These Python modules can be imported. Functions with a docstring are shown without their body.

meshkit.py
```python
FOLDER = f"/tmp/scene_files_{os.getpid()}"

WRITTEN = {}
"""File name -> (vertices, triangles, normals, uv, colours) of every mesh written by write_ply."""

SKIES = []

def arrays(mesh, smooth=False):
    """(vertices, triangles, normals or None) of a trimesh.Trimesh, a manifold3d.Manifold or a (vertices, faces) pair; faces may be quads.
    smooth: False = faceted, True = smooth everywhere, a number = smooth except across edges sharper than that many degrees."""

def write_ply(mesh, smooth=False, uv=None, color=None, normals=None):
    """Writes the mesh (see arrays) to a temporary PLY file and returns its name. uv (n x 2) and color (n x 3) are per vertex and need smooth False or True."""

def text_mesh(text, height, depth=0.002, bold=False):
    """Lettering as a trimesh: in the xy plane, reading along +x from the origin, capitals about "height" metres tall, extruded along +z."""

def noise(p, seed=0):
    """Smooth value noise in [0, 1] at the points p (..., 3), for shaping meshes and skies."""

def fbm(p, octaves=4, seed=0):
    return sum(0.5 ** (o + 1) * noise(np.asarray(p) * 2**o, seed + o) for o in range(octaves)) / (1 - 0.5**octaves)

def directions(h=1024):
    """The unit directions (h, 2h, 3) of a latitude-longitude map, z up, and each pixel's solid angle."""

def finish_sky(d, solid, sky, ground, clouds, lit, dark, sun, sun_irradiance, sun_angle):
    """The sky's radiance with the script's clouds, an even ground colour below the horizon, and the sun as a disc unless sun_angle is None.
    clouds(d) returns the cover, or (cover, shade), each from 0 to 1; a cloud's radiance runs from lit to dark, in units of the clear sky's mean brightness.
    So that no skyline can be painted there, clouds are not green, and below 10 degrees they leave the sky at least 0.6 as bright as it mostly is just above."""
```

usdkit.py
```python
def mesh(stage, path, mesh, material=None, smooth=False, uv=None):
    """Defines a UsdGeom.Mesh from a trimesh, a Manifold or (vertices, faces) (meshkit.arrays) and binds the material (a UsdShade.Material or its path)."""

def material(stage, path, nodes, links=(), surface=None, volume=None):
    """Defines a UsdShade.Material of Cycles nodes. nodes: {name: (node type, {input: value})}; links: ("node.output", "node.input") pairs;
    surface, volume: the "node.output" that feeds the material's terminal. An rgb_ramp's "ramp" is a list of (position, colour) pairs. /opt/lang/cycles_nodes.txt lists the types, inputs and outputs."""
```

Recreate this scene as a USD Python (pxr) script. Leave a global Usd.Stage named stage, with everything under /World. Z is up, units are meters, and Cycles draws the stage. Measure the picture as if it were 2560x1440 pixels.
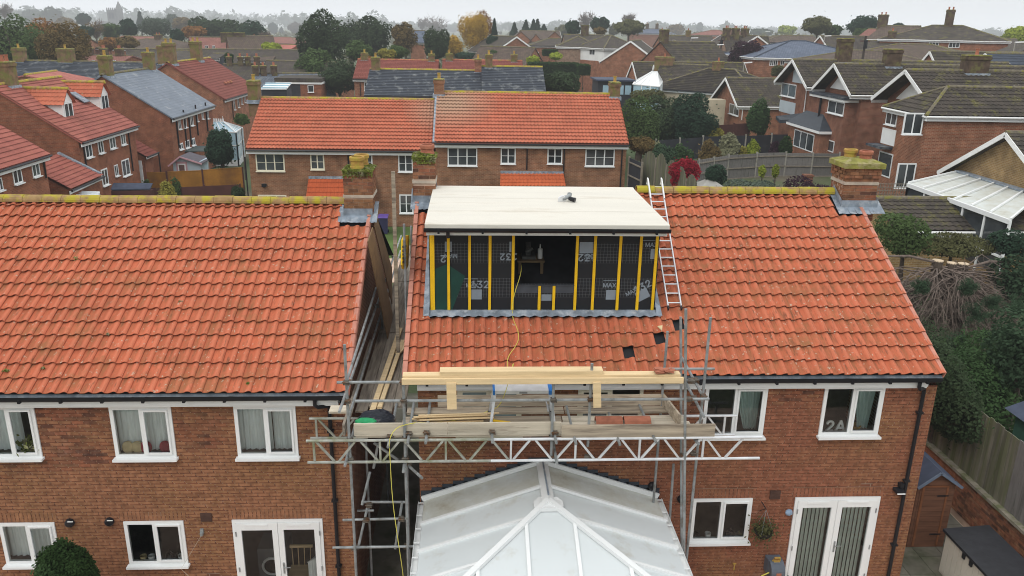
EXPOSURE, SUNI, CLOUDK = -0.2, 0.3, 8.5
CLOUD0, CLOUD1 = (.93, .97, 1.0), (1.0, 1.02, 1.04)
HAZE = .00042
import math, random
import numpy as np, trimesh, usdkit, meshkit
from pxr import Usd, UsdGeom, UsdLux, UsdShade, Gf, Sdf, Vt
rng = np.random.default_rng(7); random.seed(7)
stage = Usd.Stage.CreateInMemory()
UsdGeom.SetStageUpAxis(stage, 'Z'); UsdGeom.SetStageMetersPerUnit(stage, 1.0)
UsdGeom.Xform.Define(stage, '/World'); UsdGeom.Scope.Define(stage, '/World/Looks')

# ------------------------------------------------------------ camera (a drone behind the houses)
FPX, PITCH, ROLL, YAW, CAMZ = 2003.0, math.radians(18.03), -0.0181, 0.0541, 11.474
_f = np.array([math.sin(YAW)*math.cos(PITCH), math.cos(YAW)*math.cos(PITCH), -math.sin(PITCH)])
_r = np.array([math.cos(YAW), -math.sin(YAW), 0.0]); _d = np.cross(_f, _r)
CR = math.cos(ROLL)*_r + math.sin(ROLL)*_d; CD = -math.sin(ROLL)*_r + math.cos(ROLL)*_d
EYE = np.array([0, 0, CAMZ])
cam = UsdGeom.Camera.Define(stage, '/World/camera')
cam.CreateHorizontalApertureAttr(36.0); cam.CreateVerticalApertureAttr(36.0*9/16)
cam.CreateFocalLengthAttr(36.0*FPX/2560); cam.CreateClippingRangeAttr(Gf.Vec2f(0.1, 20000))
_m = np.eye(4); _m[0, :3] = CR; _m[1, :3] = -CD; _m[2, :3] = -_f; _m[3, :3] = EYE
cam.AddTransformOp().Set(Gf.Matrix4d(*_m.ravel().tolist()))
cam.CreateExposureAttr(EXPOSURE)

# ------------------------------------------------------------ overcast sky and weak, wide sun
SUN_EL, SUN_AZ = math.radians(48), math.radians(215)      # azimuth = atan2(x, y)
def M_(name, nodes, links=(), surface=None, volume=None):
    return usdkit.material(stage, '/World/Looks/' + name, nodes, links, surface, volume)
sky_mat = M_('sky_overcast', {
    'tc': ('texture_coordinate', {}), 'mp': ('mapping', {'scale': (1.2, 1.2, 4.0)}),
    'n': ('noise_texture', {'scale': 1.6, 'detail': 4.0, 'roughness': 0.5}),
    'cr': ('rgb_ramp', {'ramp': [(0.3, CLOUD0), (0.7, CLOUD1)]}),
    's': ('sky_texture', {'sky_type': 'single_scattering', 'sun_disc': False, 'sun_elevation': SUN_EL, 'sun_rotation': SUN_AZ}),
    'mx': ('mix_color', {'fac': 0.93, 'use_clamp': False}),
    'g': ('vector_math', {'math_type': 'scale', 'scale': CLOUDK}),
    'sx': ('separate_xyz', {}), 'mz': ('map_range', {'from_min': 0.0, 'from_max': 1.0, 'to_min': 1.0, 'to_max': 2.3, 'clamp': True}), 'gz': ('vector_math', {'math_type': 'scale'}),   # overcast sky: brighter overhead
    'b': ('background_shader', {'strength': 0.1})},
    [('tc.generated', 'mp.vector'), ('mp.vector', 'n.vector'), ('n.fac', 'cr.fac'), ('tc.generated', 'sx.vector'), ('sx.z', 'mz.value'), ('mz.result', 'gz.scale'), ('cr.color', 'gz.vector1'), ('gz.vector', 'g.vector1'), ('s.color', 'mx.a'), ('g.vector', 'mx.b'), ('mx.result', 'b.color')], surface='b.background')
dome = UsdLux.DomeLight.Define(stage, '/World/sky'); dome.CreateIntensityAttr(1.0)
UsdShade.MaterialBindingAPI.Apply(dome.GetPrim()).Bind(sky_mat)
dome.GetPrim().SetCustomDataByKey('kind', 'structure')
sun = UsdLux.DistantLight.Define(stage, '/World/sun')
sun.CreateIntensityAttr(SUNI); sun.CreateAngleAttr(25.0); sun.CreateColorAttr(Gf.Vec3f(1.0, 0.97, 0.93)); sun.GetPrim().CreateAttribute('inputs:normalize', Sdf.ValueTypeNames.Bool).Set(True)
sun.AddRotateXYZOp().Set(Gf.Vec3f(90 - math.degrees(SUN_EL), 0, 180 - math.degrees(SUN_AZ)))

# ------------------------------------------------------------ helpers
def A(*p): return np.array(p, float)
def unit(v): v = np.asarray(v, float); return v/np.linalg.norm(v)
def ray(px, py): return CR*((px-1280)/FPX) + CD*((py-720)/FPX) + _f
def at(px, py, Y=None, z=None, X=None):
    """the point of the world that a pixel of the 2560 x 1440 photograph shows on a plane of known Y, z or X"""
    r = ray(px, py)
    t = Y/r[1] if Y is not None else ((z-CAMZ)/r[2] if z is not None else X/r[0])
    return EYE + r*t
def on(px, py, P, n):
    r = ray(px, py); n = np.asarray(n, float)
    return EYE + r*(np.dot(n, np.asarray(P)-EYE)/np.dot(n, r))

class MB:
    """collects shapes into one mesh"""
    def __init__(s): s.V, s.F, s.n = [], [], 0
    def add(s, v, f):
        v = np.asarray(v, float).reshape(-1, 3); f = np.asarray(f, int)
        if f.shape[1] == 4: f = np.vstack([f[:, [0, 1, 2]], f[:, [0, 2, 3]]])
        s.V.append(v); s.F.append(f + s.n); s.n += len(v); return s
    def quad(s, a, b, c, d): return s.add([a, b, c, d], [[0, 1, 2, 3]])
    def tri(s, a, b, c): return s.add([a, b, c], [[0, 1, 2]])
    def box(s, c, size, ax=np.eye(3)):
        h = np.asarray(size)/2.0
        k = np.array([[x, y, z] for z in (-1, 1) for y in (-1, 1) for x in (-1, 1)])*h
        return s.add(np.asarray(c) + k @ np.asarray(ax), [[0, 2, 3, 1], [4, 5, 7, 6], [0, 1, 5, 4], [2, 6, 7, 3], [0, 4, 6, 2], [1, 3, 7, 5]])
    def boxp(s, p, q): p, q = np.minimum(p, q), np.maximum(p, q); return s.box((p+q)/2, q-p)
    def bar(s, p, q, w, h, up=(0, 0, 1)):
        p, q = A(*p), A(*q); d = unit(q-p); sd = np.cross(d, up)
        if np.linalg.norm(sd) < 1e-6: sd = np.cross(d, (0, 1, 0))
        sd = unit(sd); u = np.cross(sd, d)
        return s.box((p+q)/2, (np.linalg.norm(q-p), w, h), np.array([d, sd, u]))
    def tube(s, p, q, r, r1=None, n=8, cap=True):
        p, q = A(*p), A(*q); r1 = r if r1 is None else r1
        d = unit(q-p); a = unit(np.cross(d, (0, 0, 1) if abs(d[2]) < .9 else (1, 0, 0))); b = np.cross(d, a)
        t = np.arange(n)*2*math.pi/n; c = np.cos(t)[:, None]*a + np.sin(t)[:, None]*b
        i = np.arange(n); j = (i+1) % n
        s.add(np.vstack([p+c*r, q+c*r1]), np.stack([i, i+n, j+n, j], 1))
        if cap:
            fan = np.stack([np.zeros(n-2, int), np.arange(1, n-1), np.arange(2, n)], 1)
            s.add(p+c*r, fan); s.add(q+c*r1, fan[:, ::-1])
        return s
    def path(s, pts, r, n=6):
        pts = np.asarray(pts, float); r = np.broadcast_to(r, len(pts))
        t = np.gradient(pts, axis=0); t /= np.linalg.norm(t, axis=1, keepdims=True)+1e-9
        a = np.cross(t, np.where(np.abs(t[:, 2:]) < .9, [0, 0, 1.], [1., 0, 0])); a /= np.linalg.norm(a, axis=1, keepdims=True); b = np.cross(t, a)
        g = np.arange(n)*2*math.pi/n
        v = pts[:, None] + r[:, None, None]*(np.cos(g)[None, :, None]*a[:, None] + np.sin(g)[None, :, None]*b[:, None])
        i, j = np.meshgrid(np.arange(len(pts)-1), np.arange(n), indexing='ij'); k = (j+1) % n
        return s.add(v.reshape(-1, 3), np.stack([i*n+j, (i+1)*n+j, (i+1)*n+k, i*n+k], -1).reshape(-1, 4))
    def prism(s, poly, vec):
        """convex polygon swept along vec"""
        p = np.asarray(poly, float); q = p + np.asarray(vec); n = len(p)
        fan = np.stack([np.zeros(n-2, int), np.arange(1, n-1), np.arange(2, n)], 1)
        s.add(p, fan[:, ::-1]); s.add(q, fan)
        for i in range(n):
            j = (i+1) % n; s.quad(p[i], p[j], q[j], q[i])
        return s
    def lathe(s, prof, c, n=16, ax=np.eye(3)):
        prof = np.asarray(prof, float); t = np.arange(n)*2*math.pi/n
        v = np.stack([prof[:, None, 0]*np.cos(t), prof[:, None, 0]*np.sin(t), np.broadcast_to(prof[:, None, 1], (len(prof), n))], -1)
        i, j = np.meshgrid(np.arange(len(prof)-1), np.arange(n), indexing='ij'); k = (j+1) % n
        return s.add(np.asarray(c) + v.reshape(-1, 3) @ np.asarray(ax), np.stack([i*n+j, i*n+k, (i+1)*n+k, (i+1)*n+j], -1).reshape(-1, 4))
    def tm(s, m, o=(0, 0, 0), ax=np.eye(3)): return s.add(np.asarray(o) + np.asarray(m.vertices) @ np.asarray(ax), np.asarray(m.faces))
    def get(s): return np.vstack(s.V), np.vstack(s.F)

names = {}
def fresh(parent, name):
    k = names.get((parent, name), 0); names[(parent, name)] = k+1
    return f'{parent}/{name}' if k == 0 else f'{parent}/{name}_{k:03d}'
def write(path, mb, material, off=(0, 0, 0), smooth=False, uv=False):
    v, f = mb.get() if isinstance(mb, MB) else mb
    v = v - np.asarray(off); st = None; nr = None
    if uv:
        v = v[f].reshape(-1, 3); f = np.arange(len(v)).reshape(-1, 3)
        n = np.cross(v[1::3]-v[0::3], v[2::3]-v[0::3]); n /= np.linalg.norm(n, axis=1, keepdims=True)+1e-12
        t = np.stack([-n[:, 1], n[:, 0], np.zeros(len(n))], 1); l = np.linalg.norm(t, axis=1, keepdims=True)
        t = np.where(l > .05, t/np.maximum(l, 1e-9), [1., 0, 0]); b = np.cross(n, t)
        w = v + np.asarray(off)
        st = np.stack([(w*np.repeat(t, 3, 0)).sum(1), (w*np.repeat(b, 3, 0)).sum(1)], 1)
    elif smooth:
        nr = np.zeros_like(v); c = np.cross(v[f[:, 1]]-v[f[:, 0]], v[f[:, 2]]-v[f[:, 0]])
        for k in range(3): np.add.at(nr, f[:, k], c)
        nr /= np.linalg.norm(nr, axis=1, keepdims=True)+1e-12
    m = UsdGeom.Mesh.Define(stage, path)
    m.CreatePointsAttr(Vt.Vec3fArray.FromNumpy(v.astype(np.float32)))
    m.CreateFaceVertexCountsAttr(Vt.IntArray.FromNumpy(np.full(len(f), 3, np.int32)))
    m.CreateFaceVertexIndicesAttr(Vt.IntArray.FromNumpy(f.astype(np.int32).ravel()))
    m.CreateSubdivisionSchemeAttr('none')
    if nr is not None: m.CreateNormalsAttr(Vt.Vec3fArray.FromNumpy(nr.astype(np.float32))); m.SetNormalsInterpolation('vertex')
    if st is not None: UsdGeom.PrimvarsAPI(m).CreatePrimvar('st', Sdf.ValueTypeNames.TexCoord2fArray, 'vertex').Set(Vt.Vec2fArray.FromNumpy(st.astype(np.float32)))
    UsdShade.MaterialBindingAPI.Apply(m.GetPrim()).Bind(material)
    return m.GetPrim()
def tag(p, label=None, cat=None, group=None, kind=None):
    for k, t in (('label', label), ('category', cat), ('group', group), ('kind', kind)):
        if t: p.SetCustomDataByKey(k, t)
class Thing:
    def __init__(s, name, label=None, cat=None, base=(0, 0, 0), group=None, kind=None):
        s.base = A(*base); s.path = fresh('/World', name)
        x = UsdGeom.Xform.Define(stage, s.path); x.AddTranslateOp().Set(Gf.Vec3d(*s.base.tolist()))
        s.prim = x.GetPrim(); tag(s.prim, label, cat, group, kind)
    def part(s, name, mb, material, parent=None, label=None, kind=None, smooth=False, uv=False):
        path = fresh(parent or s.path, name)
        tag(write(path, mb, material, s.base, smooth, uv), label, None, None, kind)
        return path
def single(name, mb, material, label=None, cat=None, group=None, kind=None, smooth=False, uv=False, base=None):
    v, f = mb.get() if isinstance(mb, MB) else mb
    if base is None: base = A((v[:, 0].min()+v[:, 0].max())/2, (v[:, 1].min()+v[:, 1].max())/2, v[:, 2].min())
    path = fresh('/World', name)
    p = write(path, (v, f), material, base, smooth, uv)
    UsdGeom.Xformable(p).AddTranslateOp().Set(Gf.Vec3d(*np.asarray(base, float).tolist()))
    tag(p, label, cat, group, kind); return p

# ------------------------------------------------------------ materials
def stage_mat(n): return UsdShade.Material.Get(stage, '/World/Looks/'+n)
def pbr(name, col, var=.15, scale=2.0, rough=.6, bump=0.0, bscale=30.0, metal=0.0, stretch=(1, 1, 1), dirt=None, dscale=1.0, dlo=.5, dhi=.7, isl=0.0, spec=.22, coat=0.0):
    col = np.array(col, float)
    nd = {'g': ('geometry', {}), 'mp': ('mapping', {'scale': stretch}), 'n': ('noise_texture', {'scale': scale, 'detail': 4.0}),
          'r': ('rgb_ramp', {'ramp': [(.3, col*(1-var)), (.7, np.minimum(col*(1+var), .95))]}), 'p': ('principled_bsdf', {'roughness': rough, 'metallic': metal, 'specular_ior_level': spec})}
    lk = [('g.position', 'mp.vector'), ('mp.vector', 'n.vector'), ('n.fac', 'r.fac')]; out = 'r.color'
    if dirt is not None:
        nd['dn'] = ('noise_texture', {'scale': dscale, 'detail': 5.0, 'roughness': .65}); nd['dr'] = ('map_range', {'from_min': dlo, 'from_max': dhi, 'clamp': True})
        nd['dm'] = ('mix_color', {'b': dirt}); lk += [('mp.vector', 'dn.vector'), ('dn.fac', 'dr.value'), ('dr.result', 'dm.fac'), (out, 'dm.a')]; out = 'dm.result'
    if isl:
        nd['oi'] = ('object_info', {}); nd['ad'] = ('math', {'math_type': 'add'}); nd['fr'] = ('math', {'math_type': 'fraction'})
        nd['mr'] = ('map_range', {'to_min': 1-isl, 'to_max': 1+isl}); nd['sc'] = ('vector_math', {'math_type': 'scale'})
        lk += [('g.random_per_island', 'ad.value1'), ('oi.random', 'ad.value2'), ('ad.value', 'fr.value1'), ('fr.value', 'mr.value'), ('mr.result', 'sc.scale'), (out, 'sc.vector1')]; out = 'sc.vector'
    lk.append((out, 'p.base_color'))
    if bump:
        nd['bn'] = ('noise_texture', {'scale': bscale, 'detail': 3.0}); nd['b'] = ('bump', {'strength': 1.0, 'distance': bump})
        lk += [('mp.vector', 'bn.vector'), ('bn.fac', 'b.height'), ('b.normal', 'p.normal')]
    return M_(name, nd, lk, 'p.BSDF')

def brickmat(name, c1, c2, mortar, tan=None, bw=.225, rh=.075, ms=.011, tone=.25):
    tan = tan or tuple(np.array(c1)*.7+np.array((.06, .045, .02)))
    return M_(name, {'t': ('texture_coordinate', {}), 'b': ('brick_texture', {'scale': 1.0, 'brick_width': bw, 'row_height': rh, 'mortar_size': ms, 'mortar_smooth': .1, 'color1': c1, 'color2': c2, 'mortar': mortar, 'bias': 0.0}),
        'g': ('geometry', {}), 'n': ('noise_texture', {'scale': .45, 'detail': 5.0, 'roughness': .6}), 'mr': ('map_range', {'from_min': .4, 'from_max': .66, 'to_max': .35, 'clamp': True}), 'm': ('mix_color', {'b': tan}),
        'n2': ('noise_texture', {'scale': 2.2, 'detail': 4.0}), 'mr2': ('map_range', {'from_min': .3, 'from_max': .7, 'to_min': 1-tone, 'to_max': 1+tone}), 'sc': ('vector_math', {'math_type': 'scale'}),
        'bp': ('bump', {'strength': .8, 'distance': .008, 'invert': True}), 'p': ('principled_bsdf', {'roughness': .92, 'specular_ior_level': .12})},
        [('t.UV', 'b.vector'), ('b.color', 'm.a'), ('g.position', 'n.vector'), ('n.fac', 'mr.value'), ('mr.result', 'm.fac'), ('g.position', 'n2.vector'), ('n2.fac', 'mr2.value'), ('mr2.result', 'sc.scale'), ('m.result', 'sc.vector1'),
         ('sc.vector', 'p.base_color'), ('b.fac', 'bp.height'), ('bp.normal', 'p.normal')], 'p.BSDF')

def tilemat(name, cols, gap, moss=None, mossamt=(.5, .68), lichen=None, bw=.30, rh=.33, uvtile=True, streak=None, isl=False, rough=.8, stain=None, pan=None):
    nd = {'g': ('geometry', {}), 'p': ('principled_bsdf', {'roughness': rough, 'specular_ior_level': .14}), 't': ('texture_coordinate', {})}; lk = []
    if isl:
        nd['oi'] = ('object_info', {}); nd['ad'] = ('math', {'math_type': 'add'}); nd['fr'] = ('math', {'math_type': 'fraction'}); nd['cr'] = ('rgb_ramp', {'ramp': cols})
        lk += [('g.random_per_island', 'ad.value1'), ('oi.random', 'ad.value2'), ('ad.value', 'fr.value1'), ('fr.value', 'cr.fac')]; out = 'cr.color'
    elif uvtile:
        nd['b'] = ('brick_texture', {'scale': 1.0, 'brick_width': bw, 'row_height': rh, 'mortar_size': .018, 'mortar_smooth': .3, 'color1': cols[0], 'color2': cols[-1], 'mortar': gap})
        nd['bp'] = ('bump', {'strength': .7, 'distance': .02, 'invert': True}); lk += [('t.UV', 'b.vector'), ('b.fac', 'bp.height'), ('bp.normal', 'p.normal')]; out = 'b.color'
    else:
        nd['cn'] = ('noise_texture', {'scale': 1.5, 'detail': 4.0}); nd['cr'] = ('rgb_ramp', {'ramp': [(.3, cols[0]), (.7, cols[-1])]}); lk += [('g.position', 'cn.vector'), ('cn.fac', 'cr.fac')]; out = 'cr.color'
    nd['n2'] = ('noise_texture', {'scale': 1.1, 'detail': 6.0, 'roughness': .7}); nd['mr2'] = ('map_range', {'from_min': .3, 'from_max': .7, 'to_min': .82, 'to_max': 1.16}); nd['sc'] = ('vector_math', {'math_type': 'scale'})
    lk += [('g.position', 'n2.vector'), ('n2.fac', 'mr2.value'), ('mr2.result', 'sc.scale'), (out, 'sc.vector1')]; out = 'sc.vector'
    def over(tagn, col, lo, hi, scale, det=5.0, stretch=(1, 1, 1), amt=1.0, rg=.65):
        nonlocal out
        nd[tagn+'m'] = ('mapping', {'scale': stretch}); nd[tagn+'n'] = ('noise_texture', {'scale': scale, 'detail': det, 'roughness': rg}); nd[tagn+'r'] = ('map_range', {'from_min': lo, 'from_max': hi, 'to_max': amt, 'clamp': True}); nd[tagn+'x'] = ('mix_color', {'b': col})
        lk.extend([('g.position', tagn+'m.vector'), (tagn+'m.vector', tagn+'n.vector'), (tagn+'n.fac', tagn+'r.value'), (tagn+'r.result', tagn+'x.fac'), (out, tagn+'x.a')]); out = tagn+'x.result'
    if pan:      # dirt gathers in the hollow of each tile
        nd['px'] = ('separate_xyz', {}); nd['pa'] = ('math', {'math_type': 'subtract', 'value2': pan[0]}); nd['pd'] = ('math', {'math_type': 'divide', 'value2': pan[1]}); nd['pf'] = ('math', {'math_type': 'fraction'}); nd['pc'] = ('math', {'math_type': 'subtract', 'value2': .27}); nd['pb'] = ('math', {'math_type': 'absolute'})
        nd['pm'] = ('map_range', {'from_min': .30, 'from_max': .08, 'to_min': 0.0, 'to_max': 1.0, 'clamp': True}); nd['pmm'] = ('mapping', {'scale': (9, 2.2, 2.2)}); nd['pn'] = ('noise_texture', {'scale': 1.0, 'detail': 5.0, 'roughness': .65}); nd['pr'] = ('map_range', {'from_min': .40, 'from_max': .62, 'to_max': .8, 'clamp': True}); nd['pu'] = ('math', {'math_type': 'multiply'}); nd['pxx'] = ('mix_color', {'b': (.25, .098, .045)})
        nd['rr'] = ('map_range', {'from_min': .45, 'from_max': .25, 'to_min': .35, 'to_max': 0.0, 'clamp': True}); nd['rx'] = ('mix_color', {'b': (.54, .185, .105)})
        lk += [('g.position', 'px.vector'), ('px.x', 'pa.value1'), ('pa.value', 'pd.value1'), ('pd.value', 'pf.value1'), ('pf.value', 'pc.value1'), ('pc.value', 'pb.value1'), ('pb.value', 'pm.value'), ('g.position', 'pmm.vector'), ('pmm.vector', 'pn.vector'), ('pn.fac', 'pr.value'), ('pm.result', 'pu.value1'), ('pr.result', 'pu.value2'), ('pu.value', 'pxx.fac'), (out, 'pxx.a'),
               ('pb.value', 'rr.value'), ('rr.result', 'rx.fac'), ('pxx.result', 'rx.a')]; out = 'rx.result'
    if streak: over('s', streak[0], streak[1], streak[2], 1.0, 4.0, (22, 3.0, 3.0), .8)
    if moss: over('m', moss, mossamt[0], mossamt[1], 1.3, 8.0, rg=.75)
    if lichen: over('l', lichen[0], lichen[1], lichen[2], lichen[3], 2.0, (1, .8, .8), .8)
    if stain:
        nd['dst'] = ('vector_math', {'math_type': 'distance', 'vector2': stain[0]}); nd['dsr'] = ('map_range', {'from_min': stain[1], 'from_max': .6, 'to_min': 0.0, 'to_max': .85, 'clamp': True}); nd['dsx'] = ('mix_color', {'b': stain[2]})
        lk += [('g.position', 'dst.vector1'), ('dst.value', 'dsr.value'), ('dsr.result', 'dsx.fac'), (out, 'dsx.a')]; out = 'dsx.result'
    lk.append((out, 'p.base_color'))
    return M_(name, nd, lk, 'p.BSDF')

BR_RAMP = [(0, (.07, .036, .027)), (.16, (.145, .064, .042)), (.4, (.25, .097, .053)), (.62, (.22, .090, .054)), (.8, (.265, .125, .066)), (1, (.165, .082, .050))]
def near_brick(name, tanamt=.75):
    return M_(name, {'g': ('geometry', {}), 'oi': ('object_info', {}), 'ad': ('math', {'math_type': 'add'}), 'fr': ('math', {'math_type': 'fraction'}), 'cr': ('rgb_ramp', {'ramp': BR_RAMP}),
        'n': ('noise_texture', {'scale': .55, 'detail': 5.0, 'roughness': .6}), 'mr': ('map_range', {'from_min': .45, 'from_max': .62, 'to_max': tanamt, 'clamp': True}), 'm': ('mix_color', {'b': (.225, .118, .056)}),
        'n2': ('noise_texture', {'scale': 9.0, 'detail': 4.0}), 'mr2': ('map_range', {'from_min': .3, 'from_max': .7, 'to_min': .72, 'to_max': 1.28}), 'sc': ('vector_math', {'math_type': 'scale'}),
        'n3': ('noise_texture', {'scale': 1.7, 'detail': 6.0, 'roughness': .7}), 'mr3': ('map_range', {'from_min': .6, 'from_max': .78, 'to_max': .5, 'clamp': True}), 'm3': ('mix_color', {'b': (.36, .24, .2)}),
        'bn': ('noise_texture', {'scale': 60.0, 'detail': 3.0}), 'b': ('bump', {'strength': .8, 'distance': .004}), 'p': ('principled_bsdf', {'roughness': .92, 'specular_ior_level': .12})},
        [('g.random_per_island', 'ad.value1'), ('oi.random', 'ad.value2'), ('ad.value', 'fr.value1'), ('fr.value', 'cr.fac'), ('cr.color', 'm.a'), ('g.position', 'n.vector'), ('n.fac', 'mr.value'), ('mr.result', 'm.fac'),
         ('g.position', 'n2.vector'), ('n2.fac', 'mr2.value'), ('mr2.result', 'sc.scale'), ('m.result', 'sc.vector1'), ('g.position', 'n3.vector'), ('n3.fac', 'mr3.value'), ('mr3.result', 'm3.fac'), ('sc.vector', 'm3.a'), ('m3.result', 'p.base_color'),
         ('g.position', 'bn.vector'), ('bn.fac', 'b.height'), ('b.normal', 'p.normal')], 'p.BSDF')
K = {}
K['brick'] = near_brick('near_brick')
K['mortar'] = pbr('mortar', (.50, .36, .27), .2, 3, .95, .003, 80)
K['wall_red'] = brickmat('red_brick_wall', (.27, .095, .050), (.18, .064, .038), (.33, .21, .14))
K['wall_brown'] = brickmat('brown_brick_wall', (.27, .118, .060), (.19, .080, .045), (.31, .20, .13))
K['wall_dark'] = brickmat('dark_red_brick_wall', (.215, .075, .045), (.14, .050, .034), (.27, .17, .12))
K['wall_mid'] = brickmat('estate_brick_wall', (.25, .082, .042), (.175, .058, .033), (.23, .125, .08))
K['wall_yellow'] = brickmat('yellow_brick_wall', (.30, .19, .075), (.22, .13, .055), (.36, .28, .18))
K['wall_tan'] = brickmat('mottled_brick_wall', (.28, .18, .12), (.16, .085, .06), (.32, .25, .2))
K['stone'] = pbr('church_stone', (.10, .10, .095), .25, .6, .95)
K['render_white'] = pbr('white_render', (.72, .72, .70), .06, 1.2, .8)
K['render_grey'] = pbr('pale_grey_cladding', (.42, .47, .50), .05, 1.5, .6)
K['render_cream'] = pbr('cream_render', (.42, .36, .26), .12, 1.2, .85)
TC = [(0, (.40, .104, .050)), (.3, (.45, .118, .058)), (.6, (.43, .112, .055)), (1, (.465, .126, .064))]
def near_tile(name, x0, w, st): return tilemat(name, TC, None, lichen=((.46, .36, .27), .645, .71, 15.0), streak=((.13, .058, .032), st, st+.15), isl=True, moss=(.26, .115, .05), mossamt=(.52, .72), pan=(x0, w))
K['tile_mid'] = tilemat('weathered_orange_pantile', [(0, (.39, .105, .055)), (.5, (.44, .128, .07)), (1, (.47, .145, .085))], None, isl=True, lichen=((.42, .30, .18), .62, .78, 7.0), stain=((-1.3, 50.2, 7.0), 3.0, (.40, .27, .18)))
K['tile_red'] = tilemat('plain_red_tile', [(.27, .085, .066), (.34, .115, .085)], None, uvtile=False, moss=(.30, .15, .06), mossamt=(.58, .8))
K['tile_pink'] = tilemat('pale_red_tile', [(.36, .125, .10), (.43, .155, .12)], (.2, .06, .045))
K['tile_new'] = tilemat('bright_orange_porch_tile', [(0, (.42, .085, .03)), (1, (.52, .13, .05))], None, isl=True)
K['tile_dark'] = tilemat('dark_concrete_tile', [(.042, .036, .030), (.07, .057, .046)], None, uvtile=False, moss=(.135, .125, .035), mossamt=(.53, .70), lichen=((.3, .28, .22), .70, .76, 9.0))
K['tile_brown'] = tilemat('brown_concrete_tile', [(.085, .062, .05), (.12, .085, .066)], (.03, .024, .02), moss=(.10, .09, .04), mossamt=(.52, .75))
K['tile_darkfar'] = tilemat('dark_tile_roof', [(.06, .05, .045), (.085, .07, .06)], (.028, .023, .02), moss=(.085, .08, .035), mossamt=(.5, .72))
K['tile_redfar'] = tilemat('dull_red_tile_roof', [(.20, .085, .07), (.25, .11, .085)], (.1, .05, .04))
K['slate'] = tilemat('grey_slate', [(.11, .128, .155), (.15, .17, .20)], (.04, .047, .06), bw=.3, rh=.22, lichen=((.21, .22, .215), .54, .74, 1.6), streak=((.05, .055, .065), .5, .7), rough=.55)
K['slate_light'] = tilemat('wet_blue_slate', [(.21, .245, .30), (.26, .30, .355)], (.15, .175, .21), bw=.3, rh=.22, lichen=((.32, .33, .33), .6, .75, 2.0), rough=.45)
K['slate_blue'] = tilemat('blue_grey_tile_roof', [(.09, .11, .15), (.12, .14, .185)], (.05, .06, .08))
K['ridge'] = pbr('yellow_lichen_ridge', (.30, .19, .085), .3, 4, .9, .003, 60, dirt=(.36, .30, .03), dscale=3.2, dlo=.44, dhi=.56)
K['ridge_red'] = pbr('terracotta_ridge', (.36, .13, .075), .25, 3, .9, dirt=(.30, .22, .05), dscale=2, dlo=.5, dhi=.62)
K['ridge_dark'] = pbr('mossy_ridge', (.14, .12, .085), .3, 5, .95, dirt=(.17, .155, .04), dscale=3, dlo=.5, dhi=.6)
K['upvc'] = pbr('white_plastic', (.72, .73, .72), .03, 1.5, .35, dirt=(.6, .59, .55), dscale=1.3, dlo=.68, dhi=.95)
K['stack'] = pbr('stained_chimney_brick', (.17, .105, .06), .35, 3, .95, .004, 25, dirt=(.14, .135, .04), dscale=2.2, dlo=.45, dhi=.6)
K['stack_dark'] = pbr('sooty_chimney_brick', (.085, .058, .04), .4, 3, .95, .004, 25, dirt=(.13, .115, .045), dscale=1.8, dlo=.5, dhi=.62)
K['cream'] = pbr('cream_window_paint', (.70, .66, .52), .05, 1.5, .45)
K['white'] = pbr('white_paint', (.74, .74, .72), .05, 1.0, .5, dirt=(.5, .48, .42), dscale=1.6, dlo=.6, dhi=.85)
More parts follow.
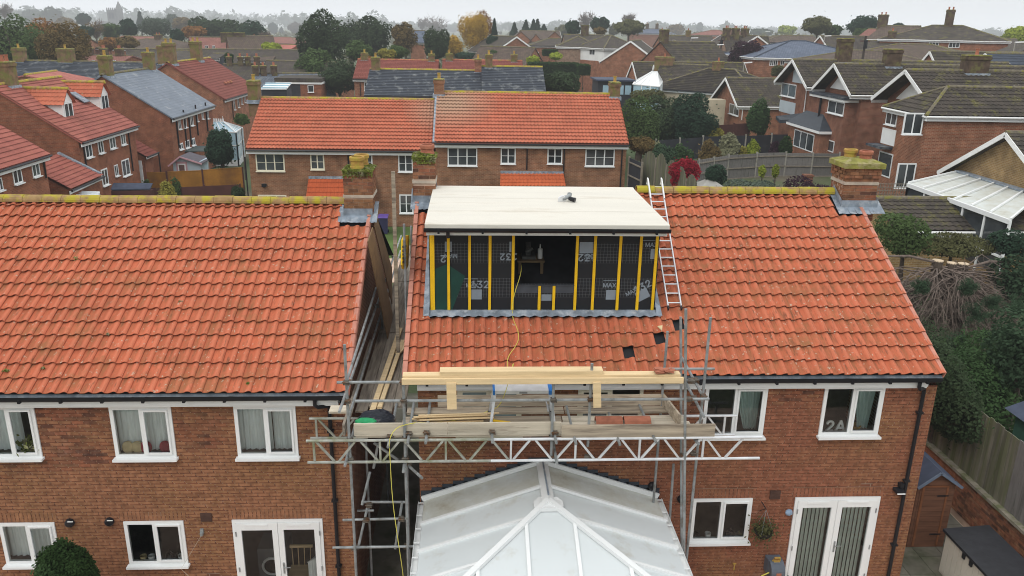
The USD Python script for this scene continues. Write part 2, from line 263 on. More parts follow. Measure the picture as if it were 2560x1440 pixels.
K['black'] = pbr('black_plastic', (.012, .012, .014), .2, 3, .3)
K['lead'] = pbr('lead_sheet', (.20, .235, .275), .35, 5, .45, .004, 14, dirt=(.36, .39, .42), dscale=4.5, dlo=.5, dhi=.65)
K['steel'] = pbr('galvanised_tube', (.27, .285, .285), .25, 6, .5, metal=.35, dirt=(.15, .145, .13), dscale=5, dlo=.52, dhi=.7)
K['steel_green'] = pbr('algae_stained_tube', (.34, .345, .31), .3, 5, .6, metal=.2, dirt=(.20, .21, .12), dscale=3, dlo=.46, dhi=.66)
K['alu'] = pbr('aluminium', (.62, .63, .64), .12, 5, .4, metal=.3)
K['coupler'] = pbr('rusty_coupler', (.13, .115, .095), .4, 12, .6, metal=.5, dirt=(.12, .06, .03), dscale=14, dlo=.5, dhi=.6)
K['pine'] = pbr('new_pine', (.66, .50, .29), .12, 1, .7, .002, 20, stretch=(1.2, 14, 14), dirt=(.50, .34, .17), dscale=2.5, dlo=.6, dhi=.75)
K['board'] = pbr('weathered_scaffold_board', (.36, .30, .225), .3, 1, .85, .003, 14, stretch=(1.0, 12, 12), dirt=(.16, .125, .095), dscale=1.1, dlo=.5, dhi=.7, isl=.18)
K['board_pale'] = pbr('pale_scaffold_board', (.50, .44, .345), .22, 1, .85, .003, 14, stretch=(1.0, 10, 10), dirt=(.22, .18, .14), dscale=1.2, dlo=.55, dhi=.72, isl=.12)
K['board_y'] = pbr('alley_scaffold_board', (.23, .195, .155), .3, 1, .85, .003, 14, stretch=(12, 1, 12), dirt=(.11, .09, .075), dscale=1.1, dlo=.45, dhi=.65, isl=.2)
K['ply'] = pbr('wet_plywood', (.20, .125, .065), .3, 1, .7, stretch=(6, 1, 1.5), dirt=(.10, .065, .04), dscale=1, dlo=.5, dhi=.7)
K['yellow'] = pbr('yellow_batten', (.72, .44, .012), .1, 3, .6)
K['epdm'] = pbr('cream_roof_membrane', (.62, .585, .51), .06, .9, .75, .004, 2.5, stretch=(.5, 3, 3), dirt=(.40, .34, .26), dscale=.9, dlo=.55, dhi=.85)
K['terracotta'] = pbr('terracotta', (.34, .125, .075), .2, 8, .85, .003, 70)
K['pot_yellow'] = pbr('lichen_pot', (.38, .22, .06), .25, 6, .9, dirt=(.36, .27, .05), dscale=7, dlo=.45, dhi=.6)
K['moss'] = pbr('moss', (.16, .185, .035), .5, 9, 1.0, .02, 40, dirt=(.30, .28, .17), dscale=8, dlo=.52, dhi=.62)
K['bag'] = pbr('black_bin_bag', (.012, .014, .02), .2, 5, .22)
K['green_cloth'] = pbr('green_plastic', (.02, .27, .10), .2, 8, .5)
K['rope'] = pbr('yellow_cable', (.62, .55, .10), .1, 5, .5)
K['chalk'] = pbr('pale_print', (.34, .38, .42), .1, 5, .7)
K['print_grey'] = pbr('grey_print', (.20, .235, .27), .1, 5, .7)
K['green_sheet'] = pbr('green_membrane_offcut', (.012, .05, .04), .2, 2, .5)
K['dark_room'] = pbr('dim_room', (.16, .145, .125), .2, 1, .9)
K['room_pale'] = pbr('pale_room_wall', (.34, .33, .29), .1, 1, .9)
K['curtain'] = pbr('pale_curtain', (.74, .78, .76), .12, 3, .9, stretch=(9, 1, .6))
K['curtain_green'] = pbr('pale_green_curtain', (.36, .45, .42), .14, 3, .9, stretch=(9, 1, .6))
K['blind'] = pbr('grey_vertical_blind', (.46, .52, .46), .12, 3, .8)
K['cushion'] = pbr('cream_cushion', (.55, .44, .25), .2, 6, .9)
K['cushion_red'] = pbr('red_cushion', (.33, .03, .05), .2, 6, .9)
K['farglass'] = M_('distant_window_glass', {'g': ('geometry', {}), 'n': ('noise_texture', {'scale': .8}), 'r': ('rgb_ramp', {'ramp': [(.35, (.012, .015, .017)), (.7, (.07, .08, .085))]}), 'p': ('principled_bsdf', {'roughness': .06, 'specular_ior_level': .6})}, [('g.position', 'n.vector'), ('n.fac', 'r.fac'), ('r.color', 'p.base_color')], 'p.BSDF')
K['frosted'] = pbr('frosted_glass', (.20, .26, .27), .1, 2, .25)
K['glass'] = M_('window_glass', {'f': ('fresnel', {'IOR': 1.5}), 't': ('transparent_bsdf', {'color': (.93, .96, .95)}), 'g': ('glossy_bsdf', {'roughness': .01, 'color': (.95, .97, 1)}), 'm': ('mix_closure', {})}, [('f.fac', 'm.fac'), ('t.BSDF', 'm.closure1'), ('g.BSDF', 'm.closure2')], 'm.closure')
K['polycarb'] = M_('milky_polycarbonate', {'g': ('geometry', {}), 'n': ('noise_texture', {'scale': 1.4, 'detail': 7.0, 'roughness': .72}), 'r': ('rgb_ramp', {'ramp': [(.54, (.70, .74, .74)), (.68, (.58, .58, .53)), (.82, (.42, .38, .30))]}),
    'p': ('principled_bsdf', {'roughness': .3}), 't': ('translucent_bsdf', {'color': (.7, .74, .74)}), 'm': ('mix_closure', {'fac': .2})}, [('g.position', 'n.vector'), ('n.fac', 'r.fac'), ('r.color', 'p.base_color'), ('p.BSDF', 'm.closure1'), ('t.BSDF', 'm.closure2')], 'm.closure')
K['polydirty'] = M_('stained_polycarbonate', {'g': ('geometry', {}), 'n': ('noise_texture', {'scale': 1.6, 'detail': 8.0, 'roughness': .75}), 'r': ('rgb_ramp', {'ramp': [(.35, (.58, .61, .59)), (.58, (.48, .48, .42)), (.78, (.30, .26, .18))]}),
    'p': ('principled_bsdf', {'roughness': .35})}, [('g.position', 'n.vector'), ('n.fac', 'r.fac'), ('r.color', 'p.base_color')], 'p.BSDF')
K['membrane'] = M_('black_breather_membrane', {'t': ('texture_coordinate', {}), 'b': ('brick_texture', {'scale': 1.0, 'offset': 0.0, 'brick_width': .062, 'row_height': .062, 'mortar_size': .0018, 'mortar_smooth': 0.0, 'color1': (.012, .013, .016), 'color2': (.014, .015, .018), 'mortar': (.13, .14, .15)}),
    'w': ('separate_xyz', {}), 'm1': ('math', {'math_type': 'fraction'}), 'ms': ('math', {'math_type': 'multiply', 'value2': 1.45}), 'gt': ('map_range', {'from_min': .42, 'from_max': .46, 'clamp': True}), 'mx': ('mix_color', {'a': (.013, .014, .017)}), 'p': ('principled_bsdf', {'roughness': .55, 'specular_ior_level': .25})},
    [('t.UV', 'b.vector'), ('t.UV', 'w.vector'), ('w.y', 'ms.value1'), ('ms.value', 'm1.value1'), ('m1.value', 'gt.value'), ('gt.result', 'mx.fac'), ('b.color', 'mx.b'), ('mx.result', 'p.base_color')], 'p.BSDF')
# ------------------------------------------------------------ shared builders
def sheet_with_holes(m, axis_pt, e, n, u0, u1, z0, z1, holes, reveal=.10):
    """vertical wall sheet through axis_pt, u along e, with rectangular holes (ua,ub,za,zb) and reveals going inwards"""
    us = sorted({u0, u1, *[h[0] for h in holes], *[h[1] for h in holes]}); zs = sorted({z0, z1, *[h[2] for h in holes], *[h[3] for h in holes]})
    us = [u for u in us if u0 <= u <= u1]; zs = [z for z in zs if z0 <= z <= z1]
    P = lambda u, z, d=0.0: axis_pt + e*u - n*d + A(0, 0, z)
    for a, b in zip(us[:-1], us[1:]):
        for c, d in zip(zs[:-1], zs[1:]):
            if any(h[0] < (a+b)/2 < h[1] and h[2] < (c+d)/2 < h[3] for h in holes): continue
            m.quad(P(a, c), P(b, c), P(b, d), P(a, d))
    for a, b, c, d in holes:
        m.quad(P(a, c), P(a, d), P(a, d, reveal), P(a, c, reveal)); m.quad(P(b, c), P(b, c, reveal), P(b, d, reveal), P(b, d))
        m.quad(P(a, d), P(b, d), P(b, d, reveal), P(a, d, reveal)); m.quad(P(a, c), P(a, c, reveal), P(b, c, reveal), P(b, c))

def window(T, P, e, n, w, h, cas=2, frame='upvc', fw=.065, bars=0, glass='glass', sill=True, curtain=None, opener=None, proud=.03, name='window', depth=.07, transom=None, blind=None, cmat='curtain', pane_sub=True):
    """P: lower left corner on the wall face; e along the wall (left to right seen from outside), n outwards"""
    P = A(*P); e = unit(e); n = unit(n); ax = np.array([e, n, A(0, 0, 1)]); k = lambda u, d, z: P + e*u + n*d + A(0, 0, z)
    m = MB(); yd = proud - depth/2
    m.box(k(w/2, yd, fw/2), (w, depth, fw), ax); m.box(k(w/2, yd, h-fw/2), (w, depth, fw), ax)
    m.box(k(fw/2, yd, h/2), (fw, depth-.002, h-2*fw), ax); m.box(k(w-fw/2, yd, h/2), (fw, depth-.002, h-2*fw), ax)
    cw = (w-2*fw)/cas
    for i in range(1, cas): m.box(k(fw+cw*i, yd, h/2), (fw*.95, depth-.002, h-2*fw), ax)
    op = [cas-1] if opener is None else opener
    for i in op:
        a, b = fw+cw*i+(fw*.4 if i else 0), fw+cw*(i+1)-(fw*.4 if i < cas-1 else 0); q = fw*.55; yy = proud+.008
        m.box(k((a+b)/2, yy, fw+q/2), (b-a, .03, q), ax); m.box(k((a+b)/2, yy, h-fw-q/2), (b-a, .03, q), ax)
        m.box(k(a+q/2, yy, h/2), (q, .028, h-2*fw-2*q), ax); m.box(k(b-q/2, yy, h/2), (q, .028, h-2*fw-2*q), ax)
    for i in range(cas):
        a, b = fw+cw*i, fw+cw*(i+1)
        for j in range(bars): m.box(k((a+b)/2, proud-.014, fw+(h-2*fw)*(j+1)/(bars+1)), (b-a, .02, .024), ax)
        if transom: m.box(k((a+b)/2, yd+.004, transom), (b-a, depth, fw*.8), ax)
    path = T.part(name, m, K[frame])
    for i in range(cas):
        a, b = fw+cw*i, fw+cw*(i+1); g = MB(); d = proud-.018
        g.quad(k(a, d, fw), k(b, d, fw), k(b, d, h-fw), k(a, d, h-fw)); T.part('pane', g, K[glass], path)
    if sill:
        m = MB(); m.box(k(w/2, proud+.02, -.022), (w+.06, .16, .045), ax); T.part('sill', m, K['upvc' if frame == 'upvc' else frame], path)
    if curtain:
        for (a, b, pull) in curtain:
            m = MB(); nn = max(8, int((b-a)*60)); uu = np.linspace(a, b, nn)
            rows = 7; vs = []
            for r in range(rows):
                f = r/(rows-1); c = pull
                u2 = uu if pull is None else c + (uu-c)*(1-.55*(1-f))
                dd = -.20 + .022*np.sin(uu*58+1.3*np.sin(uu*9)) + .008*np.sin(uu*131+f)
                vs.append(np.stack([P + e*u + n*d_ + A(0, 0, fw*.6+(h-fw)*f) for u, d_ in zip(u2, dd)]))
            vs = np.array(vs); ii, jj = np.meshgrid(np.arange(rows-1), np.arange(nn-1), indexing='ij')
            m.add(vs.reshape(-1, 3), np.stack([ii*nn+jj, ii*nn+jj+1, (ii+1)*nn+jj+1, (ii+1)*nn+jj], -1).reshape(-1, 4)); T.part('curtain', m, K[cmat], path, smooth=True)
    if blind:
        m = MB()
        for i in range(cas):
            a, b = fw+cw*i+.02, fw+cw*(i+1)-.02; q = a
            while q < b-.05:
                ang = .5; d0 = unit(e*math.cos(ang)-n*math.sin(ang)); m.box(k(q+.045, -.14, h/2), (.092, .003, h-2*fw-.04), np.array([d0, np.cross(A(0, 0, 1), d0), A(0, 0, 1)])); q += .09
        T.part('blind', m, K['blind'], path)
    return path

PT_U = np.array([0, .12, .30, .45, .58, .70, .82, .92, 1.0]); PT_H = np.array([.004, .0, .001, .010, .028, .043, .049, .043, .026])
def pantile(O, eu, ev, n, w, g, m=None, seg=PT_U, hh=PT_H, lift=.056, thick=.012, over=.10, jit=0.0):
    m = m or MB(); k = len(seg); O = O + n*jit
    lo = np.array([O + eu*(u*w) + n*(h+lift) for u, h in zip(seg, hh)]); hi = np.array([O + eu*(u*w) + ev*(g+over) + n*(h+.002) for u, h in zip(seg, hh)])
    un = lo - n*thick
    v = np.vstack([un, lo, hi]); i = np.arange(k-1)
    m.add(v, np.vstack([np.stack([i, i+1, i+1+k, i+k], 1), np.stack([i+k, i+1+k, i+1+2*k, i+2*k], 1)]))
    m.add([lo[-1], lo[-1]-n*.018, hi[-1]-n*.018, hi[-1]], [[0, 1, 2, 3]])
    return m
def project(P):
    q = np.asarray(P)-EYE; z = q @ _f
    return np.stack([1280+FPX*(q @ CR)/z, 720+FPX*(q @ CD)/z, z], -1)
def near_tiles(T, roofpath, O, cols, rows, w, g, ev, n, mat, skip, limit=280):
    eu = A(1, 0, 0); cells = []
    for r in range(rows):
        for c in range(cols):
            o = O + eu*(c*w) + ev*(r*g); ctr = o + eu*w/2 + ev*g/2
            if skip(ctr, r, c): continue
            p = project(ctr); cells.append((p[2] if (0 < p[0] < 2560 and p[1] < 1440) else 99, r, c, o))
    cells.sort(key=lambda t: t[0]); rest = MB(); r2 = np.random.default_rng(3)
    for i, (zz, r, c, o) in enumerate(cells):
        gg = min(g, 15.5*g-r*g) if r*g < 15.5*g else g
        j = float(r2.normal(0, .0018)); evj = unit(ev+eu*r2.normal(0, .003))
        if i < limit and zz < 90: T.part('tile', pantile(o, eu, evj, n, w, gg, jit=j), mat, roofpath, smooth=False)
        else: pantile(o, eu, evj, n, w, gg, rest, jit=j)
    T.part('tiles', rest, mat, roofpath, kind='stuff')

def half_round(m, p, q, r, n=8, drop=.03):
    """ridge tile: half round shell from p to q"""
    p, q = A(*p), A(*q); d = unit(q-p); s = unit(np.cross(d, (0, 0, 1))); u = np.cross(s, d)
    t = np.linspace(-.15, math.pi+.15, n+1); ring = np.cos(t)[:, None]*s*r*1.08 + np.sin(t)[:, None]*u*r
    i = np.arange(n); a, b = p+ring, q+ring; a2, b2 = p+ring*.86, q+ring*.86
    for x, y, fl in ((a, b, 0), (a2, b2, 1)):
        m.add(np.vstack([x, y]), np.stack([i, i+1, i+n+2, i+n+1], 1)[:, ::-1] if fl else np.stack([i, i+1, i+n+2, i+n+1], 1))
    m.add(np.vstack([a, a2]), np.stack([i, i+1, i+n+2, i+n+1], 1)); m.add(np.vstack([b, b2]), np.stack([i, i+1, i+n+2, i+n+1], 1))
    return m
def ridge_row(T, roofpath, p, q, step, r, mat, individual=True):
    p, q = A(*p), A(*q); L = np.linalg.norm(q-p); k = max(1, int(round(L/step))); d = (q-p)/L; m = MB(); st = L/k
    for i in range(k):
        a, b = p+d*(i*st+.004), p+d*((i+1)*st-.004); mm = MB() if individual else m; dz = A(0, 0, rng.normal(0, .004))
        half_round(mm, a+dz, b+dz, r*(1+rng.normal(0, .02)))
        if individual: T.part('ridge_tile', mm, mat, roofpath, smooth=False)
    if not individual: T.part('ridge', m, mat, roofpath)

def near_bricks(T, wallpath, Y, x0, x1, z0, z1, holes, soldiers=(), limit=200, mat='brick'):
    rows = int((z1-z0)/.075); items = []; r2 = np.random.default_rng(11)
    blocked = list(holes) + [(s[0], s[1], s[2], s[2]+.225) for s in soldiers]
    for r in range(rows):
        za, zb = z1-(r+1)*.075+.0065, z1-r*.075-.0065; off = .1125*(r % 2)
        u = x0 - .225 + off
        while u < x1:
            segs = [(max(u+.0065, x0), min(u+.2185, x1))]
            for h in blocked:
                if zb > h[2]+.01 and za < h[3]-.01:
                    nx = []
                    for a, b in segs:
                        if b <= h[0] or a >= h[1]: nx.append((a, b))
                        else:
                            if a < h[0]: nx.append((a, h[0]-.003))
                            if b > h[1]: nx.append((h[1]+.003, b))
                    segs = nx
            items += [(a, b, za, zb) for a, b in segs if b-a > .02]; u += .225
    for a, b, z in soldiers:
        k = int((b-a)/.075)
        items += [(a+i*(b-a)/k+.005, a+(i+1)*(b-a)/k-.005, z+.003, z+.218) for i in range(k)]
    def brick(m, it):
        a, b, c, d = it; pr = .005 + r2.normal(0, .0016); q = A(a, Y-pr, c); s = .003
        f = [[a+s, Y-pr, c+s], [b-s, Y-pr, c+s], [b-s, Y-pr, d-s], [a+s, Y-pr, d-s], [a, Y+.02, c], [b, Y+.02, c], [b, Y+.02, d], [a, Y+.02, d]]
        return m.add(f, [[0, 1, 2, 3], [4, 5, 1, 0], [5, 6, 2, 1], [6, 7, 3, 2], [7, 4, 0, 3]])
    C_ = np.array([[(i[0]+i[1])/2, Y, (i[2]+i[3])/2] for i in items]); p = project(C_)
    key = np.where((p[:, 0] > 0) & (p[:, 0] < 2560) & (p[:, 1] < 1440), p[:, 2], 99) - np.array([(i[1]-i[0]) for i in items])*3
    order = np.argsort(key); rest = MB()
    for j, k_ in enumerate(order):
        if j < limit: T.part('brick', brick(MB(), items[k_]), K[mat], wallpath)
        else: brick(rest, items[k_])
    T.part('bricks', rest, K[mat], wallpath, kind='stuff')

def brick_chimney(T, x0, x1, y0, y1, z0, z1, band=None, crown=None, pots=(), over=0.0, individual=True, mat='brick'):
    core = MB().boxp(A(x0+.012, y0+.012, z0), A(x1-.012, y1-.012, z1)); path = T.part('chimney', core, K['mortar'])
    rows = int(round((z1-z0)/.075)); rest = MB()
    for r in range(rows):
        za, zb = z1-(r+1)*.075+.005, z1-r*.075-.005
        if band and za < band < zb+.02: continue
        gx = over if (over and r < 3) else 0.0
        X0, X1, Y0, Y1 = x0-gx, x1+gx, y0-gx, y1+gx
        for (a, b, horiz) in ((X0, X1, 1), (Y0, Y1, 0)):
            k = max(1, int(round((b-a)/.225))); L = (b-a)/k; u = a - (L/2 if r % 2 else 0)
            while u < b-.01:
                p, q = max(u, a), min(u+L, b); u += L
                if q-p < .03: continue
                for side in (0, 1):
                    pr = rng.normal(0, .0015); m = MB() if individual else rest
                    if horiz:
                        if side == 1: continue
                        m.boxp(A(p+.005, Y0-pr, za), A(q-.005, Y0+.05, zb))
                    else:
                        xx = (X0, X1)[side]
                        if (side == 0) != (X0 > 0): continue
                        m.boxp(A(xx-(.05 if side else -pr), p+.055, za), A(xx+(pr if side else .05), q-.005, zb)) if q-p > .08 else m.boxp(A(xx-.03, p+.055, za), A(xx, q+.03, zb))
                    if individual: T.part('brick', m, K[mat], path)
    if rest.n: T.part('bricks', rest, K[mat], path, kind='stuff')
    if band:
        g = .012; T.part('stone_band', MB().boxp(A(x0-g, y0-g, band-.03), A(x1+g, y1+g, band+.03)), K['chalkband'], path)
    if crown: crown(T, path, x0-over, x1+over, y0-over, y1+over, z1)
    for (px, py, r, h, km) in pots:
        zb = z1+.06
        m = MB().lathe([(r*1.12, 0), (r*1.12, .04), (r, .05), (r, h-.09), (r*1.16, h-.08), (r*1.2, h-.02), (r*1.12, h), (r*.85, h), (r*.82, h-.12), (r*.8, .1)], (px, py, zb), 18); T.part('chimney_pot', m, K[km], path, smooth=False)
    return path
def moss_crown(T, path, x0, x1, y0, y1, z):
    n = 1500; P = np.stack([rng.uniform(x0-.02, x1+.02, n), rng.uniform(y0-.02, y1+.02, n), np.zeros(n)], 1)
    edge = np.minimum.reduce([P[:, 0]-x0, x1-P[:, 0], P[:, 1]-y0, y1-P[:, 1]]); P[:, 2] = z + .03 + np.clip(edge, -.02, .15)*.35
    m = MB().boxp(A(x0-.005, y0-.005, z), A(x1+.005, y1+.005, z+.045)); leaves(m, P, .03, up=.9); 
    k = 260; s = rng.uniform(0, 1, k); Q = np.stack([x0+(x1-x0)*s, np.full(k, y0-.012), z-np.abs(rng.normal(0, .06, k))], 1); leaves(m, Q, .026, up=.3)
    T.part('moss', m, K['moss'], path)
def haunch_crown(T, path, x0, x1, y0, y1, z):
    g = .05; m = MB(); a = [(x0-g, y0-g, z), (x1+g, y0-g, z), (x1+g, y1+g, z), (x0-g, y1+g, z)]; b = [(x, y, z+.11) for x, y, _ in a]; i = .16
    c = [(x0+i, y0+i, z+.19), (x1-i, y0+i, z+.19), (x1-i, y1-i, z+.19), (x0+i, y1-i, z+.19)]
    for lo, hi in ((a, b), (b, c)):
        for k in range(4): m.quad(lo[k], lo[(k+1) % 4], hi[(k+1) % 4], hi[k])
    m.quad(*c); m.quad(*a[::-1]); T.part('mossy_capping', m, K['capmoss'], path)
K['capmoss'] = pbr('mossy_mortar', (.21, .20, .05), .35, 5, .95, .008, 30, dirt=(.30, .26, .13), dscale=4, dlo=.5, dhi=.62)
K['chalkband'] = pbr('pale_mortar_band', (.42, .36, .29), .15, 6, .9)

def leaves(m, P, size, up=.5, N=None, aspect=.62, jit=1.0):
    """leaf-sized quads at points P; N: preferred normals"""
    n = len(P); d = rng.normal(0, 1, (n, 3))
    if N is not None: d = d*jit + N*1.5
    d[:, 2] += up*1.5; d /= np.linalg.norm(d, axis=1, keepdims=True)+1e-9
    a = np.cross(d, rng.normal(0, 1, (n, 3))); a /= np.linalg.norm(a, axis=1, keepdims=True)+1e-9; b = np.cross(d, a)
    s = np.broadcast_to(size, (n,))*rng.uniform(.6, 1.35, n); a = a*s[:, None]; b = b*(s*aspect)[:, None]
    v = np.stack([P-a, P+b*.9, P+a, P-b*.9], 1).reshape(-1, 3); i = np.arange(n)*4
    return m.add(v, np.stack([i, i+1, i+2, i+3], 1))

# ------------------------------------------------------------ ground
def smooth(a, b, x): t = np.clip((np.asarray(x, float)-a)/(b-a), 0, 1); return t*t*(3-2*t)
def gz(x, y):
    """height of the ground: flat estate, gardens 2 m higher behind the retaining wall on the right, rising slowly beyond"""
    x = np.asarray(x, float); y = np.asarray(y, float)
    right = smooth(11.9, 12.4, x)*(1.25*smooth(40, 10, y) + 2.1*smooth(18, 40, y))
    return right + 2.6*smooth(40, 110, x)*smooth(60, 120, y) + 1.0*smooth(100, 200, y)*smooth(-40, 20, x)
NG = 150; t = np.linspace(-1, 1, NG); gx = np.sign(t)*np.abs(t)**3*5200 + 0*t; gx = np.sort(np.concatenate([gx, [11.8, 11.9, 11.95, 12.0, 12.1, 12.2, 12.3, 12.4, 12.5, 13, 14, 16, 18, 20, 24, 28, 32, 36, 40]])); gy = np.sort(np.concatenate([np.abs(t[NG//2:])**3*5200+3, -np.linspace(5, 400, 8), [14, 18, 22, 26, 30, 35, 40]]))
X_, Y_ = np.meshgrid(gx, gy, indexing='ij'); Z_ = gz(X_, Y_) - .02
i_, j_ = np.meshgrid(np.arange(len(gx)-1), np.arange(len(gy)-1), indexing='ij'); w_ = len(gy)
K['ground'] = M_('garden_ground', {'g': ('geometry', {}), 'n': ('noise_texture', {'scale': .12, 'detail': 6.0}), 'r': ('rgb_ramp', {'ramp': [(.35, (.05, .075, .025)), (.5, (.065, .085, .03)), (.62, (.11, .09, .06)), (.75, (.09, .085, .075))]}),
    'n2': ('noise_texture', {'scale': 8.0, 'detail': 4.0}), 'b': ('bump', {'strength': .8, 'distance': .05}), 'p': ('principled_bsdf', {'roughness': .95})},
    [('g.position', 'n.vector'), ('n.fac', 'r.fac'), ('r.color', 'p.base_color'), ('g.position', 'n2.vector'), ('n2.fac', 'b.height'), ('b.normal', 'p.normal')], 'p.BSDF')
single('ground', (np.stack([X_, Y_, Z_], -1).reshape(-1, 3), np.vstack([np.stack([i_*w_+j_, (i_+1)*w_+j_, (i_+1)*w_+j_+1], -1).reshape(-1, 3), np.stack([i_*w_+j_, (i_+1)*w_+j_+1, i_*w_+j_+1], -1).reshape(-1, 3)])), K['ground'], kind='structure', smooth=True, base=(0, 0, 0))

# ------------------------------------------------------------ the two near houses
WY = 13.64                                   # plane of both rear walls
RS = .55; EV = unit((0, 1, RS)); EN = unit((0, -RS, 1)); TW = .2142; TG = 4.55*math.hypot(1, RS)/15.5
def hole(px, py, qx, qy, zlo=None):
    p, q = at(px, py, Y=WY), at(qx, qy, Y=WY); return (p[0], q[0], q[2] if zlo is None else zlo, p[2])
def near_house(name, label, x0, x1, zb, ze, wins, frenchs, xw0, xw1):
    """x0..x1: verges of the roof; xw0..xw1: wall corners; ze: lower edge of the tiles"""
    T = Thing(name, label, 'house', ((xw0+xw1)/2, WY+4, zb)); zf = ze-.40
    hs = [w['h'] for w in wins] + [f['h'] for f in frenchs]
    m = MB(); sheet_with_holes(m, A(0, WY, 0), A(1, 0, 0), A(0, -1, 0), xw0, xw1, zb, zf+.02, hs)
    yr = WY+4.2; zr = ze+RS*4.55-.06; yb = WY+8.4
    for x in (xw0, xw1):
        m.add([(x, WY+.001, zb), (x, yb, zb), (x, yb, zf), (x, yr, zr-.1), (x, WY+.001, zf)], [[0, 1, 2], [0, 2, 4], [2, 3, 4]])
    m.quad((xw0, yb, zb), (xw1, yb, zb), (xw1, yb, zf), (xw0, yb, zf))
    wall = T.part('wall', m, K['wallback'], uv=True)
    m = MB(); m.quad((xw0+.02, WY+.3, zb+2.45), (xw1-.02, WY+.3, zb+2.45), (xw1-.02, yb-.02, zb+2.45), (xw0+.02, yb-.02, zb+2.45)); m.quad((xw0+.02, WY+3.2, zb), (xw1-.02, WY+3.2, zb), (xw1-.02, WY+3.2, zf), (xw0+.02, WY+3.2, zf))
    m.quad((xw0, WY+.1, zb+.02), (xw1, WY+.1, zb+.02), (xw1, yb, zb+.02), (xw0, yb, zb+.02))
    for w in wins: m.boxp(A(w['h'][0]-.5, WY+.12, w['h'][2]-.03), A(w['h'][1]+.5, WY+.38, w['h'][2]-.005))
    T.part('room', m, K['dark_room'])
    soldiers = [(w['h'][0]-.06, w['h'][1]+.06, w['h'][3]) for w in wins if w['h'][3] < zb+3] + [(f['h'][0]-.06, f['h'][1]+.06, f['h'][3]) for f in frenchs]
    near_bricks(T, wall, WY, xw0+.002, xw1-.002, zb+.05, zf, hs, soldiers)
    for w in wins:
        a, b, c, d = w['h']; kw = {k: v for k, v in w.items() if k != 'h'}
        window(T, (a, WY, c), (1, 0, 0), (0, -1, 0), b-a, d-c, **kw)
    return T, wall, zf, yr, zr
def eaves(T, x0, x1, zf, ze, xa, xb, pipe=None, zb=0):
    T.part('fascia', MB().boxp(A(xa, WY-.16, zf+.07), A(xb, WY-.135, zf+.2)), K['upvc'])
    T.part('soffit', MB().boxp(A(xa, WY-.134, zf+.03), A(xb, WY+.02, zf+.068)), K['upvc'])
    n = 10; t = np.linspace(math.pi, 2*math.pi, n); r = .062; yc, zc = WY-.23, zf+.255
    m = MB(); a = np.stack([np.full(n, x0), yc+r*np.cos(t), zc+r*np.sin(t)], 1); b = a.copy(); b[:, 0] = x1
    a2 = a.copy(); a2[:, 1] = yc+r*.9*np.cos(t); a2[:, 2] = zc+r*.9*np.sin(t); b2 = a2.copy(); b2[:, 0] = x1; i = np.arange(n-1)
    for u, v in ((a, b), (a2, b2)): m.add(np.vstack([u, v]), np.stack([i, i+1, i+n+1, i+n], 1))
    m.boxp(A(x0, yc-r-.004, zc-.02), A(x1, yc-r+.004, zc+.05))
    g = T.part('gutter', m, K['black']); x = x0+.4
    while x < x1-.2:
        T.part('bracket', MB().boxp(A(x-.02, yc-r-.008, zc-r-.006), A(x+.02, yc+r, zc-r+.006)).boxp(A(x-.025, yc-r-.014, zc-r), A(x+.025, yc-r-.005, zc+.012)), K['black'], g); x += .72
    m = MB(); zz = ze-.02; k = int((x1-x0)/.12)
    xs = np.linspace(x0, x1, k); lo = [(x, WY-.275+rng.normal(0, .004), zf+.295+rng.normal(0, .005)) for x in xs]; hi = [(x, WY-.20, ze+.01) for x in xs]
    for q in range(k-1): m.quad(lo[q], lo[q+1], hi[q+1], hi[q])
    T.part('lead_flashing', m, K['lead'], label='lead strip tucked below the lowest tiles')
    if pipe is not None:
        x = pipe; m = MB().path([(x-.14, yc, zc-r), (x-.14, yc, zc-.16), (x-.10, yc+.03, zc-.22), (x+.06, WY-.08, zc-.25), (x+.08, WY-.055, zc-.33), (x+.08, WY-.055, zb)], .036, 10)
        for q in np.arange(zb+1.2, zf-.5, 1.5): m.boxp(A(x+.02, WY-.09, q), A(x+.14, WY-.0, q+.04))
        T.part('downpipe', m, K['black'], smooth=False)

K['wallback'] = brickmat('gable_brick_wall', (.17, .062, .036), (.12, .046, .03), (.26, .175, .125))
Lz, Rz = 5.15, 5.45
wl = at(877, 1150, Y=WY)[0]; lv = at(869, 975, Y=13.29)[0]
LW = [dict(h=hole(-58, 1015, 108, 1141), curtain=[(-.1, .62, None)]),
      dict(h=hole(272, 1015.5, 443, 1141), curtain=[(-.08, .70, None), (.62, 1.28, None)]),
      dict(h=hole(583.5, 1013.5, 747.5, 1139), curtain=[(-.06, .62, None), (.64, 1.25, None)]),
      dict(h=hole(-3, 1307, 155, 1407), curtain=[(-.06, 1.25, None)]),
      dict(h=hole(309, 1303, 472, 1407))]
LF = [dict(h=hole(580, 1299, 807, 1310, .12))]; LF[0]['h'] = (LF[0]['h'][0], LF[0]['h'][1], .12, LF[0]['h'][3])
LH, lwall, lzf, lyr, lzr = near_house('brick_house', 'left of the two near orange-tiled brick houses, with curtained bedroom windows', -10.6, lv, 0, Lz, LW, LF, -10.5, wl)
RWn = [dict(h=hole(1143, 966, 1302, 1085), frame='cream', glass='frosted', opener=[0, 1]), dict(h=hole(1446, 966, 1600, 1085), opener=[0], frame='cream'),
       dict(h=hole(1765, 964, 1905, 1088), curtain=[(.60, 1.15, 1.12), (-.03, .14, None)], cmat='curtain_green'), dict(h=hole(2063, 963.5, 2192, 1086), curtain=[(.70, 1.12, 1.0)], cmat='curtain_green'),
       dict(h=hole(1733, 1246.5, 1868, 1350))]
h_ = hole(1988, 1243, 2200, 1243); RF = [dict(h=(h_[0], at(2200, 1243, Y=WY)[0], .42, h_[3]))]
